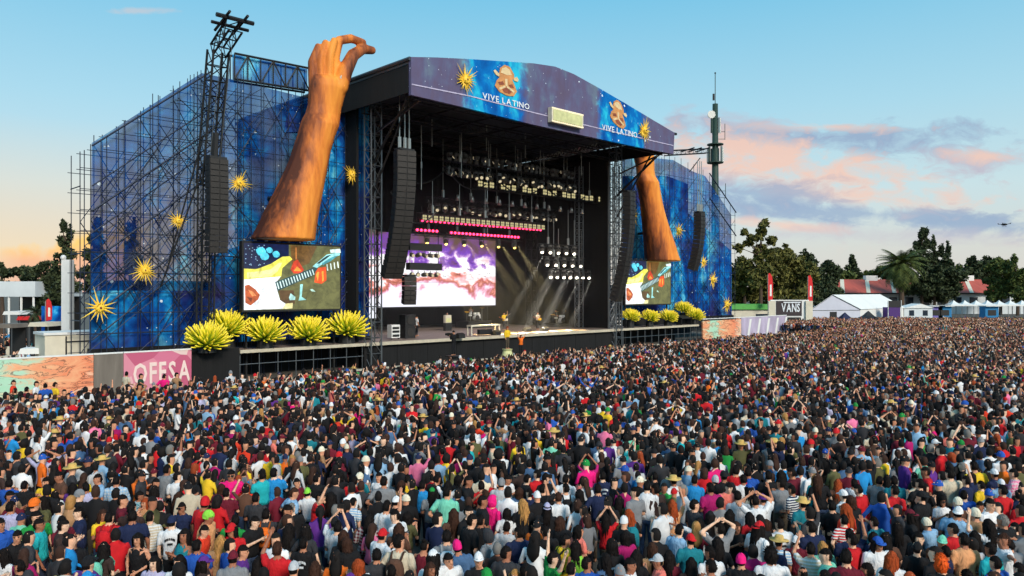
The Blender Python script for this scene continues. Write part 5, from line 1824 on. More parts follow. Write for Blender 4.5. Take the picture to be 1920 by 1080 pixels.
def palm(px, py, Y, rpx, label, n_f=34):
    p = AT(px, py, Y)
    o = thing('palm_tree', label, 'palm tree', (p.x, Y, 0), 0, 'palm trees')
    rad = rpx / F_PX * Y
    MB().rings([[(r * math.cos(2 * math.pi * i / 10), r * math.sin(2 * math.pi * i / 10), z) for i in range(10)] for z, r in ((0, rad * 0.12), (p.z * 0.5, rad * 0.09), (p.z - rad * 0.3, rad * 0.1), (p.z, rad * 0.14))]).build('trunk', M['bark'], o)
    k = random.Random(int(px))
    fr = MB()
    for i in range(n_f):
        az = i * 2.39996
        f = (i + 0.5) / n_f
        el0 = R(82) - f * R(125)
        L = rad * k.uniform(0.9, 1.15)
        pos = Vector((0, 0, p.z - 0.1))
        seg = 7
        el = el0
        prev = pos.copy()
        for j in range(seg):
            el -= R(9 + 6 * f)
            d = Vector((math.cos(az) * math.cos(el), math.sin(az) * math.cos(el), math.sin(el)))
            cur = prev + d * (L / seg)
            side = Vector((-math.sin(az), math.cos(az), 0))
            up = side.cross(d)
            for q in range(3):
                b = prev + d * (L / seg) * q / 3
                wl = rad * 0.30 * (1 - 0.5 * abs(2 * (j + 0.5) / seg - 0.8))
                for s_ in (-1, 1):
                    tip = b + (side * s_ * 0.85 + d * 0.6 - Vector((0, 0, 0.35))) * wl
                    fr.add([b - d * wl * 0.08, b + d * wl * 0.12, tip], [(0, 1, 2)])
            prev = cur
    fr.build('crown', M['leaf'] if n_f > 30 else M['leafdk'], o)


palm(1690, 497, 176, 50, 'tall date palm before the red roof hall', 74)
palm(66, 585, 60, 26, 'small dark palm behind the food stalls at left', 24)
# ------------------------------------------------------------------ people
M['skin'] = objcol('skin', 0.55, 0.06, 12.0)
M['hair'] = objcol('hair', 0.7, 0.5, 60.0, 'strand')
M['cloth'] = objcol('cotton_cloth', 0.85, 0.10, 7.0)
M['cloth_st'] = objcol('striped_cloth', 0.85, 0.08, 7.0, 'stripe')
M['cloth_pl'] = objcol('plaid_cloth', 0.85, 0.08, 7.0, 'plaid')
M['cloth_fl'] = objcol('patterned_cloth', 0.85, 0.08, 7.0, 'floral')
M['straw'] = pm('straw', C(206, 170, 96), 0.8, 0, 0.15, 20.0)
M['featdk'] = pm('eyes_and_brows', C(30, 20, 18), 0.4)
M['lips'] = pm('lips', C(150, 84, 74), 0.5)

HC = Vector((0, 0.015, 1.615))                       # head centre of the 1.74 m figure

POSES = {   # per side: elbow, wrist (for +x side; mirrored for the other)
    'down': ((0.255, -0.02, 1.13), (0.265, 0.07, 0.89)),
    'front': ((0.25, -0.01, 1.14), (0.10, 0.23, 1.08)),
    'chest': ((0.245, 0.06, 1.16), (0.07, 0.27, 1.33)),
    'up': ((0.29, 0.06, 1.60), (0.25, 0.13, 1.85)),
    'upb': ((0.30, 0.16, 1.50), (0.20, 0.25, 1.74)),
    'vee': ((0.36, 0.04, 1.57), (0.45, 0.07, 1.82)),
    'phone': ((0.27, 0.18, 1.51), (0.075, 0.26, 1.76)),
    'head': ((0.40, 0.06, 1.60), (0.14, 0.0, 1.75)),
    'side': ((0.44, 0.05, 1.43), (0.68, 0.08, 1.45)),
    'hip': ((0.36, -0.08, 1.16), (0.19, 0.05, 1.00)),
}
TEMPL = {   # name: (left arm, right arm, head yaw in degrees)
    'stand': ('down', 'down', 0), 'stand_turned': ('down', 'front', 38), 'stand_other': ('front', 'down', -38),
    'hands_front': ('front', 'front', 0), 'holding': ('chest', 'chest', 0), 'clapping': ('chest', 'chest', 20),
    'right_up': ('down', 'up', 0), 'left_up': ('upb', 'front', 0), 'both_up': ('vee', 'vee', 0), 'phone_up': ('phone', 'phone', 0),
    'hands_on_head': ('head', 'head', 0), 'arm_round': ('side', 'down', 15), 'hip': ('hip', 'down', -15),
}


def smooth_loft(mb, pts, seg=12):
    """pts: (x,y,z,rx,ry) rings of an upright loft"""
    mb.rings([[(x + rx * math.cos(2 * math.pi * i / seg), y + ry * math.sin(2 * math.pi * i / seg), z) for i in range(seg)] for x, y, z, rx, ry in pts])


def limb(mb, a, b, r0, r1, seg=10):
    mb.tube(a, b, r0, r1, seg)
    mb.ball(a, r0 * 0.99, seg, 6)
    mb.ball(b, r1 * 0.99, seg, 6)


def make_body(fem, la, ra, yaw):
    """returns raw MB, bones [(a,b,ra,rb,region)], finger MB"""
    mb = MB()
    bones = []
    sw = 0.165 if fem else 0.19
    hipw = 0.175 if fem else 0.165
    wst = 0.135 if fem else 0.155
    smooth_loft(mb, [(0, -0.01, 0.84, hipw * 0.8, 0.10), (0, -0.01, 0.92, hipw, 0.125), (0, -0.005, 1.0, hipw * 0.97, 0.12), (0, 0, 1.10, wst, 0.105), (0, 0.01 if fem else 0, 1.24, sw * 0.92, 0.125 if fem else 0.115),
                     (0, 0, 1.34, sw, 0.12), (0, -0.01, 1.41, sw * 0.92, 0.10), (0, -0.01, 1.455, sw * 0.6, 0.075), (0, -0.005, 1.49, 0.062, 0.062), (0, 0.0, 1.56, 0.055, 0.06)])
    q = Quaternion((0, 0, 1), R(yaw))
    hp = lambda v: tuple(HC + q @ Vector(v))
    hr = []
    for z, rx, ry, y in ((-0.125, 0.03, 0.035, 0.035), (-0.115, 0.048, 0.055, 0.022), (-0.08, 0.062, 0.078, 0.012), (-0.03, 0.072, 0.09, 0.004), (0.03, 0.077, 0.098, 0.0), (0.075, 0.07, 0.088, -0.004), (0.105, 0.05, 0.064, -0.006), (0.12, 0.02, 0.03, -0.006)):
        hr.append([hp((rx * math.cos(2 * math.pi * i / 14), y + ry * math.sin(2 * math.pi * i / 14), z)) for i in range(14)])
    mb.rings(hr)
    mb.tube(hp((0, 0.088, 0.02)), hp((0, 0.112, -0.03)), 0.010, 0.017, 8)
    for s_ in (-1, 1):
        mb.ball(hp((0.078 * s_, -0.005, -0.005)), (0.014, 0.022, 0.032), 8, 6)
    fing = MB()
    for s_, arm in ((-1, la), (1, ra)):
        e, w_ = POSES[arm]
        sh = Vector((s_ * (sw + 0.0), -0.01, 1.39))
        e = Vector((e[0] * s_, e[1], e[2]))
        w_ = Vector((w_[0] * s_, w_[1], w_[2]))
        limb(mb, sh, e, 0.055 if not fem else 0.047, 0.042 if not fem else 0.037)
        limb(mb, e, w_, 0.041 if not fem else 0.036, 0.028 if not fem else 0.025)
        d = (w_ - e).normalized()
        pc = w_ + d * 0.05
        side = d.cross(Vector((0, 1, 0)))
        if side.length < 0.2:
            side = d.cross(Vector((1, 0, 0)))
        side.normalize()
        nrm = side.cross(d).normalized()
        mb.tube(w_, w_ + d * 0.09, 0.026, 0.034, 8)
        for i in range(4):
            b0 = w_ + d * 0.085 + side * (0.027 - i * 0.018)
            L = (0.068, 0.078, 0.072, 0.056)[i]
            b1 = b0 + d * L * 0.5 + nrm * 0.006
            b2 = b1 + (d + nrm * 0.55).normalized() * L * 0.5
            fing.tube(b0 - d * 0.02, b1, 0.0095, 0.0088, 5, cap=False)
            fing.tube(b1, b2, 0.0088, 0.007, 5)
        t0 = w_ + d * 0.035 + side * 0.025
        t1 = t0 + (side * 0.8 + d * 0.6).normalized() * 0.04
        fing.tube(t0, t1, 0.012, 0.010, 5, cap=False)
        fing.tube(t1, t1 + (d + side * 0.2 + nrm * 0.3).normalized() * 0.03, 0.010, 0.0075, 5)
        bones += [(sh, e, 0.055, 0.042, 2), (e, w_, 0.041, 0.028, 3), (w_, w_ + d * 0.1, 0.03, 0.034, 4)]
    for s_ in (-1, 1):
        h, kn, an = Vector((0.088 * s_, -0.005, 0.88)), Vector((0.10 * s_, 0.02, 0.49)), Vector((0.105 * s_, -0.02, 0.09))
        limb(mb, h, kn, 0.085, 0.058)
        limb(mb, kn, an, 0.056, 0.038)
        mb.ball((0.11 * s_, 0.05, 0.045), (0.045, 0.125, 0.045), 10, 6)
        bones += [(h, kn, 0.085, 0.058, 5), (kn, an, 0.056, 0.04, 5), (Vector((0.11 * s_, -0.03, 0.04)), Vector((0.11 * s_, 0.14, 0.035)), 0.045, 0.04, 7)]
    bones += [(HC + Vector((0, 0, -0.06)), HC + Vector((0, 0, 0.05)), 0.085, 0.09, 0), (Vector((0, 0, 1.50)), Vector((0, 0, 1.57)), 0.06, 0.055, 0)]
    return mb, bones, fing


def classify(P, bones, sw):
    """region of each point: 0 head/neck 1 torso 2 upper arm 3 forearm 4 hand 5 leg 7 shoe; also position along upper arm"""
    best = np.full(len(P), 1e9)
    reg = np.zeros(len(P), int)
    along = np.zeros(len(P))
    for a, b, r0, r1, rg in bones:
        a, b = np.array(a), np.array(b)
        ab = b - a
        t = np.clip(((P - a) @ ab) / (ab @ ab), 0, 1)
        d = np.linalg.norm(P - (a + t[:, None] * ab), axis=1) / (r0 + (r1 - r0) * t)
        k = d < best
        best = np.where(k, d, best)
        reg = np.where(k, rg, reg)
        along = np.where(k, t, along)
    # torso as a squashed capsule
    zc = np.clip(P[:, 2], 0.98, 1.40)
    d = np.sqrt((P[:, 0] / sw) ** 2 + ((P[:, 1] + 0.003) / 0.12) ** 2 + ((P[:, 2] - zc) / 0.09) ** 2)
    k = (d < best * 1.06) & (P[:, 2] < 1.475) & (P[:, 2] > 0.80)
    reg = np.where(k, 1, reg)
    return reg, along


def eval_mesh(me, mods):
    o = bpy.data.objects.new('tmp', me)
    COL.objects.link(o)
    for kind, kw in mods:
        md = o.modifiers.new('m', kind)
        for a, v in kw.items():
            setattr(md, a, v)
    dg = bpy.context.evaluated_depsgraph_get()
    out = bpy.data.meshes.new_from_object(o.evaluated_get(dg))
    bpy.data.objects.remove(o)
    return out


def tri_arrays(me):
    me.calc_loop_triangles()
    v = np.empty(len(me.vertices) * 3)
    me.vertices.foreach_get('co', v)
    t = np.empty(len(me.loop_triangles) * 3, dtype=np.int32)
    me.loop_triangles.foreach_get('vertices', t)
    return v.reshape(-1, 3), t.reshape(-1, 3)


def decim(me, n):
    r = min(1.0, n / max(1, 2.0 * len(me.polygons)))
    return eval_mesh(me, [('TRIANGULATE', {}), ('DECIMATE', {'ratio': r})])


def arr_mesh(name, v, t, mats, smooth=True):
    me = bpy.data.meshes.new(name)
    me.vertices.add(len(v))
    me.vertices.foreach_set('co', np.ascontiguousarray(v, dtype=np.float32).ravel())
    me.loops.add(len(t) * 3)
    me.loops.foreach_set('vertex_index', np.ascontiguousarray(t, dtype=np.int32).ravel())
    me.polygons.add(len(t))
    me.polygons.foreach_set('loop_start', np.arange(0, len(t) * 3, 3, dtype=np.int32))
    me.polygons.foreach_set('loop_total', np.full(len(t), 3, dtype=np.int32))
    if smooth:
        me.polygons.foreach_set('use_smooth', np.ones(len(t), dtype=bool))
    for m_ in mats:
        me.materials.append(m_)
    me.update(calc_edges=True)
    return me


def vnormals(v, t):
    fn = np.cross(v[t[:, 1]] - v[t[:, 0]], v[t[:, 2]] - v[t[:, 0]])
    n_ = np.zeros_like(v)
    for i in range(3):
        np.add.at(n_, t[:, i], fn)
    return n_ / np.maximum(np.linalg.norm(n_, axis=1, keepdims=True), 1e-9)


def shell(v, t, keep, d, rs=None):
    """cloth layer: the kept faces pushed out along the normals, with a turned-in hem"""
    nrm = vnormals(v, t)
    tk = t[keep]
    used, inv = np.unique(tk, return_inverse=True)
    tk = inv.reshape(-1, 3)
    vo = v[used] + nrm[used] * d
    if rs is not None:
        vo = vo + nrm[used] * (rs.random((len(used), 1)) - 0.3) * d * 0.7
    ed = {}
    for a, b, c in tk:
        for e in ((a, b), (b, c), (c, a)):
            if (e[1], e[0]) in ed:
                del ed[(e[1], e[0])]
            else:
                ed[e] = 1
    bnd = sorted(set(i for e in ed for i in e))
    mp = {i: len(vo) + k for k, i in enumerate(bnd)}
    vi = v[used][bnd] - nrm[used][bnd] * 0.004 if len(bnd) else np.zeros((0, 3))
    ex = []
    for a, b in ed:
        ex += [(a, mp[b], b), (a, mp[a], mp[b])]
    return np.vstack([vo, vi]), np.vstack([tk, np.array(ex, dtype=int).reshape(-1, 3)])


BODY, SHIRT, LEGS, LOD = {}, {}, {}, {}
_rs = np.random.default_rng(3)
for fem in (False, True):
    for nm, (la, ra, yaw) in TEMPL.items():
        mb, bones, fing = make_body(fem, la, ra, yaw)
        raw = mb.mesh('raw')
        hi = eval_mesh(raw, [('REMESH', {'mode': 'VOXEL', 'voxel_size': 0.02}), ('SMOOTH', {'iterations': 2, 'factor': 0.5})])
        sw = 0.165 if fem else 0.19
        near = decim(hi, 1900)
        v, t = tri_arrays(near)
        ctr = v[t].mean(axis=1)
        rg, al = classify(ctr, bones, sw)
        fv, ft = np.array(fing.v), []
        for f in fing.f:
            for i in range(1, len(f) - 1):
                ft.append((f[0], f[i], f[i + 1]))
        bv = np.vstack([v, fv])
        bt = np.vstack([t, np.array(ft) + len(v)])
        key = (fem, nm)
        BODY[key] = (arr_mesh('person_body', bv, bt, [M['skin']]), yaw)
        tors = (rg == 1) & (ctr[:, 2] > 0.93)
        kinds = {'tee': tors | ((rg == 2) & (al < 0.72)), 'long': tors | (rg == 2) | ((rg == 3) & (al < 0.94)), 'tank': tors & ~((ctr[:, 2] > 1.37) & (np.abs(ctr[:, 0]) > 0.10)) & (ctr[:, 2] < 1.43)}
        for kk, keep in kinds.items():
            sv, stt = shell(v, t, keep, 0.021 if kk == 'long' else 0.016, _rs)
            SHIRT[key + (kk,)] = (sv, stt)
        lv, lt = shell(v, t, ((rg == 5) & (ctr[:, 2] > 0.1)) | ((rg == 1) & (ctr[:, 2] <= 0.97)), 0.012)
        LEGS[key] = arr_mesh('trousers', lv, lt, [M['cloth']])
        for lvl, cnt in (('mid', 215), ('far', 56)):
            d_ = decim(hi, cnt * (1.5 if lvl == 'mid' else 1.6))
            v2, t2 = tri_arrays(d_)
            c2 = v2[t2].mean(axis=1)
            r2, a2 = classify(c2, bones, sw)
            r2 = np.where((r2 == 1) & (c2[:, 2] < 0.95), 5, r2)
            keep = c2[:, 2] > (0.45 if lvl == 'mid' else 0.7)
            t2, r2 = t2[keep], r2[keep]
            LOD[(lvl, fem, nm)] = (v2, t2, r2, yaw)
            bpy.data.meshes.remove(d_)
        for m_ in (raw, hi, near):
            bpy.data.meshes.remove(m_)
SHIRT_ME = {}


def shirt_mesh(key, kk, mat):
    q = key + (kk, mat.name)
    if q not in SHIRT_ME:
        sv, stt = SHIRT[key + (kk,)]
        SHIRT_ME[q] = arr_mesh('shirt', sv, stt, [mat])
    return SHIRT_ME[q]


# --- head coverings, built round the head centre (face towards +y)
def head_shell(seg, rows, grow, hairline, noise, seed, zoff=0.0):
    k = random.Random(seed)
    mb = MB()
    rg = []
    for r_ in range(rows + 1):
        ph = math.pi / 2 - (math.pi * 0.86) * r_ / rows
        row = []
        for i in range(seg):
            a = 2 * math.pi * i / seg
            q = 1 + (k.random() - 0.4) * noise
            row.append((0.079 * grow * q * math.cos(ph) * math.cos(a), 0.099 * grow * q * math.cos(ph) * math.sin(a) - 0.004, 0.122 * grow * q * math.sin(ph) + zoff))
        rg.append(row)
    n_ = seg
    vs = [p for r_ in rg for p in r_]
    fs = []
    for r_ in range(rows):
        for i in range(seg):
            f = (r_ * n_ + i, (r_ + 1) * n_ + i, (r_ + 1) * n_ + (i + 1) % n_, r_ * n_ + (i + 1) % n_)
            c = [sum(vs[j][m_] for j in f) / 4 for m_ in range(3)]
            if hairline(*c):
                fs.append(f)
    used = sorted(set(j for f in fs for j in f))
    mp = {j: i for i, j in enumerate(used)}
    mb.add([vs[j] for j in used], [tuple(mp[j] for j in f) for f in fs])
    return mb


def hl_short(x, y, z):
    if abs(x) > 0.055 and -0.035 < y < 0.05:
        return z > 0.03                              # ears stay free
    lim = -0.06 if y < -0.02 else (0.0 if y < 0.03 else 0.055)
    return z > lim


def hl_cap(x, y, z):
    return z > 0.028


def tufts(mb, n_, ln_, seed, lowz=-0.05, spread=1.06):
    k = random.Random(seed)
    for _ in range(n_):
        a, ph = k.uniform(0, 6.283), k.uniform(-0.5, 1.5)
        d = Vector((math.cos(ph) * math.cos(a), math.cos(ph) * math.sin(a), math.sin(ph)))
        p = Vector((0.079 * spread * d.x, 0.099 * spread * d.y - 0.004, 0.122 * spread * d.z))
        if not hl_short(*p) or p.z < lowz:
            continue
        t_ = (d + Vector((k.gauss(0, 0.5), -0.35 + k.gauss(0, 0.5), k.gauss(-0.1, 0.5)))).normalized()
        mb.cone(p - d * 0.006, t_ * ln_ * k.uniform(0.6, 1.3), 0.013, 3)


def strands(mb, n_, zend, seed, wid=0.021):
    """locks that leave the crown, follow the head and hang to zend, uneven at the ends"""
    k = random.Random(seed)
    for q in range(n_):
        a = R(-205 + 230 * (q + k.random()) / n_)             # round the sides and back, the face left open
        ca, sa = math.cos(a), math.sin(a)
        flare = k.uniform(0.95, 1.16)
        ze = zend * k.uniform(0.72, 1.08)
        pts = []
        for f in (0.0, 0.22, 0.45, 0.62, 0.8, 1.0):
            z = 0.125 + (ze - 0.125) * f
            hd = max(0.0, 1 - (z / 0.128) ** 2) ** 0.5 if z > 0 else 1.0
            body = 1.0 if z > -0.10 else 1.0 + min(0.35, (-0.10 - z) * 2.2)
            rx, ry = 0.089 * hd * flare * body, 0.105 * hd * flare * (1.0 if z > -0.1 else 1.12)
            wob = 0.008 * math.sin(9 * f + q * 1.7)
            pts.append(Vector((rx * ca + wob, ry * sa - 0.006 - (0.02 if z < -0.12 else 0), z)))
        side = Vector((-sa, ca, 0))
        out_ = Vector((ca, sa, 0))
        ws = (0.5, 1.0, 1.1, 1.0, 0.8, 0.15)
        vs_ = []
        for p, w__ in zip(pts, ws):
            vs_ += [p - side * wid * w__, p + out_ * 0.008 * w__, p + side * wid * w__]
        fs_ = []
        for i in range(5):
            b = i * 3
            fs_ += [(b, b + 3, b + 4, b + 1), (b + 1, b + 4, b + 5, b + 2)]
        mb.add(vs_, fs_)


def hair_build(kind, lo=False, far=False):
    sg, rw = (6, 3) if far else ((8, 5) if lo else (16, 9))
    if kind == 'short':
        mb = head_shell(sg, rw, 1.09 if not lo else 1.17, hl_short if not lo else (lambda x, y, z: z > (-0.05 if y < 0.02 else 0.05)), 0.07 if not lo else 0.04, 1)
        if not lo:
            tufts(mb, 90, 0.030, 21)
        return mb
    if kind == 'bald':
        return head_shell(sg, rw, 1.025 if not lo else 1.12, hl_short if not lo else (lambda x, y, z: z > (-0.05 if y < 0.02 else 0.05)), 0.01, 2)
    if kind == 'curly':
        mb = head_shell(sg, rw, 1.30, lambda x, y, z: z > (-0.13 if y < 0.05 else 0.05), 0.22, 3)
        if not lo:
            tufts(mb, 160, 0.05, 22, -0.13, 1.25)
        return mb
    if kind in ('long', 'bob') and not lo:
        mb = head_shell(sg, rw, 1.07, lambda x, y, z: z > (-0.10 if y < 0.03 else 0.055), 0.05, 4)
        strands(mb, 44, -0.40 if kind == 'long' else -0.17, 31 if kind == 'long' else 33)
        strands(mb, 30, -0.33 if kind == 'long' else -0.14, 32 if kind == 'long' else 34, 0.016)
        return mb
    if kind in ('long', 'pony', 'bob'):
        mb = head_shell(sg, rw, 1.12, lambda x, y, z: z > (-0.10 if y < 0.035 else 0.052), 0.06, 4)
        k = random.Random(8)
        if kind == 'bob':
            prof_ = [(0.03, 0.085, 0.06, -0.04), (-0.08, 0.100, 0.065, -0.045), (-0.15, 0.098, 0.055, -0.055), (-0.18, 0.05, 0.03, -0.06)]
        elif kind == 'long':
            prof_ = [(0.03, 0.085, 0.055, -0.045), (-0.08, 0.092, 0.055, -0.055), (-0.17, 0.115, 0.040, -0.10), (-0.27, 0.105, 0.034, -0.125), (-0.34, 0.06, 0.02, -0.13), (-0.39, 0.02, 0.01, -0.13)]
        else:
            prof_ = [(0.05, 0.03, 0.03, -0.10), (0.02, 0.042, 0.04, -0.13), (-0.1, 0.04, 0.035, -0.15), (-0.26, 0.025, 0.02, -0.155), (-0.32, 0.008, 0.008, -0.15)]
        s2 = 4 if far else (6 if lo else 12)
        mb.rings([[(rx * math.cos(2 * math.pi * i / s2) * k.uniform(0.93, 1.07), y + ry * math.sin(2 * math.pi * i / s2), z) for i in range(s2)] for z, rx, ry, y in prof_])
        return mb
    if kind == 'bun':
        mb = head_shell(sg, rw, 1.09, hl_short, 0.05, 5)
        mb.ball((0, -0.06, 0.12), 0.048, 8, 5)
        return mb
    if kind in ('cap', 'capback'):
        mb = head_shell(sg, rw, 1.10, hl_cap, 0.015, 6, 0.0)
        s_ = 1 if kind == 'cap' else -1
        pts = [(0.085 * math.cos(a), s_ * (0.075 + 0.10 * math.sin(a)), 0.036 - 0.012 * math.sin(a)) for a in [math.pi * i / 8 for i in range(9)]]
        lowp = [(x, y, z - 0.007) for x, y, z in pts]
        n_ = len(pts)
        mb.add(pts + lowp, [tuple(range(n_)), tuple(range(2 * n_ - 1, n_ - 1, -1))] + [(i, i + n_, i + n_ + 1, i + 1) for i in range(n_ - 1)])
        mb.ball((0, -0.004, 0.135), 0.010, 6, 4)
        return mb
    if kind == 'beanie':
        return head_shell(sg, rw, 1.13, lambda x, y, z: z > (-0.02 if y < 0.03 else 0.035), 0.05, 7, 0.008)
    if kind == 'hood':
        return head_shell(sg, rw, 1.30, lambda x, y, z: (y < 0.045 or z > 0.10) and z > -0.16, 0.03, 8)
    if kind in ('straw', 'fedora'):
        mb = MB()
        rb = 0.205 if kind == 'straw' else 0.165
        sg2 = 7 if far else (10 if lo else 20)
        mb.rings([[(r * math.cos(2 * math.pi * i / sg2), r * 1.06 * math.sin(2 * math.pi * i / sg2), z + (0.02 * abs(math.cos(2 * math.pi * i / sg2)) if r > 0.15 else 0)) for i in range(sg2)] for r, z in ((0.09, 0.040), (rb, 0.036), (rb, 0.046), (0.098, 0.055), (0.094, 0.12), (0.078, 0.15), (0.03, 0.155))])
        return mb
    raise KeyError(kind)


HAIRK = ('short', 'bald', 'curly', 'long', 'bob', 'pony', 'bun', 'cap', 'capback', 'beanie', 'hood', 'straw', 'fedora')
HAIR = {k_: hair_build(k_).mesh('hair_' + k_, [M['straw'] if k_ in ('straw', 'fedora') else (M['cloth'] if k_ in ('cap', 'capback', 'beanie', 'hood') else M['hair'])], True) for k_ in HAIRK}
HAIRLO = {}
for lvl_ in ('mid', 'far'):
    for k_ in HAIRK:
        mb_ = hair_build(k_, True, lvl_ == 'far')
        tt = []
        for f in mb_.f:
            for i in range(1, len(f) - 1):
                tt.append((f[0], f[i], f[i + 1]))
        HAIRLO[(lvl_, k_)] = (np.array(mb_.v) * (1.14 if lvl_ == 'far' else 1.02), np.array(tt))
_fe = MB()
for s_ in (-1, 1):
    _fe.ball((0.032 * s_, 0.088, 0.012), (0.013, 0.008, 0.008), 8, 4)
    _fe.box(0.032 * s_ - 0.018, 0.032 * s_ + 0.018, 0.082, 0.097, 0.03, 0.037)
FACE = _fe.mesh('eyes', [M['featdk']])
MOUTH = MB().ball((0, 0.083, -0.068), (0.022, 0.010, 0.008), 8, 4).mesh('mouth', [M['lips']])
_fe = MB()
for s_ in (-1, 1):
    _fe.box(0.034 * s_ - 0.028, 0.034 * s_ + 0.028, 0.094, 0.108, -0.008, 0.030)
    _fe.box(0.066 * s_ - 0.004, 0.066 * s_ + 0.004, 0.0, 0.1, 0.015, 0.025)
SHADES = _fe.mesh('sunglasses', [M['black']])
_bpk = MB()
_bpk.rings([[(x * wq, -0.205 + y * dq, z) for x, y in ((-1, 0.8), (-0.9, -0.9), (0.9, -0.9), (1, 0.8), (0.5, 1), (-0.5, 1))] for z, wq, dq in ((0.98, 0.10, 0.05), (1.02, 0.135, 0.075), (1.25, 0.14, 0.08), (1.36, 0.12, 0.065), (1.41, 0.07, 0.04))])
PACK = _bpk.mesh('backpack', [M['cloth']], True)
_bpk = MB()
_bpk.rings([[(x * wq, -0.285 + y * dq, z) for x, y in ((-1, 0.8), (-0.9, -0.9), (0.9, -0.9), (1, 0.8))] for z, wq, dq in ((1.03, 0.09, 0.02), (1.06, 0.10, 0.03), (1.18, 0.10, 0.03), (1.21, 0.08, 0.01))])
POCKET = _bpk.mesh('pocket', [M['cloth']], True)
_bpk = MB()
for s_ in (-1, 1):
    P_ = [(0.09 * s_, -0.16, 1.38), (0.10 * s_, -0.06, 1.475), (0.11 * s_, 0.07, 1.44), (0.115 * s_, 0.155, 1.32), (0.13 * s_, 0.11, 1.15), (0.13 * s_, -0.14, 1.05)]
    for a_, b_ in zip(P_[:-1], P_[1:]):
        _bpk.tube(a_, b_, 0.02, seg=5)
STRAP = _bpk.mesh('straps', [M['cloth']])

COLS = {   # word: (r,g,b)
    'black': (22, 21, 24), 'charcoal': (52, 52, 56), 'grey': (128, 130, 134), 'light grey': (186, 188, 192), 'white': (226, 226, 228), 'navy': (28, 38, 72), 'blue': (34, 84, 172), 'bright blue': (34, 138, 204),
    'light blue': (140, 180, 214), 'denim blue': (72, 104, 142), 'teal': (24, 122, 136), 'turquoise': (34, 176, 184), 'mint': (120, 206, 178), 'green': (30, 140, 62), 'lime green': (140, 214, 70), 'dark green': (30, 66, 50),
    'olive': (92, 90, 56), 'red': (200, 28, 36), 'orange-red': (224, 62, 36), 'coral': (232, 122, 108), 'maroon': (104, 22, 40), 'pink': (232, 120, 160), 'hot pink': (232, 24, 120), 'magenta': (170, 24, 100), 'purple': (92, 44, 130),
    'lavender': (180, 176, 208), 'yellow': (236, 194, 44), 'orange': (232, 110, 32), 'peach': (228, 160, 110), 'tan': (168, 128, 92), 'beige': (206, 192, 168), 'brown': (92, 62, 48), 'dark brown': (58, 42, 38), 'cream': (230, 220, 196)}
SKINS = [(228, 172, 140), (212, 150, 118), (188, 126, 96), (164, 106, 80), (238, 192, 162)]
HAIRC = {'dark': (22, 17, 16), 'brown': (58, 36, 27), 'blond': (172, 124, 70), 'ginger': (150, 64, 30), 'orange': (214, 84, 30), 'grey': (120, 116, 112)}
JEANS = [(36, 44, 66), (28, 28, 32), (66, 84, 116), (84, 74, 62), (24, 26, 36)]

STAGE_AIM = SW(12, 2)


def c3(c):
    return C(*c)


def face_yaw(x, y):
    d = Vector((STAGE_AIM.x - x, STAGE_AIM.y - y))
    return math.atan2(-d.x, d.y)


# head codes of the table: letter = kind + hair colour
HEADS = {'s': ('short', 'dark'), 'sb': ('short', 'brown'), 'sg': ('short', 'grey'), 'l': ('long', 'dark'), 'lb': ('long', 'brown'), 'ly': ('long', 'blond'), 'lg': ('long', 'ginger'), 'lo': ('curly', 'orange'), 'z': ('bald', 'dark'),
         'cu': ('curly', 'dark'), 'po': ('pony', 'dark'), 'bu': ('bun', 'dark'), 'st': ('straw', ''), 'fe': ('fedora', '')}
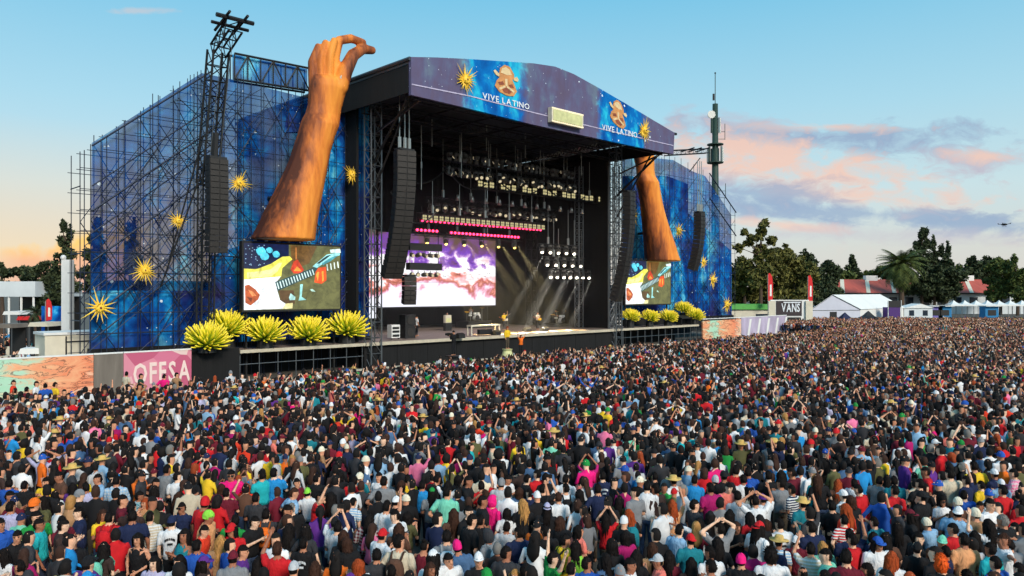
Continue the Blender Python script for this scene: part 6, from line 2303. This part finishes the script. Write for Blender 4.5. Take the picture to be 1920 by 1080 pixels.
# the front of the crowd as the photo shows it: x y (in an enlarged strip), shirt colour, head, then facing and extras
STRIPS = [((0, 880, 4.8), '''110 220 tan s R ls;120 345 lavender s;25 490 blue s R;335 425 green s F gl;310 325 black be=orange ls;520 130 white l pl tx=08;408 285 olive l F;690 225 black be=grey ls;800 140 lavender s;900 90 light_blue s F;
1040 110 light_blue s pl;740 395 navy s L;870 375 yellow lb R;985 420 red s bp=red;1140 315 maroon s R;1165 385 dark_brown s;1235 160 teal s R pl;1330 225 peach lg F;1400 180 red l pl;1375 405 beige s st;1590 180 black lb R;1655 315 navy s F gl;
1765 375 red be=red;1832 425 peach be=lime_green R;1570 470 white ca=navy pr;1775 480 orange-red s R;1195 450 navy s;1262 590 black l F tk;1360 790 lavender l F;1615 625 teal l F tk;1548 845 white l F;1850 775 dark_brown ca=purple R;
1772 655 blue s;585 440 maroon s R;450 455 turquoise s R;512 505 dark_brown s;700 575 black z;915 655 dark_brown l bp=mint;155 555 black s R ls;70 685 white l F;540 795 yellow s pl;860 935 bright_blue ca=bright_blue;1055 895 black l;985 915 dark_brown lb F;
60 90 blue s;220 110 black s;420 80 yellow s F;560 70 brown s F;700 80 purple l;1330 90 black s;1480 40 grey s;1780 60 black l;1640 60 white s'''),
          ((400, 880, 4.8), '''40 95 maroon lb;205 65 hot_pink s F gl;300 65 orange-red lg;410 55 turquoise s;565 35 bright_blue s;770 75 maroon s R;650 205 light_blue sb;390 245 charcoal s;140 195 maroon s;730 325 black sg ls;505 375 charcoal s bp=orange;595 385 brown s R;
880 240 red s R up;895 155 white ca=lime_green;1090 215 black l;1310 45 teal be=cream;1165 250 light_blue s st lean;1530 125 grey s;1515 370 white s fl up;1620 275 black ca=white;1640 105 tan lb;1700 370 olive l;1735 440 white s L tx=KING;1640 505 brown lb;
1835 605 maroon bu tk;1720 725 beige s bp=brown;1430 605 white ca=red ls;1440 755 charcoal s;1300 805 white lg;1265 645 black lb;1040 455 white ca=black ph;1095 515 light_grey s;810 635 black s pr;730 890 black ca=light_grey;930 820 black lb;560 765 red sb up;
420 790 beige l;230 715 purple s R;160 840 grey ca=maroon;180 530 red ca=red F;280 440 black s R;120 450 green s;30 600 tan ly;650 530 black l;860 560 charcoal l;1330 425 maroon l pl;1200 560 black lb;1380 910 grey s;1485 885 black s fl;1225 930 lavender ca=purple;
940 60 black s;1150 50 black l;1240 60 red s;1500 40 white s F;1740 60 yellow s;1870 90 bright_blue s'''),
          ((800, 880, 4.8), '''150 85 white l up2;45 175 grey ca=green;320 145 denim_blue s ls;395 125 black s R;500 115 red s up;550 185 navy sb tk;700 35 white s R;680 135 light_grey be=grey;770 135 denim_blue lb ls;910 45 black s R;990 45 red s;920 165 navy s ls;1080 170 black s R ph;
1240 150 white s L bp=black;1330 55 coral s R;1420 185 black l;1590 65 navy s pr;1570 195 navy s;1690 205 olive l;1840 225 grey s;1840 370 black lg bp=teal;1630 355 red l ph;1180 245 white sb;900 315 black ly;1045 330 black ca=lavender;690 315 white l;580 265 hot_pink ho=hot_pink;
530 315 black s R;160 255 mint s;240 375 brown lb;345 375 black s R;490 425 black s;680 435 light_grey s;330 505 black s R;860 545 navy s big;1150 515 black s;1280 455 black lb;1370 485 coral l R;1250 595 yellow s R ls bp=black;1400 625 lime_green l tk;1660 685 black l;
1840 565 magenta l;395 695 denim_blue be=hot_pink;180 615 grey s bp=white;630 570 grey ho=charcoal bp=white;210 785 white s F;500 845 black ca=white F;140 805 white ca=white;720 745 charcoal s;760 845 peach ly F;930 865 maroon l;560 945 green ca=green;
1350 855 white s;1470 825 blue s;1640 795 denim_blue l;1870 835 white s R;30 885 tan lb F;60 60 black s;240 40 black l;1100 60 black s;1240 60 white s'''),
          ((1200, 880, 5.333), '''400 85 white st;490 85 bright_blue s;690 95 black be=light_grey;800 115 coral s F;865 95 black ca=black;930 45 red s;1080 65 white s;1160 205 beige ca=blue tk;1240 255 white ca=purple up;1190 60 blue s ls;1400 125 grey s;1690 65 turquoise ly;1550 190 navy s st;
1640 325 teal fe;1840 105 black lb;170 185 dark_brown s;60 225 white s;370 315 peach lg fl up;720 195 magenta s;1010 255 light_grey s;830 405 black l;1250 345 white s hd;590 345 charcoal s R;670 405 black ca=black;545 445 white l R ar;960 505 black lb F;1120 435 red l ls;
1190 625 white ca=red R;1290 645 light_blue st st bp=navy;1320 495 brown lb;1430 525 white s pr;1590 615 maroon ca=white;1790 605 navy s ls;800 605 grey s hd;810 705 black l;330 575 light_blue s R;450 695 teal ca=red;150 735 tan lb;160 885 coral ca=light_grey L;390 835 maroon l;
60 865 black l;760 835 white s;1040 885 black be=hot_pink;715 995 white s;1390 905 white cu;1550 925 black z;1850 1015 black l;1895 860 mint s;1700 800 beige s st up;930 995 brown lb;480 875 dark_brown l;300 40 grey s;150 40 black s;1280 60 black s;1490 60 black l;1560 60 maroon s'''),
          ((1560, 880, 5.333), '''60 85 brown lg;230 85 white s R;220 245 white ca=white;390 195 red s;600 255 red s pr;680 125 teal s;830 165 black s;955 145 black s R;1120 245 white cu F gl;1240 315 brown be=cream;1160 75 beige s;1310 105 navy s up;1335 200 blue s ls;1500 35 yellow s;1535 100 yellow s;
1630 95 light_blue ca=white;1720 55 navy ca=white;1810 65 pink s pl;1690 225 red s;1880 255 red s ls;1510 295 black s F;1545 405 white s F;1430 435 tan be=cream;1640 560 white l up;1755 535 black sg ls;1840 485 charcoal s;1490 585 black l;1240 585 red s;1160 425 light_blue ca=white R;
1060 465 light_blue be=cream;990 685 brown ca=mint F;1140 755 navy s;1340 775 peach s;1560 785 turquoise s;1710 765 white sb L ar;1660 905 blue s ls;1865 720 grey s;750 725 black ca=black;450 705 white ca=blue F gl;500 485 teal s;90 470 red s st;100 665 red s;140 435 orange-red lg;
215 640 navy s up;30 655 mint ly;335 645 navy s R;865 655 black s R;605 645 brown l;700 525 black l;890 305 black ca=black;840 445 black ca=maroon;1285 935 peach cu;1120 1005 black lo;610 905 white lg;170 965 maroon s;330 965 navy s;200 305 black lb;1880 965 orange-red s ls;40 355 black s;
430 60 grey s;560 60 black l;1050 60 red s up;1400 60 navy l''')]


def head_world(px, py, zh=1.52):
    Y = F_PX * (CAM_H - zh) / (py - HOR)
    return (px - 960) / F_PX * Y, Y


people = []                                           # dicts of the front people
for (ox, oy, sc), txt in STRIPS:
    for it in txt.replace('\n', '').split(';'):
        tk = it.split()
        px, py = ox + float(tk[0]) / sc, oy + float(tk[1]) / sc
        x, y = head_world(px, py)
        d = dict(x=x, y=y, col=tk[2].replace('_', ' '), head=tk[3], fl=tk[4:], px=px, py=py)
        people.append(d)
people.sort(key=lambda d: d['y'])
for it in range(6):                                   # ease apart those that overlap
    for i, a in enumerate(people):
        for b in people[i + 1:]:
            if b['y'] - a['y'] > 0.6:
                break
            dx, dy = b['x'] - a['x'], b['y'] - a['y']
            q = math.hypot(dx, dy)
            if q < 0.37:
                m_ = (0.37 - q) * 0.5 / max(q, 0.02)
                if q < 0.02:
                    dx, dy, m_ = 0.2, 0.05, 0.5
                a['x'] -= dx * m_
                a['y'] -= dy * m_
                b['x'] += dx * m_
                b['y'] += dy * m_
near_pts = np.array([(d['x'], d['y']) for d in people])

# ---- positions of everyone else
PAL = [('black', 30), ('charcoal', 13), ('grey', 6), ('light grey', 6), ('white', 14), ('navy', 8), ('blue', 3), ('denim blue', 5), ('light blue', 3.5), ('bright blue', 1.4), ('teal', 2), ('turquoise', 0.9), ('green', 0.9), ('olive', 2), ('red', 6), ('maroon', 6.5),
       ('orange-red', 1), ('pink', 1.4), ('hot pink', 0.6), ('magenta', 0.9), ('purple', 1.4), ('yellow', 1.4), ('orange', 0.8), ('tan', 1.2), ('beige', 2.2), ('brown', 2), ('dark brown', 5), ('coral', 1), ('lavender', 1.2), ('mint', 0.5)]
PN = [p_[0] for p_ in PAL]
PWT = np.array([p_[1] for p_ in PAL], float)
PWT /= PWT.sum()


def in_crowd(x, y):
    s, t = LOC(x, y)
    if s < -30:
        return t < -12.5
    if s < 46:
        return t < -10.7 + 0.5 * math.sin(s * 1.3)
    if s < 60:
        return t < -10.2
    return y < 121


fill = []
step = 0.53
yy = 10.6
row = 0
while yy < 121:
    st_ = step * (1.09 if yy < 19 else 1.0 + 0.10 * min(1.0, yy / 80.0))
    half = 0.715 * yy + 0.8
    xx = -half + (row % 2) * st_ * 0.5
    while xx < half:
        x = xx + rng.normal(0, 0.12)
        y = yy + rng.normal(0, 0.12)
        if in_crowd(x, y) and rng.random() > 0.10 * (1 + math.sin(x * 0.9 + 2 * math.sin(y * 0.35)) * math.sin(y * 0.7)):
            if y > 20.5 or (np.hypot(near_pts[:, 0] - x, near_pts[:, 1] - y).min() > 0.43):
                fill.append((x, y))
        xx += st_
    yy += st_ * 0.87
    row += 1
fill.sort(key=lambda p_: p_[1])


def rand_person(x, y, far):
    fem = rng.random() < 0.38
    col = PN[rng.choice(len(PN), p=PWT)]
    r_ = rng.random()
    if r_ < 0.13:
        head = ('ca=' if rng.random() < 0.7 else 'be=') + str(rng.choice(['black', 'black', 'black', 'navy', 'navy', 'charcoal', 'grey', 'white', 'red', 'maroon', 'blue', 'cream', 'green' if rng.random() < 0.4 else 'black'])).replace(' ', '_')
    elif r_ < 0.137:
        head = 'st'
    elif fem:
        head = str(rng.choice(['l', 'l', 'l', 'lb', 'lb', 'po', 'po', 'bu', 'bu', 'ly' if rng.random() < 0.4 else 'l', 'lg' if rng.random() < 0.4 else 'lb']))
    else:
        head = str(rng.choice(['s', 's', 's', 's', 's', 's', 'sb', 'sb', 'z', 'z', 'cu' if rng.random() < 0.4 else 's', 'sg' if rng.random() < 0.4 else 's']))
    fl = []
    if head[0] in 'lpb' and not head.startswith('be='):
        fem = True
    up = 0.10 if y < 30 else (0.18 if y < 50 else 0.26)
    if rng.random() < up:
        fl.append(str(rng.choice(['up', 'up', 'up', 'up2', 'ph', 'ph' if y > 24 else 'up', 'hd'])))
    if rng.random() < (0.17 if y < 20 else (0.28 if y < 42 else 0.18)):
        fl.append(str(rng.choice(['F', 'L', 'R', 'L', 'R'])))
    if rng.random() < 0.22:
        fl.append('ls')
    if y < 20 and rng.random() < 0.3:
        fl.append(str(rng.choice(['pr', 'pl', 'fl', 'st', 'bp=black', 'bp=grey', 'bp=navy'])))
    return dict(x=x, y=y, col=col, head=head, fl=fl)


N_NEAR = 292
extra = []
n_extra = N_NEAR - len(people)
vis = [(x, y) for x, y in fill if abs(x) < 0.66 * y and y > 11.9]
# the frame shows heads only above its lower edge
near_fill = set(vis[:max(0, n_extra)])
for x, y in fill:
    if (x, y) in near_fill:
        people.append(rand_person(x, y, False))
rest = [p_ for p_ in fill if p_ not in near_fill]


def pose_of(d, rr):
    f = d['fl']
    if 'up2' in f:
        return 'both_up'
    if 'ph' in f:
        return 'phone_up'
    if 'hd' in f:
        return 'hands_on_head'
    if 'up' in f:
        return 'right_up' if rr < 0.55 else 'left_up'
    if 'ar' in f:
        return 'arm_round'
    return ['stand', 'stand_turned', 'stand_other', 'hands_front', 'holding', 'clapping', 'hip', 'stand', 'hands_front'][int(rr * 8.99)]


def head_of(d):
    h = d['head']
    if '=' in h:
        k_, c_ = h.split('=')
        return {'ca': 'cap', 'be': 'beanie', 'ho': 'hood'}[k_], c_.replace('_', ' ')
    return HEADS[h]


def person(d):
    rr = rng.random()
    hk, hcol = head_of(d)
    fl = d['fl']
    fem = hk in ('long', 'pony', 'bun') or 'tk' in fl or (hk == 'curly' and 'F' in fl)
    nm = pose_of(d, rr)
    key = (fem, nm)
    me, hyaw = BODY[key]
    if hk == 'long' and rng.random() < 0.38:
        hk = 'bob'
    if hk == 'cap' and rng.random() < 0.25:
        hk = 'capback'
    yaw = face_yaw(d['x'], d['y']) + rng.normal(0, 0.38)
    facing = ''
    for k_, a_ in (('F', math.pi + rng.normal(0, 0.25)), ('L', 1.35 + rng.normal(0, 0.2)), ('R', -1.35 + rng.normal(0, 0.2))):
        if k_ in fl:
            yaw += a_
            facing = {'F': 'facing the camera', 'L': 'turned to the left', 'R': 'turned to the right'}[k_]
            break
    sc = 0.93 * float(np.clip(rng.normal(0.985 if not fem else 0.945, 0.045), 0.86, 1.10))
    wd = sc * float(np.clip(rng.normal(1.0, 0.05), 0.9, 1.15)) * (1.12 if 'big' in fl else 1.0)
    o = bpy.data.objects.new('person', me)
    COL.objects.link(o)
    o.location = (d['x'], d['y'], 0)
    o.rotation_euler = (R(-16) if 'lean' in fl else float(rng.normal(-0.02, 0.05)), float(rng.normal(0, 0.05)), yaw)
    o.scale = (wd, wd, sc)
    sk = SKINS[int(rng.integers(len(SKINS)))]
    o.color = c3(sk)
    kk = 'tank' if 'tk' in fl else ('long' if 'ls' in fl else 'tee')
    pat = 'st' if 'st' in fl and d['head'] != 'st' else ('pl' if 'pl' in fl else ('fl' if 'fl' in fl else ''))
    if d['head'] == 'st' and fl.count('st') >= 1:
        pat = 'st'
    if pat == 'pl' and kk == 'tee':
        kk = 'long'
    mat = M['cloth' if not pat else 'cloth_' + pat]

    def ch(name, mesh, col, **kw):
        c = link_obj(name, mesh, o, **kw)
        c.color = c3(col)
        return c
    scol = COLS[d['col']]
    sh = ch('shirt', shirt_mesh(key, kk, mat), scol)
    ch('trousers', LEGS[key], JEANS[int(rng.integers(len(JEANS)))])
    hrot = (0, 0, R(hyaw))
    if hk in ('cap', 'capback', 'beanie', 'hood', 'straw', 'fedora'):
        hc = COLS[hcol] if hcol else (200, 170, 100)
        if hk != 'hood':
            u = ch('hair', HAIR['long' if (fem or (hk != 'beanie' and rng.random() < 0.12)) else 'bald'], HAIRC['dark'], loc=tuple(HC), rot=hrot)
        ch({'cap': 'cap', 'capback': 'cap', 'beanie': 'beanie', 'hood': 'hood', 'straw': 'hat', 'fedora': 'hat'}[hk], HAIR[hk], hc, loc=tuple(HC), rot=hrot)
    else:
        ch('hair', HAIR[hk], HAIRC[hcol], loc=tuple(HC), rot=hrot)
    if facing:
        ch('eyes', FACE, (20, 20, 20), loc=tuple(HC), rot=hrot)
        ch('mouth', MOUTH, (20, 20, 20), loc=tuple(HC), rot=hrot)
        if 'gl' in fl:
            ch('sunglasses', SHADES, (20, 20, 20), loc=tuple(HC), rot=hrot)
    pack = ''
    for f in fl:
        if f.startswith('bp='):
            pack = f[3:].replace('_', ' ')
            b = ch('backpack', PACK, COLS[pack])
            q = link_obj('pocket', POCKET, b)
            q.color = c3(tuple(int(v_ * 0.8) for v_ in COLS[pack]))
            q = link_obj('straps', STRAP, b)
            q.color = c3(tuple(int(v_ * 0.7) for v_ in COLS[pack]))
        if f == 'pr':
            link_obj('printed_mark', PRINT_W if sum(scol) < 420 else PRINT_K, sh, (0, -0.142, 1.27))
        if f.startswith('tx='):
            word = f[3:]
            dark = sum(scol) < 330
            hw_ = 0.05 * len(word) if len(word) > 2 else 0.09
            letters(word, sh, (-hw_, 1.26), (hw_, 1.26), -0.145, 0.075 if len(word) > 2 else 0.13, M['inkwhite'] if dark else M['inkdark'])
    if nm == 'phone_up':
        ph = bpy.data.objects.new('phone', PHONE)
        COL.objects.link(ph)
        M4 = Matrix.Translation(o.location) @ o.rotation_euler.to_matrix().to_4x4() @ Matrix.Diagonal((wd, wd, sc, 1))
        ph.location = M4 @ Vector((0, 0.27, 1.90))
        ph.rotation_euler = (R(-8), 0, yaw)
        d['phone'] = ph
    pname = {'st': 'striped ', 'pl': 'plaid ', 'fl': 'patterned ', '': ''}[pat]
    garment = {'tank': 'tank top', 'tee': 't-shirt', 'long': 'long-sleeved top'}[kk]
    if hk in ('cap', 'capback', 'beanie', 'hood'):
        hd = '%s %s' % (hcol, {'cap': 'cap', 'capback': 'backward cap', 'beanie': 'beanie', 'hood': 'hood'}[hk])
    elif hk in ('straw', 'fedora'):
        hd = 'straw hat' if hk == 'straw' else 'small straw fedora'
    else:
        hd = {'short': 'short %s hair', 'bald': 'cropped %s hair', 'curly': 'big curly %s hair', 'long': 'long %s hair', 'bob': 'chin-length %s hair', 'pony': '%s ponytail', 'bun': '%s hair in a bun'}[hk] % hcol
    act = {'right_up': 'arm raised', 'left_up': 'arm raised', 'both_up': 'both arms raised', 'phone_up': 'lifting a phone', 'hands_on_head': 'hands on head', 'arm_round': 'arm stretched sideways'}.get(nm, '')
    d['desc'] = '%s%s %s' % (pname, d['col'], garment)
    d['hd'] = hd
    bits = ['person in %s with %s' % (d['desc'], hd)]
    if pack:
        bits.append('%s backpack' % pack)
    if act:
        bits.append(act)
    if facing:
        bits.append(facing)
    d['bits'] = bits
    d['obj'] = o
    return o


M['inkdark'] = pm('dark_print', C(30, 28, 30), 0.7)
M['phonescr'] = pm('phone_glass', C(20, 22, 26), 0.2)
PHONE = MB().box(-0.075, 0.075, -0.005, 0.005, -0.038, 0.038).mesh('phone', [M['phonescr']])
_pr = MB()
for i_ in range(7):
    a_ = R(150 - 20 * i_)
    _pr.box(0.10 * math.cos(a_) - 0.012, 0.10 * math.cos(a_) + 0.012, -0.003, 0.003, 0.05 * math.sin(a_) - 0.022, 0.05 * math.sin(a_) + 0.022)
_pr.box(-0.05, 0.05, -0.003, 0.003, -0.07, -0.03)
PRINT_W = _pr.mesh('print', [M['inkwhite']])
PRINT_K = _pr.mesh('print', [M['inkdark']])
for d in people:
    person(d)

# labels that single each front person out: looks first, then a neighbour one can find
from collections import Counter
lab = [', '.join(d['bits']) for d in people]
cnt = Counter(lab)
look = Counter((d['desc'], d['hd']) for d in people)
solo = Counter(d['desc'] for d in people)
heads = Counter(d['hd'] for d in people)


def sxy(d):
    return 960 + F_PX * d['x'] / d['y']


done = set()
for i, d in enumerate(people):
    s_ = lab[i]
    if cnt[s_] > 1:
        near = sorted((q for q in people if q is not d), key=lambda q: math.hypot(q['x'] - d['x'], q['y'] - d['y']))[:14]
        near.sort(key=lambda q: look[(q['desc'], q['hd'])])
        opts = []
        for q in near:
            dx, dy = sxy(q) - sxy(d), q['y'] - d['y']
            rel = ('just left of' if dx > 0 else 'just right of') if abs(q['x'] - d['x']) > abs(dy) else ('before' if dy > 0 else 'behind')
            me_ = 'person in %s, %s, %s' % (d['desc'], d['hd'], rel)
            qd = q['desc'].replace('long-sleeved top', 'top')
            if solo[q['desc']] == 1:
                opts.append((0, '%s the one in %s' % (me_, qd)))
            if heads[q['hd']] == 1:
                opts.append((0, '%s the one with %s' % (me_, q['hd'])))
            opts.append((1, '%s %s with %s' % (me_, qd, q['hd'])))
        opts.sort(key=lambda t_: t_[0])
        for _, cand in opts:
            if cand not in done and cand not in cnt and len(cand.split()) <= 16:
                s_ = cand
                break
    done.add(s_)
    wds = s_.split()
    tag(d['obj'], ' '.join(wds[:16]), 'person', 'people at the front of the crowd')
    if 'phone' in d:
        tag(d['phone'], 'dark phone held up by the %s person with %s' % (d['desc'], d['hd']), 'phone', 'phones held up in the crowd')

# ---- the mass behind them: one object
m, n, bs = new_mat('crowd_clothes_and_skin')
at = n.n('ShaderNodeAttribute', attribute_name='ink')
tc = n.n('ShaderNodeTexCoord')
nz = n.noise(tc.outputs['Object'], 5.0, 3.0, 0.6)
n.l(n.mix(1.0, at.outputs['Color'], n.ramp(nz, [(0.3, 0.82), (0.7, 1.15)]), 'MULTIPLY'), bs.inputs['Base Color'])
bs.inputs['Roughness'].default_value = 0.8
bs.inputs['Specular IOR Level'].default_value = 0.25
M['crowd'] = m
LINC = {k_: np.array(C(*c)[:3]) for k_, c in COLS.items()}
LINH = {k_: np.array(C(*c)[:3]) for k_, c in HAIRC.items()}
LINS = [np.array(C(*c)[:3]) for c in SKINS]
LINJ = [np.array(C(*c)[:3]) for c in JEANS]


def crowd_mesh(pts, lvl):
    VS, TS, CS = [], [], []
    base = 0
    for x, y in pts:
        d = rand_person(x, y, True)
        hk, hcol = head_of(d)
        fem = hk in ('long', 'pony', 'bun')
        if hk == 'long' and rng.random() < 0.45:
            hk = 'bob'
        v, t, r_, hyaw = LOD[(lvl, fem, pose_of(d, rng.random()))]
        yaw = face_yaw(x, y) + rng.normal(0, 0.42)
        for k_, a_ in (('F', math.pi), ('L', 1.35), ('R', -1.35)):
            if k_ in d['fl']:
                yaw += a_
        sc = 0.93 * float(np.clip(rng.normal(0.985 if not fem else 0.945, 0.05), 0.84, 1.12))
        wd = sc * float(np.clip(rng.normal(1.02, 0.06), 0.9, 1.2))
        cs, sn = math.cos(yaw), math.sin(yaw)
        hv, ht = HAIRLO[(lvl, hk)]
        a_ = R(hyaw)
        hv2 = np.stack([hv[:, 0] * math.cos(a_) - hv[:, 1] * math.sin(a_) + HC.x, hv[:, 0] * math.sin(a_) + hv[:, 1] * math.cos(a_) + HC.y, hv[:, 2] + HC.z], 1)
        V = np.vstack([v, hv2])
        T = np.vstack([t, ht + len(v)])
        skin = LINS[int(rng.integers(len(LINS)))]
        sh = LINC[d['col']] * rng.uniform(0.85, 1.15)
        pal = np.stack([skin, sh, sh, sh if 'ls' in d['fl'] else skin, skin, LINJ[int(rng.integers(len(LINJ)))], skin, LINJ[1]])
        colr_ = pal[r_]
        if hk in ('cap', 'beanie', 'hood'):
            hcv = LINC[hcol]
        elif hk in ('straw', 'fedora'):
            hcv = np.array(C(206, 170, 96)[:3])
        else:
            hcv = LINH[hcol]
        CL = np.vstack([colr_, np.repeat(hcv[None, :], len(ht), 0)])
        Vw = np.stack([(V[:, 0] * cs - V[:, 1] * sn) * wd + x, (V[:, 0] * sn + V[:, 1] * cs) * wd + y, V[:, 2] * sc], 1)
        VS.append(Vw)
        TS.append(T + base)
        CS.append(CL)
        base += len(Vw)
    return VS, TS, CS, base


midp = [p_ for p_ in rest if p_[1] < 42]
farp = [p_ for p_ in rest if p_[1] >= 42]
for _ in range(110):                                  # people among the stalls behind the left hoarding
    y_ = rng.uniform(47, 82)
    farp.append(((rng.uniform(-60, 92) - 960) / F_PX * y_, y_))
A = crowd_mesh(midp, 'mid')
B = crowd_mesh(farp, 'far')
V = np.vstack(A[0] + B[0])
T = np.vstack(A[1] + [t_ + A[3] for t_ in B[1]])
CL = np.vstack(A[2] + B[2])
cme = arr_mesh('crowd', V, T, [M['crowd']])
att = cme.attributes.new('ink', 'FLOAT_COLOR', 'CORNER')
att.data.foreach_set('color', np.repeat(np.hstack([CL, np.ones((len(CL), 1))]), 3, axis=0).astype(np.float32).ravel())
co = link_obj('crowd', cme)
tag(co, 'dense festival crowd filling the field up to the stage', 'crowd', kind='stuff')
print('CROWD', len(people), len(midp), len(farp), 'tris', len(T))

# ---- people on and by the stage, one by one
def single(x, y, z, yaw, pose, fem, kk, col, hair, haircol, label, legs=1, group=None):
    me, hyaw = BODY[(fem, pose)]
    o = bpy.data.objects.new('person', me)
    COL.objects.link(o)
    o.location = (x, y, z)
    o.rotation_euler = (0, 0, yaw)
    o.color = c3(SKINS[1])
    for nm_, mesh_, c_ in (('shirt', shirt_mesh((fem, pose), kk, M['cloth']), COLS[col]), ('trousers', LEGS[(fem, pose)], JEANS[legs])):
        c = link_obj(nm_, mesh_, o)
        c.color = c3(c_)
    c = link_obj('hair', HAIR[hair], o, tuple(HC), (0, 0, R(hyaw)))
    c.color = c3(HAIRC.get(haircol, (30, 26, 24)))
    for nm_, mesh_ in (('eyes', FACE), ('mouth', MOUTH)):
        link_obj(nm_, mesh_, o, tuple(HC), (0, 0, R(hyaw)))
    tag(o, label, 'person', group)
    return o


def onstage(px, py, pose, col, hair, hcol, label, kk='tee', dyaw=0.0, fem=False, dz=0.0):
    s, t = stage_at(px, py)
    p = SW(s, t, DZ + dz)
    single(p.x, p.y, p.z, YAW + math.pi + dyaw, pose, fem, kk, col, hair, hcol, label, 1)
    return p


def guitar(p, yaw, label, body):
    o = thing('guitar', label, 'guitar', (p.x, p.y, p.z), yaw)
    MB().prism([(-0.30, 1.0), (-0.22, 0.90), (-0.08, 0.94), (0.06, 0.90), (0.16, 0.98), (0.14, 1.10), (0.04, 1.12), (-0.08, 1.10), (-0.22, 1.16), (-0.30, 1.10)], 0.20, 0.245, 'y').build('body', body, o)
    MB().prism([(0.12, 1.03), (0.14, 1.075), (0.74, 1.27), (0.76, 1.23)], 0.21, 0.235, 'y').build('neck', M['maskB'], o)
    MB().prism([(0.74, 1.22), (0.73, 1.28), (0.88, 1.34), (0.90, 1.28)], 0.21, 0.235, 'y').build('headstock', M['maskB'], o)


p = onstage(945, 619, 'left_up', 'yellow', 'short', 'dark', 'guitarist in yellow shirt standing at the centre of the stage')
guitar(p, YAW + math.pi, 'pale electric guitar held by the guitarist at stage centre', M['cream'])
p = onstage(1008, 618, 'holding', 'cream', 'short', 'brown', 'musician in cream shirt playing left of the shaded drum kit')
guitar(p, YAW + math.pi, 'light bass guitar held by the musician near the shaded drums', M['gold'])
pd = SW(D1[0], D1[1] + 0.65, DZ + D1[2] - 0.25)
single(pd.x, pd.y, pd.z, YAW + math.pi, 'clapping', False, 'tank', 'white', 'short', 'dark', 'drummer in white behind the drum kit below the video wall')
pd = SW(D2[0], D2[1] + 0.65, DZ + D2[2] - 0.3)
single(pd.x, pd.y, pd.z, YAW + math.pi, 'hands_front', False, 'tee', 'charcoal', 'short', 'dark', 'drummer in charcoal behind the shaded drum kit')
onstage(777, 632, 'hip', 'black', 'short', 'dark', 'stagehand in black beside the left speaker stack', dyaw=0.9)
onstage(781, 630, 'stand', 'white', 'cap', 'dark', 'stagehand in white top near the left speaker stack', dyaw=1.5)
onstage(838, 619, 'hands_front', 'maroon', 'long', 'dark', 'musician in maroon standing behind the cream amplifier', fem=True, dz=0.0)
onstage(1128, 608, 'stand_turned', 'brown', 'short', 'dark', 'stagehand in brown near the right truss leg', dyaw=-0.8)
onstage(1137, 606, 'hands_front', 'olive', 'cap', 'dark', 'stagehand in olive shirt by the right rack case', dyaw=0.5)
# camera operator on a black pedestal and the golden figure before the stage
pp = SW(-0.2, -6.6, 0)
o = thing('camera_platform', 'black camera pedestal in the pit left of centre', 'pedestal', pp, YAW)
MB().rings([[(r * math.cos(2 * math.pi * i / 10), r * math.sin(2 * math.pi * i / 10), z) for i in range(10)] for z, r in ((0, 0.5), (0.4, 0.35), (1.2, 0.22))]).build('column', M['black'], o)
MB().box(-0.45, 0.45, -0.45, 0.45, 1.2, 1.28).build('platform', M['black'], o)
single(pp.x, pp.y, 1.28, YAW + 0.2, 'holding', False, 'long', 'black', 'cap', 'dark', 'camera operator in black standing on the pit pedestal')
cm_ = thing('video_camera', 'broadcast camera held by the operator on the pit pedestal', 'camera', SW(-0.2, -6.25, 2.7), YAW)
MB().box(-0.1, 0.1, -0.2, 0.25, -0.08, 0.14).build('body', M['black'], cm_)
MB().tube((0, 0.25, 0.03), (0, 0.5, 0.03), 0.07, 0.09, 10).build('lens', M['black'], cm_)
pp = SW(6.9, -4.6, 0)
o = thing('pale_pedestal', 'pale gold pedestal in the pit before the stage centre', 'pedestal', pp, YAW)
MB().rings([[(r * math.cos(2 * math.pi * i / 14), r * math.sin(2 * math.pi * i / 14), z) for i in range(14)] for z, r in ((0, 0.62), (0.6, 0.5), (1.1, 0.34), (1.25, 0.42))]).build('column', M['marq'], o)
single(pp.x, pp.y, 1.25, YAW + math.pi, 'hip', False, 'long', 'yellow', 'curly', 'ginger', 'person in gold clothes standing on the pale pedestal in the pit', 3)
pp = SW(8.1, -4.9, 0)
single(pp.x, pp.y, 0.6, YAW + math.pi, 'both_up', True, 'tee', 'orange', 'long', 'brown', 'person in orange with both arms raised right of the pale pedestal')
_pl = thing('step_box', 'low black step box under the person in orange', 'box', pp, YAW)
MB().box(-0.4, 0.4, -0.4, 0.4, 0, 0.6).build('box', M['black'], _pl)
# a few who stand out by the hoarding at the left
for px, py, col, lb, pz in ((85, 728, 'blue', 'person in bright blue before the mural hoarding', 'stand'), (103, 726, 'yellow', 'person in neon yellow before the mural hoarding', 'stand'), (68, 724, 'white', 'person in white before the mural hoarding', 'hands_front'),
                            (25, 722, 'orange-red', 'person in orange-red near the left picture edge', 'hip'), (28, 738, 'dark green', 'person in dark green near the left picture edge', 'stand'), (50, 735, 'maroon', 'person in maroon under the mural hoarding', 'stand'),
                            (237, 705, 'beige', 'person in beige before the grey and pink hoarding panels', 'stand_turned'), (264, 709, 'dark green', 'person in dark green before the pink hoarding lettering', 'stand'), (308, 710, 'hot pink', 'person in hot pink before the pink hoarding', 'hip'), (331, 707, 'tan', 'person in tan top before the last pink panel', 'stand_other')):
    x, y = head_world(px, py)
    single(x, y, 0, face_yaw(x, y) + float(rng.normal(0, 0.6)), pz, False, 'tee', col, 'short', 'dark', lb)
